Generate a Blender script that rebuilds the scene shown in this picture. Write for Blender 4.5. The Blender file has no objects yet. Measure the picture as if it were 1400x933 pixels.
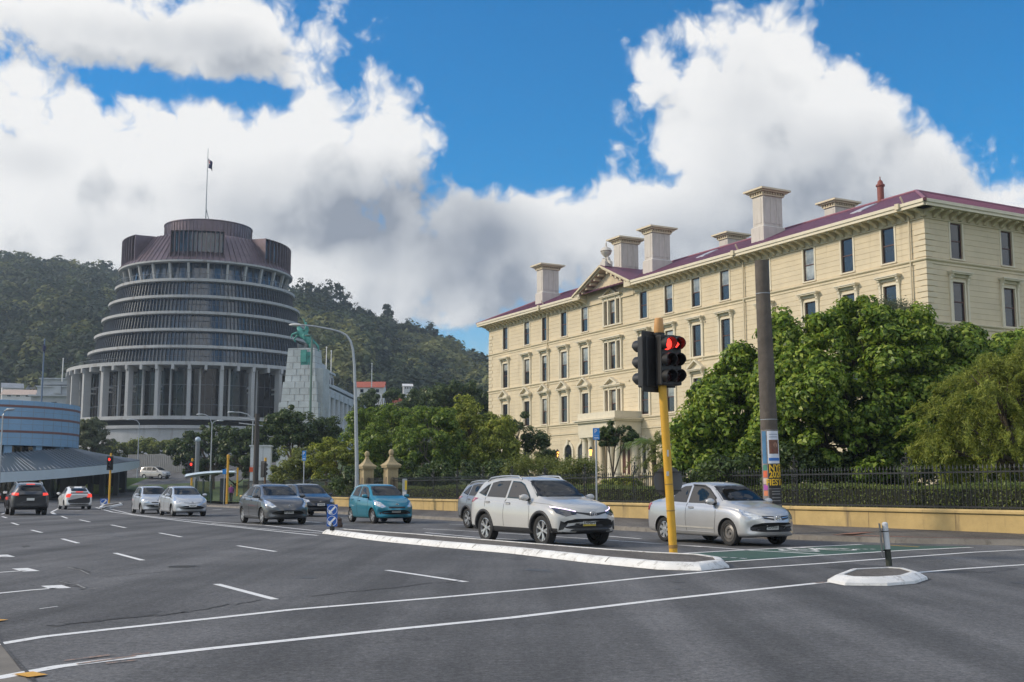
import bpy, bmesh, math, random
import numpy as np
from mathutils import Vector, Matrix, Quaternion
from mathutils.bvhtree import BVHTree
from mathutils.geometry import delaunay_2d_cdt
PI = math.pi
scene = bpy.context.scene
COL = scene.collection
rnd = random.Random(7)

# ------------------------------------------------------------------ camera, sky, sun, exposure
FPX, CAMH = 1556.0, 1.36                      # focal length in photo pixels, eye height
PITCH = math.atan((668.0 - 466.5) / FPX)
cam_data = bpy.data.cameras.new('camera')
cam_data.sensor_width = 36.0
cam_data.lens = FPX / 1400.0 * 36.0
cam_data.clip_end = 6000
cam_data.clip_start = 0.1
camera = bpy.data.objects.new('camera', cam_data)
camera.location = (0, 0, CAMH)
camera.rotation_euler = (PI / 2 + PITCH, 0, 0)
COL.objects.link(camera)
scene.camera = camera

SUN_EL, SUN_AZ = math.radians(31), math.radians(-92)     # azimuth measured from +Y towards +X
SUN_DIR = Vector((math.sin(SUN_AZ) * math.cos(SUN_EL), math.cos(SUN_AZ) * math.cos(SUN_EL), math.sin(SUN_EL)))
sun_data = bpy.data.lights.new('sun', 'SUN')
sun_data.energy = 3.4
sun_data.angle = math.radians(9)      # sun seen through thin cloud: soft-edged shade
sun_data.color = (1.0, 0.86, 0.66)
sun = bpy.data.objects.new('sun', sun_data)
sun.rotation_euler = SUN_DIR.to_track_quat('Z', 'Y').to_euler()
sun.location = (-60, 0, 80)
COL.objects.link(sun)
scene.view_settings.view_transform = 'Standard'
scene.view_settings.look = 'None'
scene.view_settings.exposure = -0.05
scene.view_settings.gamma = 1.0
scene.render.engine = 'CYCLES'
scene.cycles.use_denoising = True
scene.cycles.use_adaptive_sampling = True
scene.cycles.adaptive_threshold = 0.02
scene.cycles.max_bounces = 6
scene.cycles.transparent_max_bounces = 12
scene.cycles.volume_bounces = 0
scene.cycles.caustics_reflective = False
scene.cycles.caustics_refractive = False

def ray(px, py):                              # photo pixel -> viewing direction
    x = (px - 700) / FPX
    y = (466.5 - py) / FPX
    return Vector((x, math.cos(PITCH) - y * math.sin(PITCH), math.sin(PITCH) + y * math.cos(PITCH)))
def ground(px, py, z=0.0):                    # point where that direction meets height z
    r = ray(px, py); t = (z - CAMH) / r.z
    return Vector((0, 0, CAMH)) + r * t
def at(px, py, Y):                            # point at distance Y
    r = ray(px, py)
    return Vector((0, 0, CAMH)) + r * (Y / r.y)
def azel(px, py):
    r = ray(px, py).normalized()
    return math.atan2(r.x, r.y), math.asin(r.z)

world = bpy.data.worlds.new('World')
scene.world = world
world.use_nodes = True
WN, WL = world.node_tree.nodes, world.node_tree.links

def build_sky():
    WN.clear()
    out = WN.new('ShaderNodeOutputWorld'); bg = WN.new('ShaderNodeBackground')
    sky = WN.new('ShaderNodeTexSky'); sky.sky_type = 'NISHITA'; sky.sun_disc = False
    sky.sun_elevation = SUN_EL; sky.sun_rotation = SUN_AZ % (2 * PI)
    sky.altitude = 0; sky.air_density = 1.0; sky.dust_density = 0.3; sky.ozone_density = 2.5
    # group: direction -> cloud coverage
    grp = bpy.data.node_groups.new('cloud_cover', 'ShaderNodeTree')
    grp.interface.new_socket('Vector', in_out='INPUT', socket_type='NodeSocketVector')
    grp.interface.new_socket('Cover', in_out='OUTPUT', socket_type='NodeSocketFloat')
    grp.interface.new_socket('Soft', in_out='OUTPUT', socket_type='NodeSocketFloat')
    gn, gl = grp.nodes, grp.links
    gi = gn.new('NodeGroupInput'); go = gn.new('NodeGroupOutput')
    def M(op, a, b=None, c=None, nodes=gn, links=gl):
        n = nodes.new('ShaderNodeMath'); n.operation = op
        for i, v in enumerate((a, b, c)):
            if v is None: continue
            if isinstance(v, (int, float)): n.inputs[i].default_value = v
            else: links.new(v, n.inputs[i])
        return n.outputs[0]
    # (u, v) = azimuth, elevation in photo-pixel units; input already in that space
    def blob(px, py, rx, ry, w, nodes=gn, links=gl, src=None):
        a, e = azel(px, py)
        s = nodes.new('ShaderNodeVectorMath'); s.operation = 'SUBTRACT'
        links.new(src, s.inputs[0]); s.inputs[1].default_value = (a * FPX, e * FPX, 0)
        m = nodes.new('ShaderNodeVectorMath'); m.operation = 'MULTIPLY'
        links.new(s.outputs[0], m.inputs[0]); m.inputs[1].default_value = (1 / rx, 1 / ry, 0)
        d = nodes.new('ShaderNodeVectorMath'); d.operation = 'DOT_PRODUCT'
        links.new(m.outputs[0], d.inputs[0]); links.new(m.outputs[0], d.inputs[1])
        return M('MULTIPLY', M('EXPONENT', M('MULTIPLY', d.outputs['Value'], -1.0, nodes=nodes, links=links), nodes=nodes, links=links), w, nodes=nodes, links=links)
    src = gi.outputs['Vector']
    total = None
    for b in CLOUD_BLOBS:
        o = blob(*b, src=src)
        total = o if total is None else M('ADD', total, o)
    n1 = gn.new('ShaderNodeTexNoise'); n1.noise_dimensions = '2D'; n1.inputs['Scale'].default_value = 0.0075
    n1.inputs['Detail'].default_value = 7; n1.inputs['Roughness'].default_value = 0.50; n1.inputs['Distortion'].default_value = 0.2
    gl.new(src, n1.inputs['Vector'])
    v1 = gn.new('ShaderNodeTexVoronoi'); v1.voronoi_dimensions = '2D'; v1.feature = 'SMOOTH_F1'
    v1.inputs['Scale'].default_value = 0.019; v1.inputs['Detail'].default_value = 3; v1.inputs['Roughness'].default_value = 0.55; v1.inputs['Smoothness'].default_value = 0.6
    warp = gn.new('ShaderNodeVectorMath'); warp.operation = 'MULTIPLY_ADD'
    n2 = gn.new('ShaderNodeTexNoise'); n2.noise_dimensions = '2D'; n2.inputs['Scale'].default_value = 0.016; n2.inputs['Detail'].default_value = 3
    gl.new(src, n2.inputs['Vector'])
    gl.new(n2.outputs['Color'], warp.inputs[0]); warp.inputs[1].default_value = (50, 50, 0); gl.new(src, warp.inputs[2])
    gl.new(warp.outputs[0], v1.inputs['Vector'])
    f = M('MULTIPLY', M('SUBTRACT', n1.outputs['Factor'] if 'Factor' in n1.outputs else n1.outputs[0], 0.5), 1.25)
    g = M('MULTIPLY', M('SUBTRACT', 0.45, v1.outputs['Distance']), 0.42)
    cov = M('ADD', M('ADD', total, 0.36), M('ADD', f, g))
    gl.new(cov, go.inputs['Cover'])
    n3 = gn.new('ShaderNodeTexNoise'); n3.noise_dimensions = '2D'; n3.inputs['Scale'].default_value = 0.0075; n3.inputs['Detail'].default_value = 3; n3.inputs['Roughness'].default_value = 0.42; n3.inputs['Distortion'].default_value = 0.2
    gl.new(src, n3.inputs['Vector'])
    soft = M('ADD', M('ADD', total, 0.36), M('ADD', M('MULTIPLY', M('SUBTRACT', n3.outputs[0], 0.5), 1.3), M('MULTIPLY', g, 0.4)))
    gl.new(soft, go.inputs['Soft'])

    tc = WN.new('ShaderNodeTexCoord'); sep = WN.new('ShaderNodeSeparateXYZ')
    nrm = WN.new('ShaderNodeVectorMath'); nrm.operation = 'NORMALIZE'
    WL.new(tc.outputs['Generated'], nrm.inputs[0]); WL.new(nrm.outputs[0], sep.inputs[0])
    W = lambda op, a, b=None, c=None: M(op, a, b, c, nodes=WN, links=WL)
    az = W('MULTIPLY', W('ARCTAN2', sep.outputs['X'], sep.outputs['Y']), FPX)
    el = W('MULTIPLY', W('ARCSINE', sep.outputs['Z']), FPX)
    q = WN.new('ShaderNodeCombineXYZ'); WL.new(az, q.inputs[0]); WL.new(el, q.inputs[1])
    def cover(off):
        a = WN.new('ShaderNodeVectorMath'); a.operation = 'ADD'
        WL.new(q.outputs[0], a.inputs[0]); a.inputs[1].default_value = off
        g_ = WN.new('ShaderNodeGroup'); g_.node_tree = grp
        WL.new(a.outputs[0], g_.inputs[0])
        return g_.outputs[0], g_.outputs[1]
    c0, s0 = cover((0, 0, 0)); _, s1 = cover((-26, 42, 0))
    def smooth(x, a, b):
        n = WN.new('ShaderNodeMapRange'); n.interpolation_type = 'SMOOTHSTEP'
        WL.new(x, n.inputs['Value']); n.inputs['From Min'].default_value = a; n.inputs['From Max'].default_value = b
        return n.outputs[0]
    away = W('MAXIMUM', smooth(sep.outputs['Z'], 0.52, 0.75), smooth(W('MULTIPLY', sep.outputs['Y'], -1.0), -0.3, 0.3))
    hn = WN.new('ShaderNodeTexNoise'); hn.inputs['Scale'].default_value = 2.6; hn.inputs['Detail'].default_value = 5
    WL.new(nrm.outputs[0], hn.inputs['Vector'])
    dens = W('MAXIMUM', smooth(c0, 0.34, 0.72), W('MULTIPLY', away, smooth(hn.outputs[0], 0.40, 0.58)))  # extra cloud in the unseen sky, shaped for ambient light and reflections
    lit = smooth(W('SUBTRACT', s0, s1), -0.52, 0.17)
    thick = smooth(s0, 0.75, 1.7)
    dark = None
    for b in CLOUD_DARK:
        o = blob(*b, nodes=WN, links=WL, src=q.outputs[0])
        dark = o if dark is None else W('ADD', dark, o)
    nz = WN.new('ShaderNodeTexNoise'); nz.noise_dimensions = '2D'; nz.inputs['Scale'].default_value = 0.006; nz.inputs['Detail'].default_value = 5
    WL.new(q.outputs[0], nz.inputs['Vector'])
    dark = W('MULTIPLY', dark, W('ADD', W('MULTIPLY', nz.outputs[0], 1.6), 0.1))
    br = W('SUBTRACT', W('ADD', 0.70, W('MULTIPLY', lit, 0.40)), W('ADD', W('MULTIPLY', thick, 0.08), dark))
    br = W('MAXIMUM', br, 0.30)
    ramp = WN.new('ShaderNodeValToRGB')
    e = ramp.color_ramp.elements
    e[0].position = 0.3; e[0].color = (0.30, 0.335, 0.40, 1)
    e[1].position = 1.0; e[1].color = (1.0, 0.995, 0.985, 1)
    m = ramp.color_ramp.elements.new(0.62); m.color = (0.60, 0.625, 0.66, 1)
    WL.new(br, ramp.inputs[0])
    cl = WN.new('ShaderNodeVectorMath'); cl.operation = 'SCALE'; WL.new(ramp.outputs[0], cl.inputs[0]); WL.new(W('MULTIPLY', W('ADD', 1.0, W('MULTIPLY', away, HIGH_GAIN)), CLOUD_GAIN / SKY_STRENGTH), cl.inputs[3])
    hs = WN.new('ShaderNodeHueSaturation'); hs.inputs['Saturation'].default_value = 1.6; hs.inputs['Value'].default_value = SKY_BLUE
    WL.new(sky.outputs[0], hs.inputs['Color'])
    mix = WN.new('ShaderNodeMix'); mix.data_type = 'RGBA'
    WL.new(dens, mix.inputs[0]); WL.new(hs.outputs[0], mix.inputs[6]); WL.new(cl.outputs[0], mix.inputs[7])
    WL.new(mix.outputs[2], bg.inputs['Color']); bg.inputs['Strength'].default_value = SKY_STRENGTH
    WL.new(bg.outputs[0], out.inputs['Surface'])
    world.cycles.sampling_method = 'MANUAL'; world.cycles.sample_map_resolution = 1024

SKY_STRENGTH, CLOUD_GAIN, SKY_BLUE, HIGH_GAIN = 0.10, 1.0, 1.6, 0.25      # extra gain on unseen clouds overhead and behind, added to lift ambient light
CLOUD_BLOBS = [   # px, py, rx, ry, weight (photo pixels, turned into directions)
    (110, 300, 330, 150, 0.75), (430, 210, 170, 110, 0.55), (535, 130, 80, 75, 0.5), (250, 180, 90, 70, 0.25), (40, 170, 90, 80, 0.3),
    (480, 380, 420, 90, 0.55), (760, 300, 110, 70, 0.45), (140, 20, 260, 55, 0.55), (330, 60, 90, 60, 0.25),
    (960, 230, 130, 110, 0.6), (1150, 230, 160, 120, 0.55), (990, 95, 150, 85, 0.5), (880, 110, 60, 70, 0.3), (1110, 140, 80, 80, 0.3), (1290, 260, 110, 80, 0.3), (900, 340, 330, 70, 0.45),
    (700, 80, 170, 130, -0.75), (730, 200, 80, 70, -0.35), (1330, 70, 170, 130, -0.75), (250, 118, 130, 22, -0.5), (370, 135, 40, 40, -0.35), (640, 210, 40, 70, -0.3),
    (870, 215, 40, 30, -0.2), (945, 78, 42, 30, -0.36), (1035, 100, 42, 24, -0.26), (915, 242, 36, 26, -0.34), (1000, 30, 60, 18, -0.2), (1190, 40, 60, 50, -0.3), (1250, 195, 110, 70, 0.32), (1180, 150, 80, 60, 0.25),
    (-900, 200, 500, 500, 0.35), (2300, 100, 600, 500, 0.3), (700, -900, 1400, 500, 0.15)]
CLOUD_DARK = [(560, 300, 120, 60, 0.55), (400, 290, 170, 55, 0.42), (620, 370, 130, 70, 0.30), (260, 60, 140, 34, 0.42), (60, 50, 90, 34, 0.25), (150, 330, 120, 40, 0.14), (480, 240, 90, 40, 0.22),
    (30, 215, 60, 30, 0.22), (1130, 250, 170, 60, 0.40), (1010, 165, 80, 60, 0.20), (1190, 190, 70, 40, 0.16), (930, 330, 240, 50, 0.36), (780, 410, 240, 50, 0.30), (1000, 70, 60, 50, 0.14), (700, 340, 70, 60, 0.25), (1260, 260, 90, 50, 0.16), (890, 150, 50, 50, 0.12)]
build_sky()
# ------------------------------------------------------------------ helpers: objects
def tag(o, label=None, cat=None, group=None, kind=None):
    if label: o['label'] = label
    if cat: o['category'] = cat
    if group: o['group'] = group
    if kind: o['kind'] = kind
    return o
def empty(name, loc, rz=0.0, label=None, cat=None, group=None):
    o = bpy.data.objects.new(name, None)
    o.empty_display_size = 0.3
    COL.objects.link(o)
    o.location = loc; o.rotation_euler = (0, 0, rz)
    return tag(o, label, cat, group)
def link(name, me, parent=None, loc=None, rz=None):
    o = bpy.data.objects.new(name, me)
    COL.objects.link(o)
    if parent: o.parent = parent
    if loc is not None: o.location = loc
    if rz is not None: o.rotation_euler = (0, 0, rz)
    return o
def kids(o): return [c for c in COL.objects if c.parent == o]
def copy_tree(o, parent=None):
    ch = list(o.children)
    c = o.copy(); COL.objects.link(c)
    c.parent = parent
    for k in ch: copy_tree(k, c)
    return c
def make_mesh(name, V, Fc, mats, mi=None, smooth=None):
    me = bpy.data.meshes.new(name)
    me.from_pydata([tuple(v) for v in V], [], Fc)
    for m in (mats if isinstance(mats, (list, tuple)) else [mats]): me.materials.append(m)
    if mi is not None and len(mi) == len(me.polygons): me.polygons.foreach_set('material_index', mi)
    if smooth is not None:
        me.polygons.foreach_set('use_smooth', [True] * len(me.polygons))
        if smooth < PI: me.set_sharp_from_angle(angle=smooth)
    me.update()
    return me
class MB:
    """collects shapes of ONE part"""
    def __init__(s): s.v, s.f, s.m = [], [], []
    def add(s, V, Fc, mi=0, M=None):
        n = len(s.v)
        s.v += [tuple(M @ Vector(v)) if M else tuple(v) for v in V]
        s.f += [tuple(i + n for i in f) for f in Fc]
        s.m += [mi] * len(Fc)
        return s
    def box(s, c, d, rz=0.0, mi=0, M=None, top=None):
        x, y, z = d[0] / 2, d[1] / 2, d[2] / 2
        t = top if top else (1, 1)
        V = [(-x, -y, -z), (x, -y, -z), (x, y, -z), (-x, y, -z), (-x * t[0], -y * t[1], z), (x * t[0], -y * t[1], z), (x * t[0], y * t[1], z), (-x * t[0], y * t[1], z)]
        R = Matrix.Translation(c) @ Matrix.Rotation(rz, 4, 'Z')
        if M: R = M @ R
        return s.add(V, [(0, 3, 2, 1), (4, 5, 6, 7), (0, 1, 5, 4), (1, 2, 6, 5), (2, 3, 7, 6), (3, 0, 4, 7)], mi, R)
    def tube(s, pts, r, seg=8, mi=0, cap=True, M=None):
        pts = [Vector(p) for p in pts]
        rs = r if isinstance(r, (list, tuple)) else [r] * len(pts)
        V, Fc = [], []
        for i, p in enumerate(pts):
            t = (pts[min(i + 1, len(pts) - 1)] - pts[max(i - 1, 0)]).normalized()
            a = Vector((0, 0, 1)) if abs(t.z) < 0.9 else Vector((1, 0, 0))
            u = t.cross(a).normalized(); w = u.cross(t)
            for k in range(seg):
                an = 2 * PI * k / seg
                V.append(p + (u * math.cos(an) + w * math.sin(an)) * rs[i])
        for i in range(len(pts) - 1):
            for k in range(seg):
                a, b = i * seg + k, i * seg + (k + 1) % seg
                Fc.append((a, a + seg, b + seg, b))
        if cap:
            Fc.append(tuple(range(seg))); Fc.append(tuple(reversed(range((len(pts) - 1) * seg, len(pts) * seg))))
        return s.add(V, Fc, mi, M)
    def lathe(s, prof, seg=24, mi=0, M=None, a0=0.0, a1=2 * PI):
        full = abs(a1 - a0 - 2 * PI) < 1e-6
        n = seg if full else seg + 1
        V = [(r * math.cos(a0 + (a1 - a0) * k / seg), r * math.sin(a0 + (a1 - a0) * k / seg), z) for r, z in prof for k in range(n)]
        Fc = []
        for i in range(len(prof) - 1):
            for k in range(seg):
                a, b = i * n + k, i * n + (k + 1) % n
                Fc.append((a, b, b + n, a + n))
        return s.add(V, Fc, mi, M)
    def prism(s, poly, z0, z1, mi=0, M=None):
        n = len(poly)
        ar = sum(poly[i][0] * poly[(i + 1) % n][1] - poly[(i + 1) % n][0] * poly[i][1] for i in range(n))
        if ar < 0: poly = list(reversed(poly))
        V = [(x, y, z0) for x, y in poly] + [(x, y, z1) for x, y in poly]
        Fc = [tuple(reversed(range(n))), tuple(range(n, 2 * n))] + [(i, (i + 1) % n, n + (i + 1) % n, n + i) for i in range(n)]
        return s.add(V, Fc, mi, M)
    def poly(s, P, mi=0, M=None): return s.add(P, [tuple(range(len(P)))], mi, M)
    def ball(s, c, r, seg=12, rings=8, mi=0, sc=(1, 1, 1)):
        prof = [(max(1e-4, r * math.sin(PI * i / rings)), -r * math.cos(PI * i / rings)) for i in range(rings + 1)]
        return s.lathe(prof, seg, mi, Matrix.Translation(c) @ Matrix.Diagonal((sc[0], sc[1], sc[2], 1)))
    def build(s, name, mats, parent=None, smooth=None, loc=None, rz=None, bevel=None):
        me = make_mesh(name, s.v, s.f, mats, s.m, smooth)
        o = link(name, me, parent, loc, rz)
        if bevel:
            b = o.modifiers.new('bevel', 'BEVEL'); b.width = bevel; b.segments = 2; b.limit_method = 'ANGLE'; b.angle_limit = math.radians(40)
        return o
XZ = Matrix(((1, 0, 0, 0), (0, 0, -1, 0), (0, 1, 0, 0), (0, 0, 0, 1)))     # prism(x, z) extruded along -y
def text_mesh(txt, size, mat, depth=0.004, bend=None, sx=1.0, bold=0.0):
    """lettering as mesh, standing in the XZ plane facing -Y; bend = radius of the pole it wraps"""
    cu = bpy.data.curves.new('lettering', 'FONT')
    cu.body = txt; cu.size = size; cu.align_x = 'CENTER'; cu.align_y = 'CENTER'; cu.extrude = depth / 2; cu.resolution_u = 3; cu.offset = bold
    o = bpy.data.objects.new('lettering', cu); COL.objects.link(o)
    bpy.context.view_layer.update()
    me = bpy.data.meshes.new_from_object(o.evaluated_get(bpy.context.evaluated_depsgraph_get()))
    bpy.data.objects.remove(o); bpy.data.curves.remove(cu)
    for v in me.vertices:
        x, y, z = v.co
        x *= sx
        if bend: a = x / bend; v.co = ((bend + z) * math.sin(a), -(bend + z) * math.cos(a), y)
        else: v.co = (x, -z, y)
    me.materials.clear(); me.materials.append(mat)
    return me

# ------------------------------------------------------------------ helpers: materials
def principled(name):
    m = bpy.data.materials.new(name); m.use_nodes = True
    return m, m.node_tree.nodes, m.node_tree.links, m.node_tree.nodes['Principled BSDF']
def c4(c): return (c[0], c[1], c[2], 1)
def mat(name, col, rough=0.6, metal=0.0, var=0.12, scale=3.0, bump=0.0, bscale=20.0, coat=0.0, spec=0.5, dirt=None, emit=None, streak=False):
    """painted / worn surface: noise-driven colour and roughness variation, optional bump, optional second colour in patches"""
    m, N, L, P = principled(name)
    P.inputs['Metallic'].default_value = metal
    P.inputs['Specular IOR Level'].default_value = spec
    P.inputs['Coat Weight'].default_value = coat; P.inputs['Coat Roughness'].default_value = 0.06
    tc = N.new('ShaderNodeTexCoord')
    nz = N.new('ShaderNodeTexNoise'); nz.inputs['Scale'].default_value = scale; nz.inputs['Detail'].default_value = 6; nz.inputs['Roughness'].default_value = 0.65
    L.new(tc.outputs['Object'], nz.inputs['Vector'])
    rp = N.new('ShaderNodeValToRGB')
    rp.color_ramp.elements[0].position = 0.3; rp.color_ramp.elements[1].position = 0.7
    rp.color_ramp.elements[0].color = c4([x * (1 - var) for x in col]); rp.color_ramp.elements[1].color = c4([min(1, x * (1 + var)) for x in col])
    L.new(nz.outputs[0], rp.inputs[0])
    last = rp.outputs[0]
    if dirt:
        n2 = N.new('ShaderNodeTexNoise'); n2.inputs['Scale'].default_value = dirt[1]; n2.inputs['Detail'].default_value = 8; n2.inputs['Roughness'].default_value = 0.7
        if streak:                              # rain streaks run down the face
            mp = N.new('ShaderNodeMapping'); mp.inputs['Scale'].default_value = (1, 1, 0.10)
            L.new(tc.outputs['Object'], mp.inputs['Vector']); L.new(mp.outputs[0], n2.inputs['Vector'])
        else: L.new(tc.outputs['Object'], n2.inputs['Vector'])
        mr = N.new('ShaderNodeMapRange'); mr.inputs['From Min'].default_value = dirt[2]; mr.inputs['From Max'].default_value = dirt[2] + 0.15
        L.new(n2.outputs[0], mr.inputs['Value'])
        mx = N.new('ShaderNodeMix'); mx.data_type = 'RGBA'; L.new(mr.outputs[0], mx.inputs[0]); L.new(last, mx.inputs[6]); mx.inputs[7].default_value = c4(dirt[0])
        last = mx.outputs[2]
    L.new(last, P.inputs['Base Color'])
    mr = N.new('ShaderNodeMapRange'); mr.inputs['To Min'].default_value = max(0, rough - 0.08); mr.inputs['To Max'].default_value = min(1, rough + 0.08)
    L.new(nz.outputs[0], mr.inputs['Value']); L.new(mr.outputs[0], P.inputs['Roughness'])
    if bump:
        n3 = N.new('ShaderNodeTexNoise'); n3.inputs['Scale'].default_value = bscale; n3.inputs['Detail'].default_value = 4
        L.new(tc.outputs['Object'], n3.inputs['Vector'])
        b = N.new('ShaderNodeBump'); b.inputs['Strength'].default_value = bump; b.inputs['Distance'].default_value = 0.05
        L.new(n3.outputs[0], b.inputs['Height']); L.new(b.outputs[0], P.inputs['Normal'])
    if emit:
        P.inputs['Emission Color'].default_value = c4(emit[0]); P.inputs['Emission Strength'].default_value = emit[1]
    return m
def glass_opaque(name, col, rough=0.04, wob=0.02):
    m, N, L, P = principled(name)
    tc = N.new('ShaderNodeTexCoord'); nz = N.new('ShaderNodeTexNoise'); nz.inputs['Scale'].default_value = 0.7; nz.inputs['Detail'].default_value = 1
    L.new(tc.outputs['Object'], nz.inputs['Vector'])
    b = N.new('ShaderNodeBump'); b.inputs['Strength'].default_value = wob; b.inputs['Distance'].default_value = 0.3
    L.new(nz.outputs[0], b.inputs['Height']); L.new(b.outputs[0], P.inputs['Normal'])
    n2 = N.new('ShaderNodeTexNoise'); n2.inputs['Scale'].default_value = 0.9; n2.inputs['Detail'].default_value = 3
    L.new(tc.outputs['Object'], n2.inputs['Vector'])
    rp = N.new('ShaderNodeValToRGB'); rp.color_ramp.elements[0].position = 0.35; rp.color_ramp.elements[1].position = 0.65
    rp.color_ramp.elements[0].color = c4([x * 0.5 for x in col]); rp.color_ramp.elements[1].color = c4([x * 1.5 for x in col])
    L.new(n2.outputs[0], rp.inputs[0]); L.new(rp.outputs[0], P.inputs['Base Color'])
    P.inputs['Roughness'].default_value = rough; P.inputs['Specular IOR Level'].default_value = 0.8
    return m
def glass_clear(name, tint=(0.55, 0.62, 0.62), refl=1.0):
    m = bpy.data.materials.new(name); m.use_nodes = True
    N, L = m.node_tree.nodes, m.node_tree.links; N.clear()
    out = N.new('ShaderNodeOutputMaterial'); tr = N.new('ShaderNodeBsdfTransparent'); gl = N.new('ShaderNodeBsdfGlossy'); mx = N.new('ShaderNodeMixShader'); fr = N.new('ShaderNodeFresnel')
    tr.inputs[0].default_value = c4(tint); gl.inputs['Roughness'].default_value = 0.03; fr.inputs['IOR'].default_value = 1.6
    mm = N.new('ShaderNodeMath'); mm.operation = 'MULTIPLY_ADD'; mm.inputs[1].default_value = refl; mm.inputs[2].default_value = 0.005; mm.use_clamp = True
    L.new(fr.outputs[0], mm.inputs[0]); L.new(mm.outputs[0], mx.inputs[0]); L.new(tr.outputs[0], mx.inputs[1]); L.new(gl.outputs[0], mx.inputs[2]); L.new(mx.outputs[0], out.inputs[0])
    return m
def leaf_mat(name, cols, rough=0.45, trans=0.35, spec=0.4):
    """every leaf gets its own colour from the list; a little light passes through"""
    m = bpy.data.materials.new(name); m.use_nodes = True
    N, L = m.node_tree.nodes, m.node_tree.links; P = N['Principled BSDF']; out = N['Material Output']
    g = N.new('ShaderNodeNewGeometry'); rp = N.new('ShaderNodeValToRGB')
    el = rp.color_ramp.elements
    while len(el) < len(cols): el.new(0.5)
    for i, c in enumerate(cols):
        el[i].position = i / (len(cols) - 1); el[i].color = c4(c)
    L.new(g.outputs['Random Per Island'], rp.inputs[0]); L.new(rp.outputs[0], P.inputs['Base Color'])
    P.inputs['Roughness'].default_value = rough; P.inputs['Specular IOR Level'].default_value = spec
    tl = N.new('ShaderNodeBsdfTranslucent'); hs = N.new('ShaderNodeHueSaturation'); hs.inputs['Value'].default_value = 1.5; hs.inputs['Hue'].default_value = 0.485
    L.new(rp.outputs[0], hs.inputs['Color']); L.new(hs.outputs[0], tl.inputs[0])
    mx = N.new('ShaderNodeMixShader'); mx.inputs[0].default_value = trans
    L.new(P.outputs[0], mx.inputs[1]); L.new(tl.outputs[0], mx.inputs[2]); L.new(mx.outputs[0], out.inputs[0])
    return m
# ------------------------------------------------------------------ setting: terrain, road, pavement, markings
RK = 0.5421                                   # the street runs along (-0.4766, 0.8791)
DIRV = Vector((-0.47658, 0.87913, 0)); SIDE = Vector((0.87913, 0.47658, 0))
RDROT = math.atan2(0.47658, 0.87913)
def RP(x0, Y, z=0.0): return Vector((x0 - RK * Y, Y, z))
def gz(Y):
    if Y < 100: return 0.0
    if Y < 200: return 0.0006 * (Y - 100) ** 2
    return min(9.0, 6.0 + (Y - 200) * 0.09)
def sst(t): t = max(0.0, min(1.0, t)); return t * t * (3 - 2 * t)
def garden_z(x0, Y): return 0.22 + 1.3 * sst((x0 - 29.2) / 30) + gz(Y)

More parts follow.
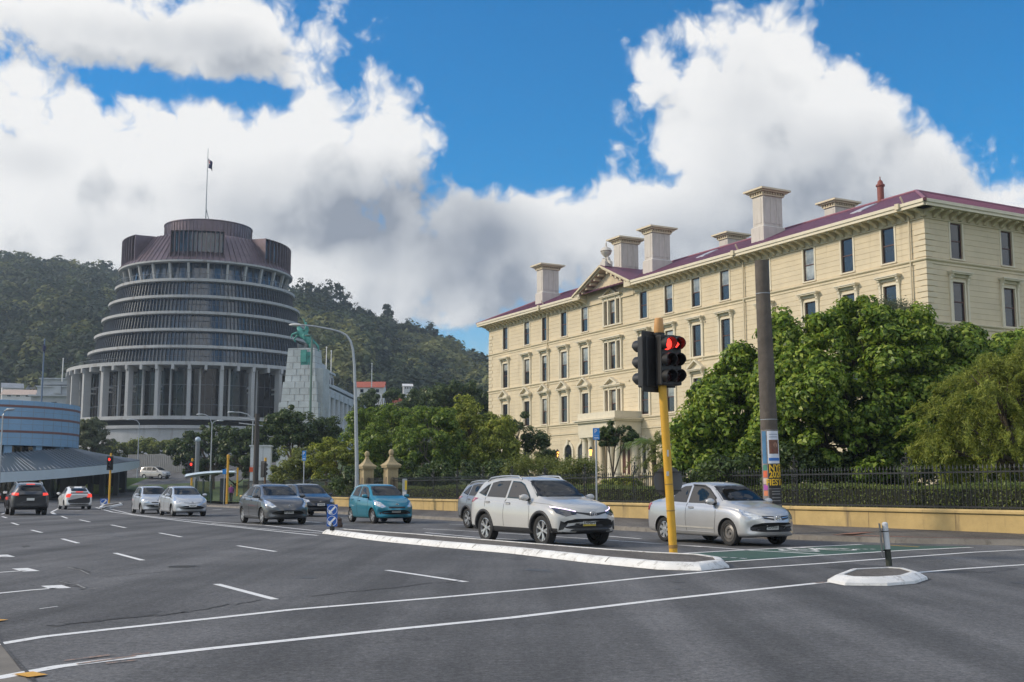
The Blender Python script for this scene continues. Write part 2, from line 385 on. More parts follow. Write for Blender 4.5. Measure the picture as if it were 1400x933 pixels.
def asphalt(name, base, seed=0.0, crack=0.5):
    m, N, L, P = principled(name)
    tc = N.new('ShaderNodeTexCoord')
    def noise(scale, detail, rough=0.6, mp=None, rot=0.0):
        n = N.new('ShaderNodeTexNoise'); n.inputs['Scale'].default_value = scale; n.inputs['Detail'].default_value = detail; n.inputs['Roughness'].default_value = rough
        mpn = N.new('ShaderNodeMapping'); mpn.inputs['Location'].default_value = (seed, seed * 0.7, 0)
        mpn.inputs['Rotation'].default_value = (0, 0, rot)
        if mp: mpn.inputs['Scale'].default_value = mp
        L.new(tc.outputs['Object'], mpn.inputs['Vector']); L.new(mpn.outputs[0], n.inputs['Vector'])
        return n.outputs[0]
    def math_(op, a, b):
        n = N.new('ShaderNodeMath'); n.operation = op
        for i, v in enumerate((a, b)):
            if isinstance(v, (int, float)): n.inputs[i].default_value = v
            else: L.new(v, n.inputs[i])
        return n.outputs[0]
    fine = noise(55, 3, 0.7); chip = noise(14, 4, 0.75); mid = noise(1.6, 6, 0.65); big = noise(0.12, 4, 0.55); streak = noise(0.9, 5, 0.6, (1, 0.05, 1), -RDROT)
    s = math_('ADD', math_('ADD', math_('MULTIPLY', fine, 0.3), math_('MULTIPLY', chip, 0.4)), math_('ADD', math_('MULTIPLY', mid, 0.5), math_('ADD', math_('MULTIPLY', big, 0.7), math_('MULTIPLY', streak, 0.65))))
    rp = N.new('ShaderNodeValToRGB'); rp.color_ramp.elements[0].position = 0.25; rp.color_ramp.elements[1].position = 0.8
    L.new(math_('MULTIPLY', s, 0.42), rp.inputs[0])
    rp.color_ramp.elements[0].color = c4([x * 0.42 for x in base]); rp.color_ramp.elements[1].color = c4([x * 1.62 for x in base])
    # tar-sealed cracks and grey scuffs
    vo = N.new('ShaderNodeTexVoronoi'); vo.feature = 'DISTANCE_TO_EDGE'; vo.inputs['Scale'].default_value = 0.23
    wn = N.new('ShaderNodeTexNoise'); wn.inputs['Scale'].default_value = 1.1; wn.inputs['Detail'].default_value = 5
    L.new(tc.outputs['Object'], wn.inputs['Vector'])
    ad = N.new('ShaderNodeVectorMath'); ad.operation = 'MULTIPLY_ADD'; L.new(wn.outputs['Color'], ad.inputs[0]); ad.inputs[1].default_value = (1.6, 1.6, 0); L.new(tc.outputs['Object'], ad.inputs[2])
    L.new(ad.outputs[0], vo.inputs['Vector'])
    cr = N.new('ShaderNodeMapRange'); cr.inputs['From Min'].default_value = 0.0; cr.inputs['From Max'].default_value = 0.006; cr.inputs['To Min'].default_value = 1; cr.inputs['To Max'].default_value = 0
    L.new(vo.outputs['Distance'], cr.inputs['Value'])
    msk = N.new('ShaderNodeMapRange'); msk.inputs['From Min'].default_value = 0.5; msk.inputs['From Max'].default_value = 0.58
    L.new(noise(0.16, 3), msk.inputs['Value'])
    mx = N.new('ShaderNodeMix'); mx.data_type = 'RGBA'
    L.new(math_('MULTIPLY', math_('MULTIPLY', cr.outputs[0], msk.outputs[0]), crack), mx.inputs[0])
    L.new(rp.outputs[0], mx.inputs[6]); mx.inputs[7].default_value = c4([x * 0.35 for x in base])
    # stone chip speckle, oily wheel tracks and broad worn areas multiply the tone
    tone = None
    for src, a, b, lo, hi in ((chip, 0.36, 0.64, 0.72, 1.28), (noise(38, 2, 0.8), 0.35, 0.65, 0.70, 1.34), (streak, 0.38, 0.62, 0.78, 1.18), (noise(0.35, 5, 0.6), 0.38, 0.62, 0.86, 1.14)):
        mrn = N.new('ShaderNodeMapRange'); mrn.inputs['From Min'].default_value = a; mrn.inputs['From Max'].default_value = b; mrn.inputs['To Min'].default_value = lo; mrn.inputs['To Max'].default_value = hi
        L.new(src, mrn.inputs['Value']); tone = mrn.outputs[0] if tone is None else math_('MULTIPLY', tone, mrn.outputs[0])
    sc_ = N.new('ShaderNodeVectorMath'); sc_.operation = 'SCALE'; L.new(mx.outputs[2], sc_.inputs[0]); L.new(tone, sc_.inputs[3])
    L.new(sc_.outputs[0], P.inputs['Base Color'])
    P.inputs['Roughness'].default_value = 0.82; P.inputs['Specular IOR Level'].default_value = 0.35
    b = N.new('ShaderNodeBump'); b.inputs['Strength'].default_value = 0.35; b.inputs['Distance'].default_value = 0.01
    L.new(fine, b.inputs['Height']); L.new(b.outputs[0], P.inputs['Normal'])
    return m
M_ASPH = asphalt('asphalt', (0.092, 0.092, 0.094))
M_PATH = asphalt('footpath_asphalt', (0.10, 0.09, 0.08), 31.0, 0.7)
M_PATCH = asphalt('asphalt_patch', (0.066, 0.066, 0.068), 11.0, 0.2)
M_GREENLANE = mat('green_road_paint', (0.035, 0.085, 0.062), 0.8, var=0.25, scale=2.5, dirt=((0.06, 0.075, 0.07), 5.0, 0.55))
M_PAINT = mat('white_road_paint', (0.74, 0.74, 0.73), 0.6, var=0.06, scale=1.5, dirt=((0.24, 0.24, 0.245), 14.0, 0.56))
M_YPAINT = mat('yellow_road_paint', (0.62, 0.33, 0.05), 0.7, scale=4, dirt=((0.15, 0.12, 0.08), 14.0, 0.58))
M_OPAINT = mat('orange_survey_paint', (0.40, 0.24, 0.17), 0.8, scale=9, dirt=((0.11, 0.11, 0.11), 18.0, 0.44))
M_KERBPAINT = mat('white_kerb_paint', (0.70, 0.70, 0.69), 0.65, var=0.12, scale=2.2, dirt=((0.30, 0.28, 0.26), 4.5, 0.53), bump=0.35, bscale=9)
M_KERB = mat('kerb_stone', (0.20, 0.185, 0.165), 0.85, var=0.25, scale=2, bump=0.3, bscale=25, dirt=((0.10, 0.09, 0.08), 3.0, 0.55))
M_BRICK = mat('brick_paving', (0.27, 0.135, 0.09), 0.85, var=0.25, scale=6, bump=0.3, bscale=30)
M_GUTTER = mat('gutter_concrete', (0.17, 0.155, 0.135), 0.85, var=0.2, scale=1.5, bump=0.2, bscale=30)
M_GRASS = mat('grass_ground', (0.05, 0.075, 0.022), 0.9, var=0.45, scale=0.6, bump=0.5, bscale=40)
M_SOIL = mat('garden_lawn', (0.055, 0.085, 0.022), 0.9, var=0.5, scale=0.9, bump=0.5, bscale=40)

def structure(o): return tag(o, kind='structure')
def sheet(name, rows, m):
    """rows of equally many points -> one sheet"""
    V = [p for r in rows for p in r]; n = len(rows[0])
    F_ = [(i * n + k, i * n + k + 1, (i + 1) * n + k + 1, (i + 1) * n + k) for i in range(len(rows) - 1) for k in range(n - 1)]
    return structure(link(name, make_mesh(name, V, F_, m, smooth=PI)))
def frange(a, b, n): return [a + (b - a) * i / (n - 1) for i in range(n)]

# terrain out to the horizon
ys = [-400, -100, -40, 0, 40, 80, 100] + [100 + 8 * i for i in range(1, 20)] + [280, 330, 500, 800, 1200, 2000, 3200]
xs = [-3000, -1500, -800, -400, -200, -100, -50, 0, 50, 100, 200, 400, 800, 1500, 3000]
sheet('ground', [[(x, y, gz(y) - 0.05) for x in xs] for y in ys], M_GRASS)
# carriageway with the whole junction and the street climbing behind it
kerb_line = [Vector((60, 25.6, 0)), Vector((22, 26.7, 0)), Vector((15, 27.2, 0)), Vector((12.3, 27.6, 0)), Vector((9.6, 28.9, 0)), RP(24.45, 30.3), RP(24.1, 33)] + [RP(24.0, Y) for Y in (40, 50, 60, 70, 80, 88)]
rows = []
for Y in [-40, -10, 0, 10, 20, 30, 40, 60, 80, 100] + [100 + 8 * i for i in range(1, 17)]:
    right = 60 if Y < 27 else (26.0 - RK * Y)
    if Y > 100: right = -20 - (Y - 100) * 0.2
    rows.append([(x, Y, gz(Y)) for x in frange(-160, right, 12)])
sheet('road', rows, M_ASPH)
# corner footpath behind the kerb, rising a little to the garden wall
WALL_X0 = 29.2
wall_pts = [Vector((60, 38, 0)), Vector((30, 33.0, 0)), Vector((20, 30.2, 0)), RP(WALL_X0, 28.6), RP(WALL_X0, 30), RP(WALL_X0, 32), RP(WALL_X0, 35)] + [RP(WALL_X0, Y) for Y in (42, 52, 62, 72, 82, 90)]
sheet('footpath', [[Vector((k.x + (w.x - k.x) * t, k.y + (w.y - k.y) * t, 0.13 + 0.09 * t)) for t in (0.0, 0.03, 0.5, 1.0, 1.1)] for k, w in zip(kerb_line, wall_pts)], M_PATH)
kb = MB()
for i in range(len(kerb_line) - 1):
    a, b = kerb_line[i], kerb_line[i + 1]
    n = (b - a).normalized().cross(Vector((0, 0, 1)))      # towards the road is -n or n; kept on the road side
    if n.dot(wall_pts[i] - a) > 0: n = -n
    A = [a + n * o + Vector((0, 0, z)) for o, z in ((0.03, -0.02), (0.0, 0.125), (-0.03, 0.136), (-0.17, 0.137), (-0.17, 0.10))]
    B = [b + n * o + Vector((0, 0, z)) for o, z in ((0.03, -0.02), (0.0, 0.125), (-0.03, 0.136), (-0.17, 0.137), (-0.17, 0.10))]
    kb.add(A + B, [(k, k + 1, k + 6, k + 5) for k in range(4)])
structure(kb.build('kerb', M_KERB))
# garden behind the wall
sheet('lawn', [[RP(x0, Y, garden_z(x0, Y)) for x0 in frange(29.3, 130, 16)] for Y in frange(20, 150, 30)], M_SOIL)

LIFT = [0.004]
def ribbon(mb, pts, w, z=0.004):
    P = [Vector(p) for p in pts]
    L_, R_ = [], []
    for i, p in enumerate(P):
        t = (P[min(i + 1, len(P) - 1)] - P[max(i - 1, 0)]); t.z = 0; t.normalize()
        n = Vector((-t.y, t.x, 0)) * w / 2
        L_.append((p.x + n.x, p.y + n.y, z + gz(p.y))); R_.append((p.x - n.x, p.y - n.y, z + gz(p.y)))
    k = len(P)
    mb.add(L_ + R_, [(i, k + i, k + i + 1, i + 1) for i in range(k - 1)])
def gpts(*px): return [ground(*p) for p in px]
def marking(name, lines, m=M_PAINT, z=0.004):
    mb = MB()
    for pts, w in lines: ribbon(mb, pts, w, z)
    return structure(mb.build(name, m))
# two lines of the crossing in the foreground
marking('crossing_line', [(gpts((-60, 889), (0, 881), (60, 871), (150, 861), (300, 845), (400, 834), (600, 817.5), (760, 803), (880, 790.5), (1000, 779), (1120, 771), (1240, 762), (1330, 755.5), (1420, 751)), 0.125),
                          (gpts((-60, 937), (0, 927), (80, 912), (150, 903), (300, 886), (500, 865), (700, 845), (900, 821), (1010, 809), (1130, 796.5)), 0.135),
                          (gpts((1252, 783.5), (1310, 778.5), (1400, 772.5), (1480, 767)), 0.125)])
# lane dashes on this side
def dash(a, b): return (gpts(a, b), 0.11)
marking('lane_dashes', [dash((296, 799), (376, 820)), (gpts((529, 780), (560, 784.5), (637, 796)), 0.11), dash((325, 746.5), (377, 754.5)), dash((157, 756.5), (195, 766.5)),
                        dash((85, 737), (107, 743)), dash((218, 729), (248, 734.5)), dash((152, 718), (172, 722)), dash((43, 725), (57, 728.5)), dash((109, 711), (123, 714)),
                        dash((16, 715), (25, 718)), dash((84, 706), (92, 709)), dash((3, 706.5), (9, 708.5))])
marking('median_lines', [(gpts((131, 694), (154, 700.5), (199, 706.5), (289, 717.5), (370, 726), (434, 732.5)), 0.13),
                         (gpts((150, 696), (181, 703.5), (231, 709), (289, 714), (363, 718.6), (444, 727.4)), 0.12),
                         (gpts((289, 716), (330, 720.5), (380, 725), (440, 729.5)), 0.10),
                         (gpts((480, 727), (600, 737), (700, 744.5), (780, 751), (852, 757.5)), 0.10)])
marking('lane_lines', [(gpts((578, 723.3), (620, 725.2), (700, 730), (790, 736), (900, 743.6), (960, 748)), 0.10),
                       (gpts((582, 728.5), (646, 734.5), (720, 739), (800, 744)), 0.11),
                       (gpts((614, 717), (637, 717.6)), 0.12), (gpts((832, 733.5), (876, 737)), 0.14),
                       (gpts((500, 715), (530, 716.5)), 0.1), (gpts((400, 712), (440, 715)), 0.1), (gpts((252, 703), (300, 704.5)), 0.1),
                       (gpts((880, 742.5), (960, 747.5), (1029, 753), (1078, 755.5), (1126, 758.5)), 0.11),
                       (gpts((291, 697), (303, 697)), 0.5), (gpts((330, 684.5), (352, 687)), 0.35),
                       (gpts((70, 700.5), (80, 695.5)), 0.12), (gpts((2, 703.5), (16, 698)), 0.12), (gpts((71, 701), (75, 703.5)), 0.2), (gpts((93, 699), (112, 698)), 0.12)])
marking('parking_marks', [(gpts((-40, 816), (0, 811.5), (40, 807.5), (78, 804.5)), 0.10), (gpts((70, 801), (83, 805)), 0.28),
                          (gpts((-30, 785.5), (0, 783), (35, 780.5)), 0.10), (gpts((27, 777.5), (43, 781.5)), 0.26), (gpts((-20, 764), (10, 761)), 0.10), (gpts((2, 759), (12, 762)), 0.24),
                          (gpts((54, 833), (79, 829.5)), 0.03)])
# green cycle box with its outline, dashes and symbol
gp = [ground(*p) for p in ((912, 758.5), (1000, 753.6), (1100, 748.8), (1178, 745.2), (1330, 747.6), (1240, 753.5), (1100, 761.5), (1002, 767.5))]
structure(MB().poly([(p.x, p.y, 0.003) for p in gp]).build('cycle_lane', M_GREENLANE))
marking('cycle_lane_lines', [(gpts((850, 760.5), (912, 758.5), (1000, 753.6), (1100, 748.6), (1178, 745)), 0.14), (gpts((985, 769.5), (1100, 761.5), (1240, 753), (1328, 749)), 0.14)], z=0.009)
marking('cycle_lane_dashes', [(gpts((947 + 13 * i, 760.2 + 0.75 * i), (955 + 13 * i, 760.7 + 0.75 * i)), 0.1) for i in range(6)] + [(gpts((1140 + 10 * i, 751.3), (1146 + 10 * i, 751.7)), 0.09) for i in range(6)], z=0.009)
sy = MB()
cc = ground(1118, 752.5)
def ring2(c, r, w):
    ribbon(sy, [c + DIRV * (r * math.sin(a) * 1.5) + SIDE * (r * math.cos(a)) for a in [2 * PI * i / 20 for i in range(21)]], w, 0.009)
c1_, c2_ = cc - SIDE * 0.55, cc + SIDE * 0.55
ring2(c1_, 0.32, 0.10); ring2(c2_, 0.32, 0.10)
for a, b in ((c1_, cc + DIRV * 0.02), (c1_, cc - SIDE * 0.2 + DIRV * 0.75), (cc + DIRV * 0.02, c2_ + DIRV * 0.72 - SIDE * 0.15), (cc - SIDE * 0.2 + DIRV * 0.75, c2_ + DIRV * 0.72 - SIDE * 0.15), (c2_, c2_ + DIRV * 1.0 - SIDE * 0.2)):
    ribbon(sy, [a, b], 0.1, 0.010)
structure(sy.build('cycle_symbol', M_PAINT))
marking('kerb_yellow_line', [(gpts((1210, 745.5), (1256, 748.3)), 0.1)], M_YPAINT, 0.006)
marking('survey_paint', [(gpts((88, 905), (150, 896.5)), 0.025), (gpts((122, 901), (160, 896.5)), 0.02), (gpts((105, 909.5), (185, 898)), 0.035), (gpts((145, 908.5), (187, 904)), 0.03), (gpts((180, 896.5), (205, 894.5)), 0.03), (gpts((1115, 798), (1128, 797)), 0.06)], M_OPAINT, 0.010)
marking('kerb_yellow_block', [(gpts((28, 926), (55, 922.5)), 0.22), (gpts((-14, 851), (3, 848.5)), 0.16)], M_YPAINT, 0.012)
# concrete channel along the near kerb, with the joint beside it
structure(MB().poly([RP(-0.6, -5, 0.003), RP(1.08, -5, 0.003), RP(1.08, 60, 0.003), RP(-0.6, 60, 0.003)]).build('gutter', M_GUTTER))
marking('channel_joint', [([RP(1.1, y) + SIDE * 0.02 * math.sin(y * 1.7) for y in frange(5, 40, 40)], 0.03)], M_PATCH, 0.007)
# dark patches, tar seams and covers in the asphalt
def patch(pxs, z=0.003, m=M_PATCH):
    P = [ground(*p) for p in pxs]
    return MB().poly([(p.x, p.y, z) for p in P])
pm = MB()
for pl in ([(72, 852), (110, 843), (160, 836.5), (190, 832.5), (220, 835), (214, 841), (160, 846), (100, 853)], [(1125, 776.5), (1160, 771.5), (1215, 774), (1180, 781)], [(1290, 779), (1350, 774), (1400, 778), (1340, 783.5)],
           [(690, 764), (708, 762.5), (722, 764.5), (706, 766.5)], [(28, 747), (38, 745.5), (42, 748), (32, 749)]):
    P = [ground(*p) for p in pl]; c = sum(P, Vector()) / len(P)
    Q = []
    for i in range(len(P)):
        a, b = P[i], P[(i + 1) % len(P)]
        for t in (0, 0.25, 0.5, 0.75):
            p = a.lerp(b, t); p = c + (p - c) * rnd.uniform(0.86, 1.06); Q.append((p.x, p.y, 0.003))
    pm.poly(Q)
structure(pm.build('road_patch', M_PATCH))
sm = []
for a, b, w in (((60, 857), (250, 838), 0.05), ((250, 838), (350, 822), 0.03), ((136, 789), (270, 779), 0.03), ((82, 796), (116, 806), 0.05), ((96, 776), (122, 783), 0.04), ((430, 815), (640, 793), 0.035), ((620, 757), (800, 746), 0.03)):
    A, B = ground(*a), ground(*b)
    sm.append(([A.lerp(B, t) + Vector((rnd.uniform(-.05, .05), rnd.uniform(-.12, .12), 0)) for t in frange(0, 1, 12)], w))
marking('tar_seam', sm, M_PATCH, 0.0055)
marking('scuff_mark', [(gpts((82, 796), (96, 799), (106, 800), (116, 805), (131, 805.5)), 0.035), (gpts((92, 776), (104, 779), (110, 780), (122, 786)), 0.03)], mat('pale_scuff', (0.24, 0.24, 0.24), 0.85, scale=8, dirt=((0.1, 0.1, 0.1), 9, 0.5)), 0.0065)
# cast joints across the long island's kerb; covers and oil drips on the road
cv = MB(); ci = MB()
for px, py, r_ in ((250, 775, 0.28),):
    c = ground(px, py); cv.lathe([(r_, 0.0045), (0.0, 0.0045)], 28, 0, Matrix.Translation((c.x, c.y, 0)))
    for k in range(-3, 4): ci.box((c.x, c.y + k * r_ * 0.24, 0.006), (2 * math.sqrt(max(0, r_ * r_ - (k * r_ * .24) ** 2)) * 0.85, r_ * 0.07, 0.003))
structure(cv.build('service_cover', mat('cover_iron', (0.055, 0.053, 0.05), 0.6, var=0.3, scale=9))); structure(ci.build('cover_ribs', mat('cover_rib', (0.09, 0.088, 0.085), 0.5, var=0.3, scale=9)))
oi = MB()
for _ in range(46):
    x0 = rnd.choice((6.8, 11.2, 16.3, 21.0)) + rnd.uniform(-.5, .5); Y = rnd.uniform(12, 60); c = RP(x0, Y)
    if c.x < -0.44 * Y: continue
    w = rnd.uniform(0.05, 0.22); P = []
    for k in range(14):
        a = 2 * PI * k / 14; q = c + DIRV * math.sin(a) * w * rnd.uniform(1.0, 2.2) + SIDE * math.cos(a) * w * rnd.uniform(0.7, 1.1); P.append((q.x, q.y, 0.0028))
    oi.poly(P)
structure(oi.build('oil_stain', mat('oil_stain', (0.06, 0.06, 0.06), 0.55, var=0.25, scale=6)))
# brick strips let into the footpath
marking('brick_strip', [([Vector((14.6, 27.9, 0.137)), Vector((12.4, 28.25, 0.137)), Vector((10.2, 29.2, 0.137)), Vector((8.6, 30.6, 0.14))], 0.55)], M_BRICK, 0.146)
a_, b_ = Vector((8.7, 30.2, 0)), Vector((11.2, 33.4, 0))
marking('brick_strip', [([a_, b_], 0.35)], M_BRICK, 0.178)

# ------------------------------------------------------------------ traffic islands
def inset(P, d):
    n = len(P); out = []
    ar = sum(P[i].x * P[(i + 1) % n].y - P[(i + 1) % n].x * P[i].y for i in range(n))
    s = 1 if ar > 0 else -1
    for i in range(n):
        e1 = (P[i] - P[i - 1]).normalized(); e2 = (P[(i + 1) % n] - P[i]).normalized()
        n1 = Vector((-e1.y, e1.x, 0)) * s; n2 = Vector((-e2.y, e2.x, 0)) * s
        b = (n1 + n2)
        b = b.normalized() if b.length > 1e-4 else n1
        out.append(P[i] + b * d / max(0.45, b.dot(n1)))
    return out
def island(pxs, h, ws, wt, label):
    P = [ground(*p) for p in pxs]
    Q = []
    for i in range(len(P)):                       # subdivide and roughen the cast kerb a little
        a, b = P[i], P[(i + 1) % len(P)]
        k = max(1, int((b - a).length / 0.5))
        for j in range(k): Q.append(a.lerp(b, j / k) + Vector((rnd.uniform(-.012, .012), rnd.uniform(-.012, .012), 0)))
    c = sum(Q, Vector()) / len(Q)
    root = empty('traffic_island', (c.x, c.y, 0), 0, label, 'traffic island')
    Q = [q - c for q in Q]
    rings = [[v + Vector((0, 0, z)) for v in inset(Q, d)] for d, z in ((0, -0.01), (0.015, h * 0.35), (ws * 0.75, h * 0.9), (ws, h), (ws + wt, h), (ws + wt, h - 0.02))]
    n = len(Q); k = MB()
    k.add([v for r in rings for v in r], [(i * n + j, i * n + (j + 1) % n, (i + 1) * n + (j + 1) % n, (i + 1) * n + j) for i in range(5) for j in range(n)])
    k.build('kerb', M_KERBPAINT, root, smooth=math.radians(35))
    jt = MB(); gr = MB()
    for j in range(0, n, 5):                    # joints between the cast kerb stones
        e = (Q[(j + 1) % n] - Q[j - 1]).normalized() * 0.013
        for a, b in zip(rings[1:4], rings[2:5]): jt.add([a[j] - e + Vector((0, 0, .004)), a[j] + e + Vector((0, 0, .004)), b[j] + e + Vector((0, 0, .004)), b[j] - e + Vector((0, 0, .004))], [(0, 1, 2, 3)])
    jt.build('kerb_joint', M_KERB, root)
    go_ = inset(Q, -0.07)
    for j in range(n):                          # grit gathered along the base
        w0, w1 = rnd.uniform(0.5, 1.1), rnd.uniform(0.5, 1.1)
        gr.add([Q[j] + Vector((0, 0, .0035)), Q[(j + 1) % n] + Vector((0, 0, .0035)), Q[(j + 1) % n].lerp(go_[(j + 1) % n], w1) + Vector((0, 0, .0035)), Q[j].lerp(go_[j], w0) + Vector((0, 0, .0035))], [(0, 1, 2, 3)])
    gr.build('grit_line', M_PATCH, root)
    MB().poly([v + Vector((0, 0, h - 0.012)) for v in inset(Q, ws + wt - 0.01)]).build('infill', M_PATH, root)
    return root
island([(441, 730), (520, 740.5), (596, 748), (700, 757.5), (804, 770), (900, 779.3), (960, 781), (998, 776.5), (992, 771.5), (962, 766.5), (900, 763.5), (846, 759.5), (750, 751.5), (640, 742), (560, 735), (472, 728.5)], 0.13, 0.13, 0.10, 'long narrow white-kerbed traffic island with the tall yellow signal pole on its end')
island([(1130, 796), (1155, 801), (1214, 801.5), (1252, 798.5), (1269, 792.5), (1248, 786), (1210, 784.2), (1153, 787)], 0.115, 0.16, 0.06, 'short white-kerbed traffic island in the foreground under the leaning edge-on sign')
island([(135, 695), (139, 697.3), (152, 694.7), (168, 691), (166, 689.3), (150, 690.5), (140, 692)], 0.14, 0.12, 0.1, 'small distant white traffic island carrying a blue arrow sign and yellow signal pole')

# ------------------------------------------------------------------ garden wall, iron fence, hedge, gate pillars
M_WALL = mat('ochre_render', (0.46, 0.335, 0.145), 0.85, var=0.16, scale=1.3, bump=0.15, bscale=12, dirt=((0.20, 0.15, 0.085), 2.2, 0.56), streak=True)
M_IRON = mat('black_iron', (0.012, 0.012, 0.013), 0.45, scale=8)
WROT = RDROT                                   # local y runs along the street, local x into the garden
W0 = RP(WALL_X0, 28.6, 0.2)
WLEN = (RP(WALL_X0, 95) - W0).length
wall = empty('garden_wall', W0, WROT, 'low ochre rendered wall with a coping, between the footpath and the iron fence', 'wall')
MB().box((0, WLEN / 2, 0.245), (0.34, WLEN, 0.51)).build('wall_body', M_WALL, wall)
cp = MB()
prof = [(-0.235, 0.50), (-0.235, 0.56), (-0.20, 0.60), (0.20, 0.60), (0.235, 0.56), (0.235, 0.50)]
nseg = 30
V = [(x, WLEN * j / nseg, z) for j in range(nseg + 1) for x, z in prof]
cp.add(V, [(j * 6 + k, j * 6 + k + 1, j * 6 + 6 + k + 1, j * 6 + 6 + k) for j in range(nseg) for k in range(5)] + [(5, 4, 3, 2, 1, 0), tuple(nseg * 6 + k for k in range(6))])
cp.build('coping', M_WALL, wall)
jm = MB()
for j in range(1, 24): jm.box((-0.171, j * WLEN / 24, 0.24), (0.006, 0.012, 0.5))
jm.build('wall_joint', mat('wall_joint_dark', (0.16, 0.12, 0.07), 0.9), wall)
fence = empty('iron_fence', W0 + Vector((0, 0, 0.60)), WROT, 'black wrought iron picket fence with crown-topped posts standing on the ochre wall', 'fence')
pk = MB()
n = int(WLEN / 0.14)
for i in range(n):
    y = 0.07 + i * 0.14
    pk.box((0, y, 0.57), (0.018, 0.018, 1.10))
    pk.add([(-0.02, y - .02, 1.10), (0.02, y - .02, 1.10), (0.02, y + .02, 1.10), (-0.02, y + .02, 1.10), (0, y, 1.22)], [(0, 1, 4), (1, 2, 4), (2, 3, 4), (3, 0, 4), (3, 2, 1, 0)])
pk.build('picket', M_IRON, fence)
rl = MB()
for z in (0.06, 1.0): rl.box((0, WLEN / 2, z), (0.03, WLEN, 0.045))
rl.build('rail', M_IRON, fence)
pm = MB()                                       # open-work post with a crown finial
for dx in (-0.09, 0.09): pm.tube([(0, dx, 0), (0, dx, 1.18)], 0.016, 6)
for z in (0.05, 0.5, 0.95, 1.18): pm.box((0, 0, z), (0.04, 0.24, 0.03))
for k in (0.28, 0.72):
    pm.tube([(0, 0.075 * math.cos(a), k + 0.16 * math.sin(a)) for a in [2 * PI * i / 12 for i in range(13)]], 0.012, 5, cap=False)
for s in (-1, 1):
    pm.tube([(0, s * 0.05, 1.18), (0, s * 0.19, 1.27), (0, s * 0.2, 1.36), (0, s * 0.11, 1.45), (0, s * 0.02, 1.42)], 0.015, 6)
    pm.tube([(0, s * 0.03, 1.2), (0, s * 0.07, 1.3), (0, s * 0.03, 1.4)], 0.012, 6)
pm.tube([(0, 0, 1.18), (0, 0, 1.52)], 0.016, 6); pm.ball((0, 0, 1.55), 0.04, 8, 6)
pme = make_mesh('post', pm.v, pm.f, M_IRON, pm.m)
for px in (1241, 1087, 984, 868, 800, 745, 700, 660, 625, 592):
    q = (px - 700) / (FPX * 1.009); Y = WALL_X0 / (q + RK)
    link('post', pme, fence, (0, (RP(WALL_X0, Y) - W0).length, 0))

def hedge(name, c, size, rz, n, lm, leaf, label, cat='hedge'):
    """clipped hedge: dense leaves over a dark box that paints the inner shade"""
    root = empty(name, c, rz, label, cat)
    rg = np.random.default_rng(int(abs(c[0] * 10 + n)) + 3)
    sx, sy_, sz = size
    P = rg.uniform(-0.5, 0.5, (n, 3)) * np.array([sx, sy_, sz])
    side = rg.integers(0, 6, n)                 # most leaves sit near the clipped faces
    for k, (ax, sgn) in enumerate(((0, -1), (0, -1), (2, 1), (2, 1), (0, 1), (1, -1))):
        msk = side == k
        P[msk, ax] = sgn * (np.array([sx, sy_, sz])[ax] / 2) * (1 - np.abs(rg.normal(0, 0.08, msk.sum())))
    P[:, 2] += sz / 2 + 0.05 * np.sin(P[:, 1] * 0.9) + 0.03 * rg.normal(0, 1, n)
    link('foliage', leaves(P, rg.normal(0, 1, (n, 3)), leaf * rg.uniform(0.7, 1.3, n), rg, lm), root)
    MB().box((0, 0, sz * 0.47), (sx * 0.8, sy_ * 0.99, sz * 0.86)).build('shade_core', M_SHADECORE, root)  # dark box added for the shade deep inside the hedge
    return root
M_SHADECORE = mat('shade_core', (0.018, 0.022, 0.010), 0.95, scale=12, bump=0.6, bscale=14)
def leaves(P, Nn, size, rg, m, T=None, ratio=0.5, fold=0.16, mi=None, mats=None):
    n = len(P)
    Nn = Nn / (np.linalg.norm(Nn, axis=1, keepdims=True) + 1e-9)
    a = rg.normal(0, 1, (n, 3)) if T is None else T
    t = a - (a * Nn).sum(1, keepdims=True) * Nn; t /= (np.linalg.norm(t, axis=1, keepdims=True) + 1e-9)
    b = np.cross(Nn, t); s = size[:, None]
    V = np.empty((n, 4, 3))
    V[:, 0] = P - t * s * 0.5; V[:, 2] = P + t * s * 0.5 - Nn * s * fold * 0.5
    V[:, 1] = P + b * s * ratio * 0.5 + Nn * s * fold; V[:, 3] = P - b * s * ratio * 0.5 + Nn * s * fold
    return quads_mesh('foliage', V.reshape(-1, 3), n, m)
def quads_mesh(name, V, n, m):
    me = bpy.data.meshes.new(name)
    me.vertices.add(4 * n); me.vertices.foreach_set('co', V.astype(np.float32).ravel())
    me.loops.add(4 * n); me.loops.foreach_set('vertex_index', np.arange(4 * n, dtype=np.int32))
    me.polygons.add(n); me.polygons.foreach_set('loop_start', np.arange(0, 4 * n, 4, dtype=np.int32))
    try: me.polygons.foreach_set('loop_total', np.full(n, 4, dtype=np.int32))
    except Exception: pass
    me.materials.append(m); me.update(calc_edges=True); me.validate()
    return me
L_HEDGE = leaf_mat('hedge_leaf', [(0.10, 0.145, 0.035), (0.18, 0.235, 0.06), (0.26, 0.31, 0.10)], 0.5)
hc = RP(WALL_X0 + 0.95, 28.6, 0.22) + DIRV * (WLEN * 0.47)
hedge('clipped_hedge', hc, (0.95, WLEN * 0.94, 1.24), WROT, 42000, L_HEDGE, 0.085, 'long clipped green hedge standing right behind the iron fence')

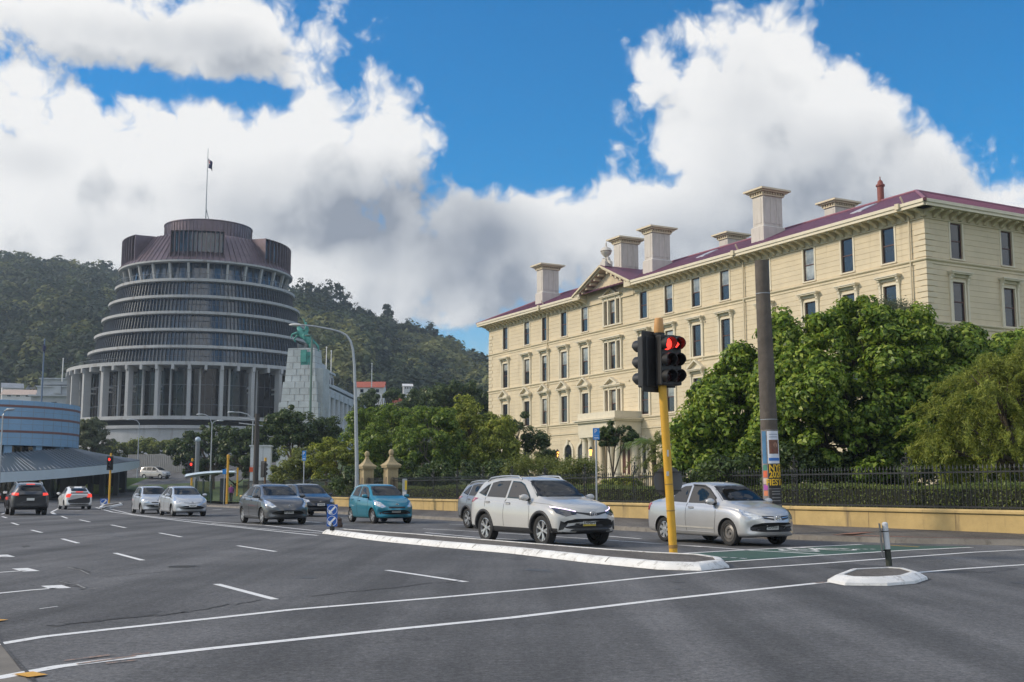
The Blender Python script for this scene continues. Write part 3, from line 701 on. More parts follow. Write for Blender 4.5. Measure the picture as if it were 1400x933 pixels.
M_STONE = mat('weathered_sandstone', (0.36, 0.29, 0.17), 0.88, var=0.2, scale=1.6, bump=0.25, bscale=14, dirt=((0.16, 0.13, 0.09), 1.8, 0.58))
def gate_pillar(px, Y, label):
    p = RP(WALL_X0, Y, 0.2); 
    r = empty('gate_pillar', p, WROT, label, 'gate pillar', 'stone gate pillars in the fence line'); r.scale = (0.72, 0.72, 0.94)
    MB().box((0, 0, 0.35), (1.12, 1.12, 0.7)).box((0, 0, 0.75), (1.02, 1.02, 0.12), top=(0.86, 0.86)).build('plinth', M_STONE, r)
    sh = MB().box((0, 0, 1.62), (0.80, 0.80, 1.64))
    for sx in (-1, 1):
        for s2 in (-1, 1): sh.box((sx * 0.37, s2 * 0.37, 1.62), (0.16, 0.16, 1.63))
    sh.build('shaft', M_STONE, r)
    nm = MB()
    for rot in (0, PI / 2, PI, -PI / 2):
        M_ = Matrix.Rotation(rot, 4, 'Z')
        pts = [(-0.2, 0.95)] + [(0.2, 0.95)] + [(0.2 * math.cos(a), 1.75 + 0.2 * math.sin(a)) for a in frange(0, PI, 9)]
        nm.prism(pts, 0.402, 0.43, 0, M_ @ XZ)
    nm.build('niche_panel', mat('sandstone_dark', (0.19, 0.15, 0.10), 0.9, scale=3), r)
    MB().box((0, 0, 2.46), (0.92, 0.92, 0.10)).box((0, 0, 2.57), (1.2, 1.2, 0.12)).build('cornice', M_STONE, r)
    cap = MB()
    lv = [(0.66, 2.63), (0.63, 2.70), (0.42, 2.82), (0.25, 2.98), (0.16, 3.14), (0.14, 3.18)]
    V = [(x * w, y * w, z) for w, z in lv for x, y in ((-1, -1), (1, -1), (1, 1), (-1, 1))]
    cap.add(V, [(i * 4 + k, i * 4 + (k + 1) % 4, i * 4 + 4 + (k + 1) % 4, i * 4 + 4 + k) for i in range(len(lv) - 1) for k in range(4)])
    cap.build('cap', M_STONE, r)
    MB().lathe([(0.14, 3.16), (0.18, 3.22), (0.12, 3.28), (0.14, 3.30)], 16).ball((0, 0, 3.45), 0.215, 16, 10).build('ball_finial', M_STONE, r, smooth=math.radians(50))
gate_pillar(535, 66.9, 'stone gate pillar with a ball finial on its curved cap, directly behind the teal car')
gate_pillar(501, 70.3, 'stone gate pillar with its curved cap half behind the tall grey lamp post')
# ------------------------------------------------------------------ the cream timber office building
M_CREAM = mat('cream_weatherboard', (0.62, 0.53, 0.375), 0.7, var=0.10, scale=0.6, dirt=((0.47, 0.39, 0.26), 1.1, 0.56), streak=True)
M_TRIM = mat('pale_trim_paint', (0.66, 0.60, 0.47), 0.65, var=0.07, scale=2)
M_TRIM2 = mat('cream_trim_paint', (0.62, 0.54, 0.39), 0.65, var=0.08, scale=2)
M_SASH = mat('oxblood_sash_paint', (0.085, 0.03, 0.022), 0.5, scale=3)
M_PANE = glass_opaque('window_glass', (0.018, 0.022, 0.028), 0.05, 0.03)
M_BLIND = glass_opaque('blind_behind_glass', (0.34, 0.36, 0.35), 0.12, 0.02)
M_ROOF = mat('maroon_corrugated_roof', (0.155, 0.058, 0.105), 0.55, var=0.2, scale=0.8, dirt=((0.19, 0.085, 0.12), 1.2, 0.6))
M_CHIM = mat('chimney_render', (0.56, 0.525, 0.48), 0.8, var=0.07, scale=1.4, dirt=((0.38, 0.35, 0.31), 1.8, 0.55), streak=True)
LF = 67.25; RFACE = 30.0; EAVE = 21.3; C3, C2, C1, GZ = 17.45, 13.0, 8.15, 1.45
OGB0 = Vector((29.241, 78.993, 0))
ogb = empty('timber_office_building', OGB0, RDROT, 'four storey cream weatherboard building with a maroon roof and grey chimneys', 'building')

def board_wall(L_, z0, z1, holes, m, y=0.0, course=0.415):
    """boarded wall in the XZ plane facing -Y with recessed openings"""
    us = sorted({0.0, L_} | {h[0] for h in holes} | {h[1] for h in holes})
    mb = MB()
    for a, b in zip(us, us[1:]):
        hs = sorted((h[2], h[3]) for h in holes if h[0] <= a + 1e-6 and h[1] >= b - 1e-6)
        z = z0; spans = []
        for h0, h1 in hs: spans.append((z, h0)); z = h1
        spans.append((z, z1))
        for s0, s1 in spans:
            k = math.floor((s0 - z0) / course + 1e-6); zz = s0
            while zz < s1 - 1e-4:
                nx = min(s1, z0 + (k + 1) * course)
                g = min(0.032, (nx - zz) / 2)
                mb.add([(a, y, zz), (b, y, zz), (b, y, nx - g), (a, y, nx - g)], [(0, 1, 2, 3)])
                mb.add([(a, y, nx - g), (b, y, nx - g), (b, y + 0.026, nx - g * .5), (a, y + 0.026, nx - g * .5), (a, y, nx), (b, y, nx)], [(0, 1, 2, 3), (3, 2, 5, 4)])
                zz = nx; k += 1
    d = 0.22
    for u0, u1, h0, h1 in holes:
        mb.add([(u0, y, h0), (u1, y, h0), (u1, y, h1), (u0, y, h1), (u0, y + d, h0), (u1, y + d, h0), (u1, y + d, h1), (u0, y + d, h1)], [(0, 4, 5, 1), (1, 5, 6, 2), (2, 6, 7, 3), (3, 7, 4, 0)])
    return mb

# window kits: meshes shared by every copy
def win_meshes(w, h):
    sash = MB()
    for x in (-w / 2 + 0.035, w / 2 - 0.035): sash.box((x, 0.13, h / 2), (0.07, 0.06, h))
    for z in (0.045, h / 2, h - 0.035): sash.box((0, 0.127, z), (w - 0.14, 0.066, 0.075))
    pane = MB().poly([(-w / 2 + .05, 0.145, 0.05), (w / 2 - .05, 0.145, 0.05), (w / 2 - .05, 0.145, h - .04), (-w / 2 + .05, 0.145, h - .04)])
    bls = []
    for lo in (0.52, 0.72, 0.06):
        q = MB().poly([(-w / 2 + .07, 0.141, h * lo), (w / 2 - .07, 0.141, h * lo), (w / 2 - .07, 0.141, h - .05), (-w / 2 + .07, 0.141, h - .05)])
        bls.append(make_mesh('blind', q.v, q.f, M_BLIND))
    return make_mesh('sash', sash.v, sash.f, M_SASH), make_mesh('pane', pane.v, pane.f, M_PANE), bls
def surround(w, h, tw=0.15, proud=0.045, sill=True):
    mb = MB()
    for s in (-1, 1): mb.box((s * (w / 2 + tw / 2), -proud / 2, h / 2), (tw, proud, h + 0.002))
    mb.box((0, -proud / 2, h + tw / 2), (w + 2 * tw, proud + .006, tw))
    if sill: mb.box((0, -0.06, -0.06), (w + 2 * tw + 0.12, 0.14, 0.12))
    return mb
def bracket(mb, x, z0, z1, w=0.17, d=0.30):
    n = 7
    P = [(-0.02, z0)] + [(-0.05 - d * (0.25 + 0.75 * (i / (n - 1)) ** 1.5) * (1 if i % 2 else 0.82), z0 + (z1 - z0) * i / (n - 1)) for i in range(n)] + [(-0.02, z1)]
    V = [(x - w / 2, a, b) for a, b in P] + [(x + w / 2, a, b) for a, b in P]; k = len(P)
    mb.add(V, [tuple(range(k)), tuple(reversed(range(k, 2 * k)))] + [(i, k + i, k + (i + 1) % k, (i + 1) % k) for i in range(k)])
def hood(mb, w, zb, pediment):
    hw = w / 2 + 0.52
    for s in (-1, 1):
        mb.box((s * (w / 2 + 0.28), -0.06, zb / 2 - 0.2), (0.18, 0.12, zb + 0.28))     # pilaster strip
        bracket(mb, s * (w / 2 + 0.28), zb - 0.72, zb, 0.2, 0.34)
    mb.box((0, -0.06, zb - 0.10), (w + 0.36, 0.10, 0.2))
    mb.box((0, -0.21, zb + 0.05), (2 * hw - 0.12, 0.42, 0.10)); mb.box((0, -0.24, zb + 0.14), (2 * hw, 0.50, 0.09))
    if pediment:
        ph = 0.72
        mb.prism([(-hw + .1, zb + 0.19), (hw - .1, zb + 0.19), (0, zb + 0.13 + ph)], 0.0, 0.10, 0, XZ)
        for s in (-1, 1):
            V = [(s * hw, zb + 0.18), (s * hw, zb + 0.30), (0, zb + 0.34 + ph), (0, zb + 0.18 + ph)]
            mb.prism(V, 0.0, 0.44, 0, XZ)
W_TOP, W_MID, W_LOW, W_GR = (1.22, 2.62), (1.22, 2.88), (1.22, 2.80), (1.3, 2.7)
def kit(w, h, kind):
    mb = surround(w, h, sill=kind != 'top')
    if kind == 'top':
        mb.box((0, -0.05, -0.05), (w + 0.3, 0.1, 0.1))
    if kind == 'flat': hood(mb, w, h + 0.52, False)
    if kind == 'ped': hood(mb, w, h + 0.62, True)
    return (make_mesh('window_surround', mb.v, mb.f, M_TRIM),) + win_meshes(w, h)
KITS = {'top': kit(*W_TOP, 'top'), 'flat': kit(*W_MID, 'flat'), 'ped': kit(*W_LOW, 'ped'), 'plain': kit(*W_GR, 'top')}
rw = random.Random(5)
def put_window(kind, parent, loc, rz, blind=None):
    ms = KITS[kind]
    o = link('window', ms[0], parent, loc, rz)
    link('sash', ms[1], o); link('pane', ms[2], o)
    if rw.random() < (0.25 if blind is False else 0.5): link('blind', rw.choice((ms[3][0], ms[3][0], ms[3][1], ms[3][2])), o)
    return o

S_TOP = [3.4, 7.5, 11.66, 16.9, 22.15, 26.25, 30.4, 34.5, 45.25, 49.5, 53.63, 57.74, 63.0]
S_MID = 39.9
LONG = lambda s, off=0.0: (-off, s, 0)          # long front: s metres from the near corner, off metres out from the wall
RZL = -PI / 2
def U(s): return LF - s
holes = []
for s in S_TOP:
    u = U(s)
    holes += [(u - .61, u + .61, 17.74, 20.36), (u - .61, u + .61, 13.17, 16.05), (u - .61, u + .61, 8.42, 11.22)]
for du, w in ((0, 1.05), (-1.15, 0.5), (1.15, 0.5)):
    u = U(S_MID) + du
    holes += [(u - w / 2, u + w / 2, 17.85, 20.36), (u - w / 2, u + w / 2, 13.3, 16.05), (u - w / 2, u + w / 2, 8.5, 11.2)]
GR_S = [3.4, 7.5, 11.66, 16.9, 22.15, 26.25, 30.4]
GR_ARCH = [45.9, 48.6, 53.6, 57.7, 63.0]
for s in GR_S: holes.append((U(s) - .65, U(s) + .65, 3.1, 5.8))
wl = board_wall(LF, GZ, EAVE - 0.3, holes, M_CREAM)
wl.build('long_front_wall', M_CREAM, ogb, loc=(0, LF, 0), rz=RZL)
rh = []
S_R = [3.2, 8.6, 14.0, 19.4, 24.8]
for s in S_R: rh += [(s - .61, s + .61, 17.74, 20.36), (s - .61, s + .61, 13.17, 16.05), (s - .61, s + .61, 8.42, 11.22), (s - .65, s + .65, 3.1, 5.8)]
board_wall(RFACE, GZ, EAVE - 0.3, rh, M_CREAM).build('end_wall', M_CREAM, ogb)
MB().add([(0, LF, GZ), (12, LF, GZ), (12, LF, EAVE), (0, LF, EAVE)], [(0, 1, 2, 3)]).add([(RFACE, 0, GZ), (RFACE, 12, GZ), (RFACE, 12, EAVE), (RFACE, 0, EAVE)], [(0, 1, 2, 3)]).add([(12, LF, GZ), (12, 12, GZ), (12, 12, EAVE), (12, LF, EAVE)], [(0, 1, 2, 3)]).add([(12, 12, GZ), (RFACE, 12, GZ), (RFACE, 12, EAVE), (12, 12, EAVE)], [(0, 1, 2, 3)]).build('courtyard_wall', M_CREAM, ogb)
for s in S_TOP:
    put_window('top', ogb, (0, s, 17.74), RZL); put_window('flat', ogb, (0, s, 13.17), RZL); put_window('ped', ogb, (0, s, 8.42), RZL)
for s in GR_S: put_window('plain', ogb, (0, s, 3.1), RZL)
for s in S_R:
    put_window('top', ogb, (s, 0, 17.74), 0, False); put_window('flat', ogb, (s, 0, 13.17), 0, False); put_window('ped', ogb, (s, 0, 8.42), 0, False); put_window('plain', ogb, (s, 0, 3.1), 0, False)
# triple windows of the middle bay
def triple(kind, z, h):
    mb = MB(); ga = MB(); sa = MB()
    for x in (-1.55, -0.72, 0.72, 1.55):
        mb.box((x, -0.09, h / 2), (0.22, 0.18, h + 0.1)); bracket(mb, x, h - 0.35, h + 0.25, 0.2, 0.25)
    mb.box((0, -0.06, -0.08), (3.5, 0.2, 0.14)); mb.box((0, -0.10, h + 0.16), (3.4, 0.16, 0.3))
    mb.box((0, -0.22, h + 0.36), (3.6, 0.44, 0.1)); mb.box((0, -0.26, h + 0.46), (3.8, 0.52, 0.1))
    if kind == 'ped':
        mb.prism([(-1.0, h + 0.5), (1.0, h + 0.5), (0, h + 1.1)], 0, 0.12, 0, XZ)
        for s in (-1, 1): mb.prism([(s * 1.15, h + 0.51), (s * 1.15, h + 0.63), (0, h + 1.28), (0, h + 1.1)], 0, 0.5, 0, XZ)
    o = mb.build('window_surround', M_TRIM, ogb, loc=(0, S_MID, z), rz=RZL)
    for x, w in ((0, 1.05), (-1.15, 0.5), (1.15, 0.5)):
        s_, p_, b_ = win_meshes(w, h - .05)
        link('sash', s_, o, (x, 0, 0)); link('pane', p_, o, (x, 0, 0))
        if x == 0: link('blind', b_[0], o, (x, 0, 0))
triple('ped', 17.85, 2.5); triple('flat', 13.3, 2.75); triple('ped', 8.5, 2.7)
# arched ground floor windows
def arched(s, w, z0, z1):
    mb = MB(); r = w / 2
    A = [PI * i / 12 for i in range(13)]
    out = [(r + 0.28, 0)] + [((r + 0.28) * math.cos(a), z1 - z0 - r + (r + 0.28) * math.sin(a)) for a in A] + [(-r - 0.28, 0)]
    inn = [(r, 0)] + [(r * math.cos(a), z1 - z0 - r + r * math.sin(a)) for a in A] + [(-r, 0)]
    k = len(out)
    V = [(x, -0.14, z) for x, z in out] + [(x, -0.14, z) for x, z in inn] + [(x, -0.0, z) for x, z in out] + [(x, -0.02, z) for x, z in inn]
    mb.add(V, [(i, i + 1, k + i + 1, k + i) for i in range(k - 1)] + [(i, 2 * k + i, 2 * k + i + 1, i + 1) for i in range(k - 1)] + [(k + i, k + i + 1, 3 * k + i + 1, 3 * k + i) for i in range(k - 1)])
    mb.box((0, -0.13, z1 - z0 + 0.28), (0.24, 0.3, 0.42), top=(1.3, 1)); mb.box((0, -0.1, -0.08), (w + 0.8, 0.25, 0.16))
    o = mb.build('window_surround', M_TRIM, ogb, loc=(0, s, z0), rz=RZL)
    MB().poly([(x, -0.02, z) for x, z in inn]).build('pane', M_PANE, o)
for s in GR_ARCH: arched(s, 1.5, 3.0, 6.0)
for s in (38.0, 36.1, 34.6): arched(s, 0.6, 2.8, 5.9)
# horizontal mouldings and quoins
def course_band(name, z, prof, m):
    for L_, loc, rz in ((LF + 0.0, (0, LF, 0), RZL), (RFACE, (0, 0, 0), 0)):
        k = len(prof)
        V = [(0 if rz == 0 else 0, y, z + dz) for y, dz in prof] + [(L_ , y, z + dz) for y, dz in prof]
        if rz == 0: V = [(y if i < k else L_, y, zz) for i, (x, y, zz) in enumerate(V)]
        else: V = [((0 - (-y) if False else 0) if i < k else L_ - y, y, zz) for i, (x, y, zz) in enumerate(V)]
        MB().add(V, [(i, i + 1, k + i + 1, k + i) for i in range(k - 1)] + [tuple(range(k)), tuple(reversed(range(k, 2 * k)))]).build(name, m, ogb, loc=loc, rz=rz)
P1 = [(0, -0.30), (-0.06, -0.28), (-0.06, -0.12), (-0.16, -0.06), (-0.20, 0.0), (-0.20, 0.07), (0, 0.12)]
course_band('string_course', C3, P1, M_TRIM2); course_band('string_course', C2, P1, M_TRIM2); course_band('string_course', C1, P1, M_TRIM2)
course_band('string_course', C1 - 1.0, [(0, -0.1), (-0.1, -0.08), (-0.1, 0.06), (0, 0.08)], M_TRIM2)
course_band('string_course', GZ + 1.2, [(0, -0.1), (-0.14, -0.08), (-0.14, 0.06), (0, 0.08)], M_TRIM2)
qm, qf = MB(), MB()
for i in range(int((EAVE - 1.3 - GZ) / 0.415)):
    z = GZ + 0.415 * i + 0.19
    l1, l2 = (0.95, 0.6) if i % 2 else (0.6, 0.95)
    qm.box((-0.02, l1 / 2 - 0.045, z), (0.05, l1 + 0.04, 0.34)).box((l2 / 2 + 0.008, -0.02, z), (l2 - 0.01, 0.05, 0.34))
    qf.box((-0.02, LF - l1 / 2, z), (0.05, l1, 0.34))
qm.build('quoins', M_TRIM2, ogb); qf.build('quoins', M_TRIM2, ogb)
# eaves: frieze, brackets, soffit, gutter
PAV0, PAV1 = 35.3, 44.5
def eave_run(L_, loc, rz, gaps=(), ext=(1.15, 1.15)):
    fr, gu = MB(), MB(); brs = [MB(), MB()]
    cuts = [-ext[0]] + [c for g in gaps for c in g] + [L_ + ext[1]]
    for a, b in zip(cuts[::2], cuts[1::2]):
        gu.box(((a + b) / 2, -0.58, EAVE - 0.26), (b - a, 1.14, 0.06))
        gu.box(((a + b) / 2, -1.06, EAVE - 0.13), (b - a, 0.14, 0.2)); gu.box(((a + b) / 2, -1.13, EAVE + 0.07), (b - a + 0.06, 0.14, 0.22)).box(((a + b) / 2, -1.185, EAVE - 0.04), (b - a + .04, 0.05, 0.035))
    fr.box((L_ / 2, -0.05, EAVE - 0.55), (L_ + (0.1 if rz else -0.1), 0.09, 0.5)); fr.box((L_ / 2, -0.06, EAVE - 0.86), (L_, 0.11, 0.07))
    n = int(L_ / 0.86)
    for i in range(n + 1):
        x = i * L_ / n
        if any(g[0] < x < g[1] for g in gaps): continue
        V = [(-0.10, EAVE - 0.80), (-0.22, EAVE - 0.78), (-0.42, EAVE - 0.58), (-0.78, EAVE - 0.48), (-0.92, EAVE - 0.40), (-0.92, EAVE - 0.30), (-0.10, EAVE - 0.30)]
        k = len(V); w = 0.15; br = brs[1 if gaps and x > gaps[0][1] else 0]
        br.add([(x - w, a, b) for a, b in V] + [(x + w, a, b) for a, b in V], [tuple(range(k)), tuple(reversed(range(k, 2 * k)))] + [(j, k + j, k + (j + 1) % k, (j + 1) % k) for j in range(k)])
    fr.build('frieze', M_TRIM2, ogb, loc=loc, rz=rz); [b_.build('eaves_brackets', M_TRIM2, ogb, loc=loc, rz=rz) for b_ in brs if b_.v]; gu.build('gutter_and_soffit', M_TRIM, ogb, loc=loc, rz=rz)
eave_run(LF, (0, LF, 0), RZL, [(U(PAV1), U(PAV0))], (1.1, 1.0))
eave_run(RFACE, (0, 0, 0), 0, (), (0.95, 0.5))
# hipped roof
SL, RIDGE = 0.45, 4.8
def rz_(d): return EAVE + 0.10 + SL * (d + 1.18)
zr = rz_(RIDGE); e = -1.18; B = RIDGE * 2
rf = MB()
V = [(e, e, rz_(e)), (RFACE, e, rz_(e)), (RFACE, RIDGE, zr), (RIDGE, RIDGE, zr), (e, LF + 1.18, rz_(e)), (RIDGE, LF - RIDGE, zr), (B + 1.2, LF + 1.18, rz_(e)), (B + 1.2, B + 1.2, rz_(e)), (RFACE, B + 1.2, rz_(e))]
rf.add(V, [(0, 1, 2, 3), (0, 3, 5, 4), (4, 5, 6), (3, 7, 6, 5), (3, 2, 8, 7)])
roof = rf.build('roof', M_ROOF, ogb)
seam = MB()
for i in range(int(LF / 0.6)):
    y = 0.3 + i * 0.6
    t0 = e; t1 = min(RIDGE, max(e, min(y, LF - y)))
    if t1 > t0 + .2: seam.tube([(t0, y, rz_(t0) + 0.01), (t1, y, rz_(t1) + 0.01)], 0.02, 4, cap=False)
for i in range(int(RFACE / 0.6)):
    x = 0.3 + i * 0.6; t1 = min(RIDGE, x)
    seam.tube([(x, e, rz_(e) + 0.01), (x, t1, rz_(t1) + 0.01)], 0.02, 4, cap=False)
seam.build('roof_seams', M_ROOF, roof)
rc = MB()
for a, b in (((e, e, rz_(e)), (RIDGE, RIDGE, zr)), ((RIDGE, RIDGE, zr), (RIDGE, LF - RIDGE, zr)), ((RIDGE, RIDGE, zr), (RFACE, RIDGE, zr)), ((e, LF + 1.18, rz_(e)), (RIDGE, LF - RIDGE, zr))): rc.tube([a, b], 0.13, 6)
rc.build('ridge_capping', mat('pink_ridge_capping', (0.24, 0.09, 0.12), 0.5), roof)
M_SKYL = mat('pale_skylight', (0.45, 0.45, 0.48), 0.3)
for s in (8.3, 28.0):
    q = [(x, s + dy) for x, dy in ((1.9, -0.6), (1.9, 0.6), (3.6, 0.6), (3.6, -0.6))]
    MB().add([(x, y, rz_(x) + 0.09) for x, y in q] + [(x, y, rz_(x)) for x, y in q], [(0, 1, 2, 3), (4, 5, 1, 0), (5, 6, 2, 1), (6, 7, 3, 2), (7, 4, 0, 3)]).build('skylight', M_SKYL, roof)
# chimneys
def chimney(x, s, h_top, zb):
    mb = MB(); w, d = 2.15, 1.35
    mb.box((0, 0, 0.9), (w + 0.28, d + 0.28, 1.8)); mb.box((0, 0, 1.86), (w + 0.28, d + 0.28, 0.12), top=(0.9, 0.86))
    mb.box((0, 0, (h_top - 0.75 + 1.8) / 2), (w, d, h_top - 0.75 - 1.8))
    for k in (-1, 1):
        for j in range(-1, 2): mb.box((j * w * 0.31, k * d / 2, (h_top + 1.2) / 2), (w * 0.24, 0.06, h_top - 3.1))
        mb.box((k * w / 2, 0, (h_top + 1.2) / 2), (0.06, d * 0.62, h_top - 3.1))
    o = mb.build('chimney', M_CHIM, roof, loc=(x, s, zb))
    cm = MB()
    cm.box((0, 0, h_top - 0.66), (w + 0.25, d + 0.25, 0.16))
    for j in range(9):
        t = (j / 8 - 0.5)
        for k in (-1, 1): cm.box((t * (w + .2), k * (d / 2 + 0.12), h_top - 0.50), (0.12, 0.2, 0.2))
        if j < 6:
            t = j / 5 - 0.5
            for k in (-1, 1): cm.box((k * (w / 2 + 0.12), t * (d + .2), h_top - 0.50), (0.2, 0.12, 0.2))
    cm.box((0, 0, h_top - 0.36), (w + 0.75, d + 0.75, 0.14)); cm.box((0, 0, h_top - 0.22), (w + 1.15, d + 1.15, 0.16)); cm.box((0, 0, h_top - 0.08), (w + 0.95, d + 0.95, 0.12), top=(0.8, 0.75))
    cm.build('chimney_cap', M_TRIM2, o)
for s in (57.4, 41.2, 35.7, 19.3): chimney(2.6, s, 5.3, 22.0)
for s in (35.0, 19.8): chimney(11.5, s, 4.9, 22.6)
fl = MB().lathe([(0.36, 0), (0.36, 0.15), (0.27, 0.2), (0.27, 1.35), (0.36, 1.4), (0.36, 1.52), (0.24, 1.6), (0.2, 1.8), (0.05, 1.95), (0.04, 2.2), (0, 2.22)], 12)
fl.build('flue', mat('red_flue', (0.22, 0.06, 0.045), 0.6), roof, loc=(4.9, 8.5, zr - 0.15), smooth=math.radians(40))
# middle gable with its raking cornice and finial
gb = MB(); gw = 4.35; zb = EAVE + 0.1; gh = 1.85
gb.prism([(-gw, EAVE - 1.0), (gw, EAVE - 1.0), (gw, zb + 0.05), (0, zb + gh), (-gw, zb + 0.05)], 0.02, 0.14, 0, XZ)
gable = gb.build('gable', M_CREAM, ogb, loc=(0, S_MID + 0.5, 0), rz=RZL)
rk = MB()
for s in (-1, 1):
    for o0, o1, t, p in ((0.0, 0.16, 0.12, 1.2), (0.16, 0.36, 0.0, 1.3)):
        rk.prism([(s * (gw + 1.0), zb - 0.25 + o0), (s * (gw + 1.0), zb - 0.25 + o1), (0, zb + gh + 0.30 + o1), (0, zb + gh + 0.30 + o0)], -0.3, p - t, 0, XZ)
    for i in range(1, 7):
        x = s * (gw + 0.8) * i / 6.5; z = zb + gh + 0.30 - (gh + 0.55) * abs(x) / (gw + 1.0)
        rk.box((x, -0.5, z - 0.14), (0.28, 0.8, 0.28))
    rk.box((s * (gw + 0.45), -0.6, EAVE - 0.1), (1.1, 1.2, 0.5))
rk.build('raking_cornice', M_TRIM2, gable)
gr = MB()
gr.add([(-gw - 1, -1.3, zb + 0.12), (0, -1.3, zb + gh + 0.67), (gw + 1, -1.3, zb + 0.12), (-gw - 1, 5.2, zb + 0.12), (0, 5.2, zb + gh + 0.67), (gw + 1, 5.2, zb + 0.12)], [(0, 1, 4, 3), (1, 2, 5, 4)])
gr.build('gable_roof', M_ROOF, gable)
fn = MB().box((0, -0.4, 0.25), (0.9, 0.9, 0.5)).box((0, -0.4, 0.62), (0.66, 0.66, 0.3))
fn.lathe([(0.16, 0.75), (0.13, 0.95), (0.22, 1.05), (0.5, 1.35), (0.56, 1.5), (0.5, 1.55), (0.62, 1.62), (0.58, 1.72), (0.42, 1.95), (0.12, 2.1), (0.08, 2.2), (0.1, 2.28), (0.03, 2.6), (0, 2.9)], 16, 0, Matrix.Translation((0, -0.4, 0)))
for s in (-1, 1): fn.prism([(s * 0.33, 0.45), (s * 1.0, 0.1), (s * 0.9, 0.42), (s * 0.55, 0.62), (s * 0.48, 0.95), (s * 0.3, 0.95)], 0.25, 0.55, 0, XZ)
fn.build('urn_finial', M_CHIM, gable, loc=(0, 0, zb + gh + 0.55), smooth=math.radians(40))
# portico
pt = MB(); pw = 6.6; pd = 3.0
pc = 38.5
pt.box((0, -pd / 2, 8.05), (pw, pd, 0.16)).box((0, -pd / 2 - 0.05, 8.43), (pw + 0.1, pd + 0.06, 0.62)).box((0, -pd / 2 - 0.15, 8.0), (pw + 0.9, pd + 0.6, 0.12)).box((0, -pd / 2 - 0.1, 7.86), (pw + 0.6, pd + 0.4, 0.16))
pt.box((0, -pd / 2 - .03, 7.2), (pw + 0.12, pd, 1.2)).box((0, -pd / 2 - .02, 6.5), (pw - 0.1, pd, 0.3))
port = pt.build('portico', M_TRIM, ogb, loc=(0, pc, 0), rz=RZL)
pcol = MB().lathe([(0.48, 0), (0.48, 0.12), (0.40, 0.18), (0.41, 0.28), (0.36, 0.34), (0.36, 1.6), (0.31, 4.1), (0.36, 4.16), (0.33, 4.2), (0.42, 4.35), (0.42, 4.42)], 20).box((0, 0, 4.47), (0.92, 0.92, 0.12))
pcm = make_mesh('column', pcol.v, pcol.f, M_TRIM, smooth=math.radians(40))
for x in (-2.85, -1.75, 1.75, 2.85): link('column', pcm, port, (x, -pd + 0.5, 1.9))
for x in (-2.85, 2.85): link('column', pcm, port, (x, -0.5, 1.9))
MB().box((0, -pd / 2, 1.65), (pw + 1.2, pd + 0.8, 0.5)).box((0, -pd / 2 - .6, 1.45), (pw + 1.2, pd + 1.6, 0.3)).build('steps', M_STONE, port)
MB().box((0, -0.03, 3.6), (2.6, 0.1, 3.3)).build('door', M_SASH, port)
# downpipes
for s in (1.25, 19.5, 52.9):
    MB().tube([(0.0, 0, 0), (0, 0, EAVE - 2.2 - 0), (-0.05, 0, EAVE - 1.7), (-0.75, 0, EAVE - 0.6)], 0.065, 8).build('downpipe', M_TRIM2, ogb, loc=(-0.16, s, 1.4), smooth=1)
    MB().box((0, 0, 0), (0.2, 0.34, 0.42)).build('rainwater_head', M_TRIM2, ogb, loc=(-1.25, s, EAVE + 0.02))
gl = MB()
rq = random.Random(3)
for i in range(9):
    s = rq.uniform(2, 60); z = rq.choice((16.2, 11.9))
    gl.box((-0.06, s, z), (0.1, 0.12, 0.14))
gl.build('wall_fitting', M_TRIM2, ogb)

# two lit lamps in front of the portico
M_LAMPGLOW = mat('lamp_glow', (0.9, 0.5, 0.15), 0.5, emit=((1.0, 0.42, 0.08), 3.2))
def garden_lamp(px, py, Y, label):
    p = at(px, py, Y)
    z0 = 1.4
    r = empty('garden_lamp', (p.x, p.y, z0), 0, label, 'lamp', 'lit lamps before the portico')
    r.scale = (0.75, 0.75, 1.0)
    h = p.z - z0
    MB().tube([(0, 0, 0), (0, 0, 0.3)], 0.09, 8).tube([(0, 0, 0.3), (0, 0, h - 0.35)], 0.045, 8).build('post', M_IRON, r)
    MB().lathe([(0.10, h - 0.35), (0.2, h + 0.2), (0.0, h + 0.2)], 8).build('lamp_glass', M_LAMPGLOW, r)
    MB().lathe([(0.24, h + 0.2), (0.14, h + 0.36), (0.04, h + 0.44), (0.0, h + 0.5)], 8).build('lamp_hood', M_IRON, r)
garden_lamp(762, 621, 107, 'lit orange lamp in the shrubs left of the portico')
garden_lamp(807.5, 618, 101, 'lit orange lamp beside the portico columns, close to the blue parking sign')

# ------------------------------------------------------------------ round ministerial tower
M_CONC = mat('pale_concrete', (0.37, 0.385, 0.40), 0.85, var=0.12, scale=0.5, bump=0.1, bscale=6, dirt=((0.24, 0.23, 0.22), 0.9, 0.54), streak=True)
M_FIN = mat('bronze_fins', (0.085, 0.095, 0.112), 0.42, metal=0.3, scale=0.3, var=0.25)
M_BEEGL = glass_opaque('tower_glass', (0.028, 0.055, 0.095), 0.06, 0.05)
M_HALLGL = glass_opaque('hall_glass', (0.016, 0.015, 0.016), 0.05, 0.08); M_HALLGL.node_tree.nodes['Principled BSDF'].inputs['Specular IOR Level'].default_value = 0.3
M_COPPER = mat('brown_copper', (0.135, 0.10, 0.118), 0.42, metal=0.45, var=0.3, scale=0.5, dirt=((0.075, 0.065, 0.085), 0.6, 0.6))
M_SHADE = mat('painted_shade', (0.012, 0.012, 0.014), 0.8)
BY = 240.0
bp = at(275.5, 600, BY)
bee = empty('round_tower', (bp.x, BY, 0), 0, 'tall tapering round concrete tower of stacked window rings under a brown copper crown', 'building')
def ringmb(prof, seg=144): return MB().lathe(prof, seg)
SM = math.radians(40)
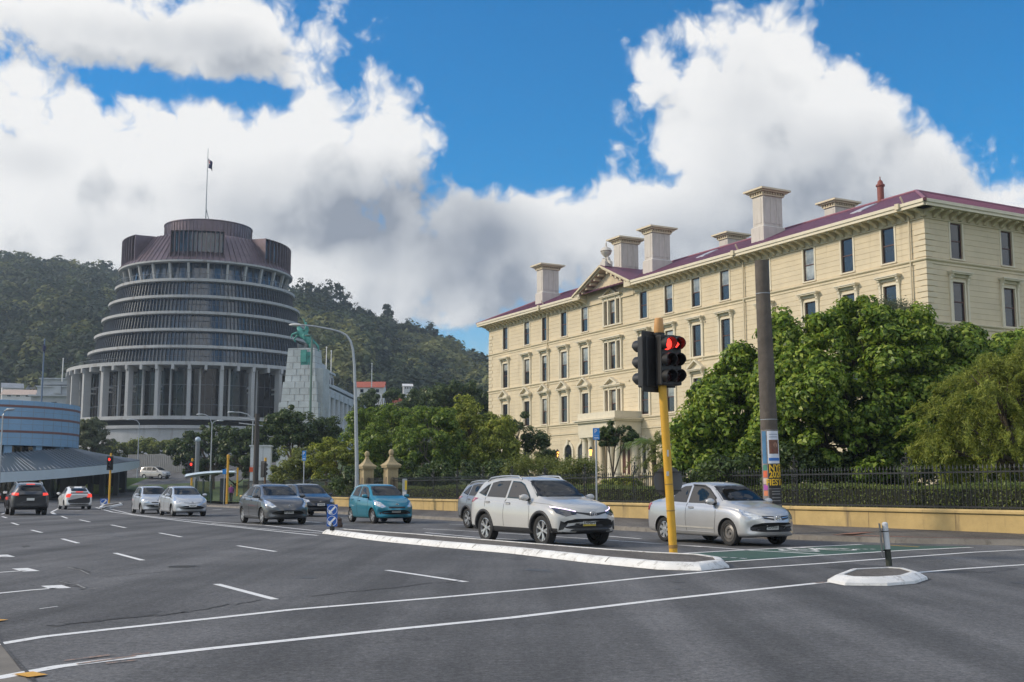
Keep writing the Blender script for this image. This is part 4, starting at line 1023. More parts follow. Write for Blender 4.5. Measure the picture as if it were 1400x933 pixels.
ringmb([(28.5, 4), (28.5, 12.4), (28.9, 12.4), (28.9, 13.0), (25.5, 13.0)]).build('plinth', M_CONC, bee, smooth=SM)
ringmb([(24.8, 12.9), (24.8, 14.6)]).build('shadow_gap', M_SHADE, bee, smooth=SM)  # near-black ring paints the shade of the gap
ringmb([(24.9, 14.2), (27.3, 14.2), (27.3, 14.85), (24.9, 14.85)]).build('terrace_slab', M_CONC, bee, smooth=SM)
ringmb([(23.3, 14.8), (23.3, 24.6)]).build('hall_glazing', M_HALLGL, bee, smooth=SM)
ml = MB()
for i in range(112):
    a = 2 * PI * i / 112
    ml.box((23.36 * math.cos(a), 23.36 * math.sin(a), 19.7), (0.12, 0.09, 9.8), a)
for z in (17.2, 21.0): ml.lathe([(23.3, z), (23.42, z), (23.42, z + .14), (23.3, z + .14)], 112)
ml.build('hall_mullions', M_FIN, bee)
colm = MB().box((0, 0, 4.85), (1.5, 0.66, 9.7))
colme = make_mesh('column', colm.v, colm.f, M_CONC)
col2 = MB().box((0, 0, 4.85), (0.6, 0.34, 9.7)); col2me = make_mesh('inner_column', col2.v, col2.f, M_CONC)
for k in range(28):
    a = -PI / 2 + math.radians(-3.3) + k * 2 * PI / 28
    link('column', colme, bee, (26.1 * math.cos(a), 26.1 * math.sin(a), 14.85), a)
    a2 = a + math.radians(4.2)
    link('inner_column', col2me, bee, (24.2 * math.cos(a2), 24.2 * math.sin(a2), 14.85), a2)
bm_ = MB()
for k in range(28):
    a = -PI / 2 + math.radians(-3.3) + k * 2 * PI / 28
    bm_.box((25.4 * math.cos(a), 25.4 * math.sin(a), 20.6), (2.6, 0.3, 0.35), a).box((25.4 * math.cos(a), 25.4 * math.sin(a), 19.7), (2.6, 0.3, 0.3), a)
bm_.build('tie_beams', M_CONC, bee)
tb = MB()
for k in range(56):
    a = -PI / 2 + math.radians(-3.3) + k * 2 * PI / 56
    tb.box((25.6 * math.cos(a), 25.6 * math.sin(a), 24.05), (3.4, 0.5, 0.9), a)
tb.build('ceiling_beams', M_CONC, bee)
ringmb([(23.2, 24.2), (27.1, 24.5), (27.1, 25.15), (23.2, 25.3)]).build('gallery_roof', M_CONC, bee, smooth=SM)
pr = MB()
for i in range(160):
    a = 2 * PI * i / 160; pr.box((26.2 * math.cos(a), 26.2 * math.sin(a), 25.55), (0.05, 0.05, 0.8), a)
pr.lathe([(26.17, 25.92), (26.23, 25.92), (26.23, 25.98), (26.17, 25.98)], 96).build('gallery_rail', M_FIN, bee)
# stacked floors: glazing, fins, concrete ledge
floors = [(25.2, 28.1, 23.0, 23.3), (28.95, 31.55, 21.9, 22.3), (32.45, 35.1, 20.6, 20.9), (36.05, 38.5, 19.4, 19.6), (39.4, 42.0, 18.3, 18.5)]
for z0, z1, r, rl in floors:
    ringmb([(r - 0.35, z0), (r - 0.75, z1)]).build('window_ring', M_BEEGL, bee, smooth=SM)
    fm = MB(); n = int(2 * PI * r / 0.78)
    for i in range(n):
        a = 2 * PI * i / n; c, s = math.cos(a), math.sin(a)
        r0, r1 = r, r - 0.42
        t = 0.05
        V = [(r0 - 0.34, -t, z0), (r0 + 0.16, -t, z0), (r1 + 0.12, -t, z1), (r1 - 0.33, -t, z1), (r0 - 0.34, t, z0), (r0 + 0.16, t, z0), (r1 + 0.12, t, z1), (r1 - 0.33, t, z1)]
        fm.add([(x * c - y * s, x * s + y * c, z) for x, y, z in V], [(0, 1, 2, 3), (7, 6, 5, 4), (1, 5, 6, 2), (3, 2, 6, 7)])
    hz = (z0 + z1) / 2
    fm.lathe([(r - 0.5, hz), (r - 0.38, hz), (r - 0.4, hz + 0.12), (r - 0.52, hz + 0.12)], 120)
    fm.build('sun_fins', M_FIN, bee)
    ringmb([(r - 1.0, z1 - 0.02), (r - 0.15, z1), (r + 0.25, z1 + 0.1), (r + 0.25, z1 + 0.62), (r - 1.6, z1 + 0.85)]).build('concrete_ledge', M_CONC, bee, smooth=SM)
# recessed top floor with raking struts
ringmb([(16.0, 42.6), (15.6, 46.2)]).build('top_glazing', M_BEEGL, bee, smooth=SM)
tm = MB()
for i in range(72):
    a = 2 * PI * i / 72; tm.box((15.9 * math.cos(a), 15.9 * math.sin(a), 44.4), (0.12, 0.1, 3.6), a)
tm.build('top_mullions', M_FIN, bee)
pr = MB()
for i in range(140):
    a = 2 * PI * i / 140; pr.box((18.4 * math.cos(a), 18.4 * math.sin(a), 43.2), (0.05, 0.05, 0.9), a)
pr.lathe([(18.36, 43.6), (18.44, 43.6), (18.44, 43.7), (18.36, 43.7)], 96).build('balcony_rail', M_FIN, bee)
st = MB().box((0, 0, 0), (0.55, 0.42, 3.9))
stm = MB(); stm.add([Matrix.Rotation(math.radians(13), 4, 'Y') @ Vector(v) for v in st.v], st.f)
sme = make_mesh('strut', stm.v, stm.f, M_CONC)
for k in range(28):
    a = -PI / 2 + k * 2 * PI / 28 + 0.05
    link('strut', sme, bee, (16.75 * math.cos(a), 16.75 * math.sin(a), 44.4), a)
ringmb([(15.5, 46.3), (17.4, 46.0), (17.95, 46.15), (17.95, 46.5)]).build('crown_soffit', M_CONC, bee, smooth=SM)
rad = lambda z: 17.95 - (z - 46.5) * (17.95 - 13.2) / (52.9 - 46.5)
ringmb([(17.95, 46.5), (13.2, 52.7), (12.6, 52.9), (8.0, 53.0)]).build('copper_crown', M_COPPER, bee, smooth=SM)
rs = MB()
for i in range(96):
    a = 2 * PI * i / 96; rs.tube([(17.98 * math.cos(a), 17.98 * math.sin(a), 46.5), (13.25 * math.cos(a), 13.25 * math.sin(a), 52.75)], 0.09, 4, cap=False)
rs.build('crown_seams', M_COPPER, bee)
for k in range(5):
    ac = -PI / 2 + math.radians(8 + 72 * k); hw = math.radians(17.5 if k == 0 else 24)
    dm = MB(); n = 13
    V = []
    for i in range(n):
        a = ac - hw + 2 * hw * i / (n - 1)
        for r_, z in ((17.3, 47.3), (17.5, 52.5), (13.0, 52.9)): V.append((r_ * math.cos(a), r_ * math.sin(a), z))
    F_ = [(3 * i + j, 3 * i + 3 + j, 3 * i + 4 + j, 3 * i + 1 + j) for i in range(n - 1) for j in (1,)]
    F_ += [(0, 1, 2), (3 * (n - 1), 3 * n - 1, 3 * n - 2)]
    dm.add(V, F_)
    b = dm.build('dormer', M_COPPER, bee)
    lv = MB()
    for i in range(n):
        a = ac - hw + 2 * hw * i / (n - 1); lv.box((17.25 * math.cos(a), 17.25 * math.sin(a), 49.8), (0.55, 0.13, 5.5), a)
    lv.build('louvre', M_COPPER, b)
    gm = MB(); V = []
    for i in range(n):
        a = ac - hw + 2 * hw * i / (n - 1); V += [(16.5 * math.cos(a), 16.5 * math.sin(a), 47.3), (16.5 * math.cos(a), 16.5 * math.sin(a), 52.6)]
    gm.add(V, [(2 * i, 2 * i + 2, 2 * i + 3, 2 * i + 1) for i in range(n - 1)]).build('louvre_glass', M_BEEGL, b)
ringmb([(9.0, 52.8), (9.1, 56.6), (9.25, 56.65), (9.25, 56.85), (8.6, 56.9), (0.01, 57.0)]).build('top_drum', M_COPPER, bee, smooth=SM)
rs = MB()
for i in range(72):
    a = 2 * PI * i / 72; rs.box((9.12 * math.cos(a), 9.12 * math.sin(a), 54.8), (0.09, 0.07, 3.6), a)
rs.build('drum_seams', M_COPPER, bee)
M_STEEL = mat('grey_steel', (0.30, 0.32, 0.34), 0.4, metal=0.6, scale=4)
fp = at(281.5, 290, BY - 1)
r = empty('flagpole', (fp.x, BY - 1, 56.95), 0, 'flagpole standing on the copper top of the round tower', 'flagpole')
ftop = at(281, 203, BY - 1).z - 56.95
MB().tube([(0, 0, 0), (0, 0, ftop)], [0.16, 0.06], 8).build('pole', M_STEEL, r)
MB().tube([(1.1, 0, 0), (0, 0, 4.2)], 0.09, 6).tube([(-0.9, 0.8, 0), (0, 0, 1.0)], 0.06, 6).build('stay', M_STEEL, r)
M_FLAG = mat('navy_flag', (0.02, 0.025, 0.085), 0.8, scale=2)
M_FLAGR = mat('red_flag_cloth', (0.42, 0.04, 0.06), 0.8); M_FLAGW = mat('white_flag_cloth', (0.7, 0.7, 0.7), 0.8)
def limp_flag(name, loc, w, h, label, union=True):
    """flag hanging in folds from its hoist"""
    V, F_, mi = [], [], []
    nu, nv = 18, 14
    for j in range(nv + 1):
        for i in range(nu + 1):
            u = i / nu; v = j / nv
            x = w * 0.42 * u * (0.55 + 0.45 * math.sin(u * 2.2)) + 0.10 * math.sin(u * 11 + v * 2)
            y = 0.30 * math.sin(u * 9 + v * 1.5) * u
            z = -h * v - 0.55 * h * u ** 1.3 + 0.05 * math.sin(u * 14)
            V.append((x, y, z))
    for j in range(nv):
        for i in range(nu):
            a = j * (nu + 1) + i; F_.append((a, a + 1, a + nu + 2, a + nu + 1))
            u, v = i / nu, j / nv; m_ = 0
            if union and u < 0.5 and v < 0.5:
                d = min(abs(u - 0.25), abs(v - 0.25)); dd = min(abs(u - v), abs(u + v - 0.5))
                m_ = 1 if d < 0.05 else 2 if d < 0.1 or dd < 0.05 else 0
            mi.append(m_)
    o = link(name, make_mesh(name, V, F_, [M_FLAG, M_FLAGR, M_FLAGW], mi, smooth=PI))
    o.location = loc
    return tag(o, label, 'flag')
limp_flag('flag', (fp.x + 0.1, BY - 1, at(281, 217, BY - 1).z), 2.6, 1.9, 'limp navy flag with a red and white canton high on the round tower flagpole')

# ------------------------------------------------------------------ low round banded building with canopy (left)
M_TILE = mat('grey_panel_cladding', (0.19, 0.34, 0.52), 0.5, var=0.08, scale=0.5)
M_BAND = mat('red_brown_band', (0.17, 0.085, 0.08), 0.7)
M_CANOPY = mat('white_fascia', (0.50, 0.60, 0.68), 0.5, var=0.06, scale=0.6)
M_SLATE = mat('ribbed_metal_roof', (0.06, 0.085, 0.11), 0.5, metal=0.2, var=0.2, scale=1)
RCX, RCY, RR = -57.3, 124.0, 9.6
rot = empty('round_pavilion', (RCX, RCY, 0), 0, 'low round building clad in grey panels with red-brown bands above a ribbed canopy', 'building')
zt, zb_ = 10.35, 5.75
def yz(y): return CAMH + (668 - y) / FPX * 115
MB().lathe([(RR, zb_), (RR, zt), (RR - 0.5, zt + 0.05), (0.01, zt)], 96).lathe([(RR, zb_), (RR - 1.6, zb_)], 96).build('drum_wall', M_TILE, rot, smooth=SM)
bn = MB()
for z in (9.75, 8.55, 7.15): bn.lathe([(RR, z - 0.12), (RR + 0.02, z - 0.12), (RR + 0.02, z + 0.12), (RR, z + 0.12)], 96)
bn.build('red_band', M_BAND, rot, smooth=SM)
jm = MB()
for z in (9.2, 7.9, 6.5): jm.lathe([(RR, z), (RR + 0.008, z), (RR + 0.008, z + 0.03), (RR, z + 0.03)], 96)
for i in range(48):
    a = 2 * PI * i / 48; jm.box((RR * math.cos(a), RR * math.sin(a), (zt + zb_) / 2), (0.02, 0.03, zt - zb_ - 0.05), a)
jm.build('panel_joint', mat('joint_grey', (0.22, 0.24, 0.27), 0.7), rot)
for i in range(18):
    a = 2 * PI * i / 18 + 0.15
    MB().box((0, 0, 1.6), (0.5, 0.75, 3.2)).build('pier', M_TILE, rot, loc=((RR - .5) * math.cos(a), (RR - .5) * math.sin(a), 2.6), rz=a)
MB().lathe([(RR - 1.7, 0.2), (RR - 1.7, zb_)], 64).build('ground_glazing', glass_opaque('shop_glass', (0.012, 0.016, 0.018), 0.08), rot, smooth=SM)
edge = [at(-170, 648, 100), at(-80, 647.5, 102), at(0, 646, 106), at(50, 643.5, 111), at(100, 640, 117), at(150, 635.5, 123), at(178, 631.5, 128), at(191, 630, 133), at(180, 630.5, 140), at(120, 632, 150)]
can = MB(); k = len(edge); c0 = Vector((RCX, RCY, 0))
top = [p - c0 for p in edge]
fas = [Vector((p.x, p.y, p.z - (0.95 if i < 7 else 0.75))) for i, p in enumerate(top)]
inn = [Vector((p.x, p.y, 0)).normalized() * (RR + 0.1) + Vector((0, 0, min(5.6, p.z + 1.9))) for p in top]
can.add(top + fas + [f * 0.94 + Vector((0, 0, f.z * 0.06)) for f in fas], [(i + 1, i, k + i, k + i + 1) for i in range(k - 1)] + [(k + i, 2 * k + i, 2 * k + i + 1, k + i + 1) for i in range(k - 1)])
can.build('canopy_fascia', M_CANOPY, rot, smooth=SM)
cr = MB(); cr.add(top + inn, [(i, i + 1, k + i + 1, k + i) for i in range(k - 1)]).build('canopy_roof', M_SLATE, rot, smooth=SM)
rb = MB()
for i in range(k - 1):
    for t in frange(0, 0.9, 8):
        a, b = top[i].lerp(top[i + 1], t), inn[i].lerp(inn[i + 1], t)
        rb.tube([a + Vector((0, 0, .04)), b + Vector((0, 0, .06))], 0.05, 4, cap=False)
rb.build('canopy_ribs', mat('canopy_rib', (0.16, 0.19, 0.225), 0.5), rot)
for px, Y in ((20, 112), (66, 118), (124, 128), (140, 128), (159, 131), (100, 122)):
    p = at(px, 660, Y)
    MB().box((0, 0, 1.4), (0.5, 0.5, 3.4)).build('canopy_post', mat('dark_post', (0.04, 0.045, 0.05), 0.6), rot, loc=(p.x - RCX, p.y - RCY, gz(Y) - 0.2))
gp_ = [at(101, 664, 131), at(146, 664, 134)]
bk = MB()
pts = [(gp_[0] - c0), (gp_[1] - c0)]
bk.add([Vector((pts[0].x, pts[0].y, gz(131) - .1)), Vector((pts[1].x, pts[1].y, gz(134) - .1)), Vector((pts[1].x + 2, pts[1].y + 9, gz(140) + 1.7)), Vector((pts[0].x - 1, pts[0].y + 9, gz(140) + 1.7))], [(0, 1, 2, 3)])
bk.add([], [])
bo = bk.build('grass_bank', mat('yellow_green_lawn', (0.10, 0.15, 0.03), 0.9, var=0.3, scale=1)); bo.location = c0; structure(bo)  # yellow-green grass, paler than the ground sheet
sb = MB().box((0, 0, 2.0), (34, 0.6, 4.6)).build('shade_wall', M_SHADE, rot, loc=(-6, 13.5, 0.6))  # near-black wall paints the shade under the canopy

# ------------------------------------------------------------------ stone parliament house (right of the tower) and library front (left of it)
M_MARBLE = mat('grey_marble', (0.42, 0.45, 0.485), 0.75, var=0.14, scale=0.5, dirt=((0.28, 0.29, 0.31), 0.6, 0.58), bump=0.1, bscale=3)
A_ = at(446, 560, 214); B_ = at(500, 560, 262)
A_.z = B_.z = 0
pl_dir = (B_ - A_); plen = pl_dir.length
pr_ = empty('stone_parliament_house', A_, math.atan2(pl_dir.y, pl_dir.x), 'long grey stone building with tall columns, seen between the stone monument and the lamp post', 'building')
zc, ztop, zb0, zb1 = 20.4, 22.4, 8.5, 12.6
MB().box((plen / 2 + 4, 2.8, zc / 2), (plen + 8, 3.6, zc)).build('main_block', M_MARBLE, pr_)
MB().box((plen / 2 + 4, 2.2, zc + 0.25), (plen + 9, 5.6, 0.5)).box((plen / 2 + 4, 2.4, zc - 0.5), (plen + 8.4, 4.8, 0.4)).box((plen / 2 + 4, 2.8, zc + 1.0), (plen + 7.6, 3.0, 1.2)).build('cornice', M_MARBLE, pr_)
MB().box((5.5, 2.8, zc + 1.6), (11, 4.0, 3.2)).box((5.5, 2.8, zc + 3.3), (11.8, 4.8, 0.4)).box((3.2, 2.8, zc + 4.0), (4.0, 3, 1.2)).build('attic', M_MARBLE, pr_)
pcm_ = MB().lathe([(0.95, 0), (0.78, 0.4), (0.72, 6.0), (0.9, 6.3), (0.9, 6.6)], 14)
pme_ = make_mesh('column', pcm_.v, pcm_.f, M_MARBLE, smooth=SM)
nc = int(plen / 5.0)
wn = MB().box((0, 0, 2.6), (2.6, 0.1, 5.2)); wme = make_mesh('window', wn.v, wn.f, M_PANE)
w2 = MB().box((0, 0, 0.9), (1.0, 0.1, 1.8)); w2m = make_mesh('window', w2.v, w2.f, M_PANE)
for i in range(nc + 1):
    link('column', pme_, pr_, (1.0 + i * 5.0, 0.1, zb1 + 0.6))
    link('window', wme, pr_, (3.5 + i * 5.0, 0.98, zb1 + 0.7)); link('window', w2m, pr_, (3.5 + i * 5.0, -0.4, zb0 + 1.2))
for i in range(3): link('window', w2m, pr_, (2.2 + i * 3.1, 0.57, zc + 0.6))
MB().box((plen / 2 + 4, 0.4, (zb1 + 6) / 2), (plen + 8.2, 1.5, zb1 - 5.0)).box((plen / 2 + 4, 0.3, zc - 1.1), (plen + 8.1, 1.6, 1.5)).build('base_course', M_MARBLE, pr_)
lb = at(72, 540, 268); lb.z = 7
lib = empty('stone_library', lb, math.radians(3), 'pale stone building with stepped parapets showing left of the round tower', 'building')
H1 = CAMH + (668 - 531) / FPX * 268 - 7; H2 = CAMH + (668 - 519) / FPX * 268 - 7
MB().box((1.5, 5, (H1 - 2) / 2), (13, 10, H1 - 2)).build('wall', M_MARBLE, lib)
MB().box((1.5, 4.8, H1 - 1.9), (13.8, 11, 0.4)).box((1.5, 4.9, H1 - 0.7), (10.4, 9.6, 2.0)).box((1.5, 4.9, H1 + 0.3), (10.9, 10.2, 0.35)).box((1.5, 5, H2 - 0.6), (9.2, 9, 1.4)).box((1.5, 4.8, H2 + .1), (9.8, 9.6, 0.3)).box((1.2, -0.2, H1 - 0.5), (1.6, 0.6, 1.9)).build('parapet', M_MARBLE, lib)
for x in (-3.2, 0.4, 4.0): MB().box((x, -0.02, H1 - 4.5), (1.2, 0.12, 2.2)).build('window', M_PANE, lib)

# small houses at the foot of the hill
M_WHITEWASH = mat('white_house_paint', (0.62, 0.63, 0.65), 0.7, scale=0.4)
M_REDROOF = mat('red_iron_roof', (0.34, 0.085, 0.05), 0.7, scale=0.5); M_GREYROOF = mat('grey_iron_roof', (0.26, 0.28, 0.31), 0.6, scale=0.5); M_PINKROOF = mat('pinkish_roof', (0.45, 0.36, 0.31), 0.8, scale=0.5)
def house(px, py_top, py_bot, Y, wpx, roofm, rise, rz, label, cat='house'):
    p = at(px, py_bot, Y); w = wpx / FPX * Y; ht = (py_bot - py_top) / FPX * Y; d = w * 0.7; wh = ht - rise
    r = empty('hill_house', (p.x, p.y, p.z - 3), rz, label, cat)
    MB().box((0, 0, (wh + 3) / 2), (w, d, wh + 3)).prism([(-d / 2, wh + 3), (d / 2, wh + 3), (0, wh + rise + 2.9)], -w / 2 + .02, w / 2 - .02, 0, Matrix(((0, 0, 1, 0), (1, 0, 0, 0), (0, 1, 0, 0), (0, 0, 0, 1)))).build('wall', M_WHITEWASH, r)
    MB().add([(-w / 2 - .3, -d / 2 - .4, wh + 2.8), (w / 2 + .3, -d / 2 - .4, wh + 2.8), (w / 2 + .3, 0, wh + rise + 3), (-w / 2 - .3, 0, wh + rise + 3), (w / 2 + .3, d / 2 + .4, wh + 2.8), (-w / 2 - .3, d / 2 + .4, wh + 2.8)], [(0, 1, 2, 3), (3, 2, 4, 5)]).build('roof', roofm, r)
    for k in range(3): MB().box(((k - 1) * w * 0.28, -d / 2 - 0.02, wh * 0.5 + 3), (w * 0.11, 0.1, wh * 0.4)).build('window', M_PANE, r)
house(16, 524, 540, 330, 26, M_GREYROOF, 1.4, 0.5, 'white hillside house with a grey gable roof at the left edge')
house(38, 527, 537, 345, 24, M_GREYROOF, 1.2, 0.1, 'white hillside house standing between its gabled neighbour and the stone library')
house(28, 533, 545, 300, 42, M_PINKROOF, 1.4, 0.2, 'broad low house with a pinkish roof above the round pavilion')
house(507, 522, 541, 320, 38, M_REDROOF, 1.7, 0.0, 'cream building with a long red roof behind the lamp post')
house(557, 525, 534, 330, 12, M_WHITEWASH, 0.6, 0.2, 'pale flat house on the hill above the dark trees')
house(545, 540, 562, 200, 11, M_REDROOF, 1.7, 0.4, 'little orange-red gabled roof poking out of the dark trees')

# ------------------------------------------------------------------ stone war memorial with bronze horseman
CY_ = 150.0
M_MEMO = mat('memorial_stone', (0.41, 0.455, 0.48), 0.8, var=0.2, scale=0.7, bump=0.2, bscale=4, dirt=((0.27, 0.25, 0.22), 0.9, 0.6))
M_VERD = mat('verdigris_bronze', (0.06, 0.27, 0.24), 0.65, var=0.35, scale=1.2, dirt=((0.03, 0.10, 0.10), 1.4, 0.55))
cp0 = at(414, 600, CY_); ppm = FPX / CY_ / 1.0
def cz(py): return at(414, py, CY_).z
zg = 2.0
mem = empty('stone_war_memorial', (cp0.x, CY_, zg), math.radians(-8), 'tall stepped grey stone memorial tower in front of the round tower', 'monument')
mb = MB()
wpx = lambda a: a / ppm
steps = [(640, 57, 4.6), (552, 55, 4.3), (552, 50, 3.9), (524, 47, 3.7), (524, 43, 3.4), (478, 37, 3.0)]
lv = [(cz(y) - zg, wpx(w) / 2, d / 2) for y, w, d in steps]
V = [(sx * w, sy * d, z) for z, w, d in lv for sx, sy in ((-1, -1), (1, -1), (1, 1), (-1, 1))]
mb.add(V, [(i * 4 + k, i * 4 + (k + 1) % 4, i * 4 + 4 + (k + 1) % 4, i * 4 + 4 + k) for i in range(len(lv) - 1) for k in range(4)] + [tuple(range(20, 24))])
mb.box((wpx(25), 0.4, (cz(505) - zg) / 2), (wpx(10), 2.8, cz(505) - zg))
mb.build('stone_shaft', M_MEMO, mem)
cs = MB()
z = 3.0; i = 0
while z < cz(480) - zg:
    t = 0
    for a, b in zip(lv, lv[1:]):
        if a[0] <= z <= b[0] and b[0] > a[0]:
            f = (z - a[0]) / (b[0] - a[0]); w = a[1] + (b[1] - a[1]) * f; d = a[2] + (b[2] - a[2]) * f
            cs.box((0, 0, z), (2 * w + 0.02, 2 * d + 0.02, 0.05))
            for j in range(3): cs.box(((j - 1 + (0.5 if i % 2 else 0)) * w * 0.55, 0, z + 0.42), (0.05, 2 * d + 0.015, 0.8))
            break
    z += 0.85; i += 1
cs.build('stone_joint', mat('memorial_joint', (0.24, 0.24, 0.24), 0.9), mem)
MB().box((wpx(8), -1.52, cz(500) - zg), (wpx(18), 0.16, 3.2), top=(0.8, 1)).box((wpx(4), -1.62, cz(489) - zg), (wpx(8), 0.2, 1.6)).build('bronze_relief', M_VERD, mem)

def skin_body(name, nodes, edges, m, parent=None, levels=1):
    """one continuous figure grown over a skeleton: nodes = {key: (x, y, z, radius)}"""
    keys = list(nodes); me = bpy.data.meshes.new(name)
    me.from_pydata([nodes[k][:3] for k in keys], [(keys.index(a), keys.index(b)) for a, b in edges], [])
    o = bpy.data.objects.new(name, me); COL.objects.link(o)
    o.modifiers.new('skin', 'SKIN'); sub = o.modifiers.new('sub', 'SUBSURF'); sub.levels = levels; sub.render_levels = levels
    if not me.skin_vertices: me.skin_vertices.new()
    sk = me.skin_vertices[0].data
    for i, k in enumerate(keys):
        r = nodes[k][3]; sk[i].radius = (r, r) if isinstance(r, (int, float)) else r
        sk[i].use_root = (i == 0)
    bpy.context.view_layer.update()
    m2 = bpy.data.meshes.new_from_object(o.evaluated_get(bpy.context.evaluated_depsgraph_get()))
    bpy.data.objects.remove(o); bpy.data.meshes.remove(me)
    m2.materials.clear(); m2.materials.append(m); m2.name = name
    m2.polygons.foreach_set('use_smooth', [True] * len(m2.polygons))
    return link(name, m2, parent)
hz0 = cz(478)
hs = empty('bronze_horseman', (at(417, 478, CY_).x, CY_ - 0.2, hz0), math.radians(0), 'green bronze rider on a rearing horse at the top of the stone memorial', 'statue')
S_ = 1.12
H = lambda d: {k: (v[0] * S_, v[1] * S_, v[2] * S_, v[3] * S_) for k, v in d.items()}
horse = H({'hip': (0.75, 0, 0.95, .48), 'chest': (-0.35, 0, 1.9, .46), 'mid': (0.2, 0, 1.42, .46), 'neck': (-0.75, 0, 2.5, .27), 'poll': (-0.95, 0, 2.95, .2), 'muzz': (-1.45, 0, 2.7, .13),
    'k1': (0.55, .28, 0.25, .24), 'h1': (1.0, .28, -0.35, .14), 'f1': (0.75, .28, -1.0, .12), 'k2': (0.65, -.28, 0.2, .24), 'h2': (1.15, -.28, -0.4, .14), 'f2': (0.95, -.28, -1.0, .12),
    'e1': (-0.95, .25, 1.65, .16), 'w1': (-1.35, .25, 1.25, .1), 'o1': (-1.15, .25, 0.85, .09), 'e2': (-1.0, -.25, 1.9, .16), 'w2': (-1.5, -.25, 1.75, .1), 'o2': (-1.55, -.25, 1.3, .09), 't1': (1.15, 0, 0.85, .14), 't2': (1.6, 0, 0.3, .15), 't3': (1.6, 0, -0.3, .06)})
skin_body('horse', horse, [('hip', 'mid'), ('mid', 'chest'), ('chest', 'neck'), ('neck', 'poll'), ('poll', 'muzz'), ('hip', 'k1'), ('k1', 'h1'), ('h1', 'f1'), ('hip', 'k2'), ('k2', 'h2'), ('h2', 'f2'), ('chest', 'e1'), ('e1', 'w1'), ('w1', 'o1'), ('chest', 'e2'), ('e2', 'w2'), ('w2', 'o2'), ('hip', 't1'), ('t1', 't2'), ('t2', 't3')], M_VERD, hs)
rider = H({'p': (0.3, 0, 2.0, .24), 'c': (0.15, 0, 2.65, .27), 'n': (0.1, 0, 2.95, .1), 'hd': (0.08, 0, 3.25, .17), 's1': (0.13, .3, 2.75, .12), 'a1': (-.15, .42, 3.2, .09), 'b1': (-.3, .4, 3.75, .07), 's2': (0.13, -.3, 2.75, .12), 'a2': (.1, -.42, 2.3, .09), 'b2': (-.3, -.35, 2.2, .07), 'k1': (-.15, .45, 1.65, .15), 'f1': (0.1, .5, 1.0, .1), 'k2': (-.15, -.45, 1.65, .15), 'f2': (0.1, -.5, 1.0, .1)})
skin_body('rider', rider, [('p', 'c'), ('c', 'n'), ('n', 'hd'), ('c', 's1'), ('s1', 'a1'), ('a1', 'b1'), ('c', 's2'), ('s2', 'a2'), ('a2', 'b2'), ('p', 'k1'), ('k1', 'f1'), ('p', 'k2'), ('k2', 'f2')], M_VERD, hs)
MB().box((0.4, 0, -0.55), (2.6, 1.3, 1.2), top=(0.8, 0.8)).build('bronze_base', M_VERD, hs)

# retaining walls on the slope below the tower
M_RETAIN = mat('ribbed_grey_wall', (0.20, 0.205, 0.21), 0.85, var=0.12, scale=1.2, bump=0.15, bscale=10)
ra, rb_ = at(176, 640, 186), at(262, 640, 180)
rwl = empty('grey_retaining_wall', (ra.x, ra.y, gz(183)), math.atan2(rb_.y - ra.y, rb_.x - ra.x), 'grey ribbed retaining wall beside the climbing street, behind the white van', 'wall')
rl_ = (rb_ - ra).length; rh_ = CAMH + (668 - 622) / FPX * 184 - gz(183)
m_ = MB().box((rl_ / 2, 0, rh_ / 2 - .3), (rl_, 0.5, rh_ + .6)); m_.build('wall_body', M_RETAIN, rwl)
m_ = MB()
for i in range(int(rl_ / 0.4)): m_.box((0.2 + i * 0.4, -0.27, rh_ / 2 - .2), (0.12, 0.06, rh_ + .3))
m_.build('wall_ribs', M_RETAIN, rwl)
rb2 = at(372, 650, 150)

# ------------------------------------------------------------------ trees, shrubs, wooded hills
M_BARK = mat('brown_bark', (0.085, 0.065, 0.045), 0.9, var=0.3, scale=6, bump=0.6, bscale=18)
M_BARKG = mat('grey_bark', (0.17, 0.15, 0.12), 0.9, var=0.25, scale=6, bump=0.5, bscale=18)
L_MAG = leaf_mat('magnolia_leaf', [(0.035, 0.07, 0.010), (0.11, 0.20, 0.018), (0.21, 0.31, 0.034), (0.36, 0.43, 0.08)], 0.44, 0.30, 0.35)
L_GREYG = leaf_mat('grey_green_leaf', [(0.07, 0.095, 0.045), (0.11, 0.135, 0.07), (0.15, 0.17, 0.095)], 0.6, 0.25)
L_FEATH = leaf_mat('feathery_leaf', [(0.09, 0.125, 0.018), (0.20, 0.245, 0.035), (0.36, 0.39, 0.085)], 0.6, 0.4)
L_MID = leaf_mat('mid_green_leaf', [(0.04, 0.085, 0.014), (0.12, 0.205, 0.028), (0.26, 0.34, 0.06)], 0.45, 0.38)
L_LIME = leaf_mat('yellow_green_leaf', [(0.08, 0.12, 0.016), (0.22, 0.27, 0.034), (0.40, 0.43, 0.09)], 0.5, 0.42)
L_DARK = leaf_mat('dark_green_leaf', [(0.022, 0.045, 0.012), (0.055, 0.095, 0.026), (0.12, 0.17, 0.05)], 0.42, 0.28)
L_OLIVE = leaf_mat('olive_leaf', [(0.075, 0.105, 0.022), (0.15, 0.185, 0.042), (0.25, 0.285, 0.075)], 0.55, 0.35)
L_FERN = leaf_mat('fern_leaf', [(0.07, 0.13, 0.026), (0.12, 0.19, 0.04), (0.17, 0.24, 0.06)], 0.4, 0.4)

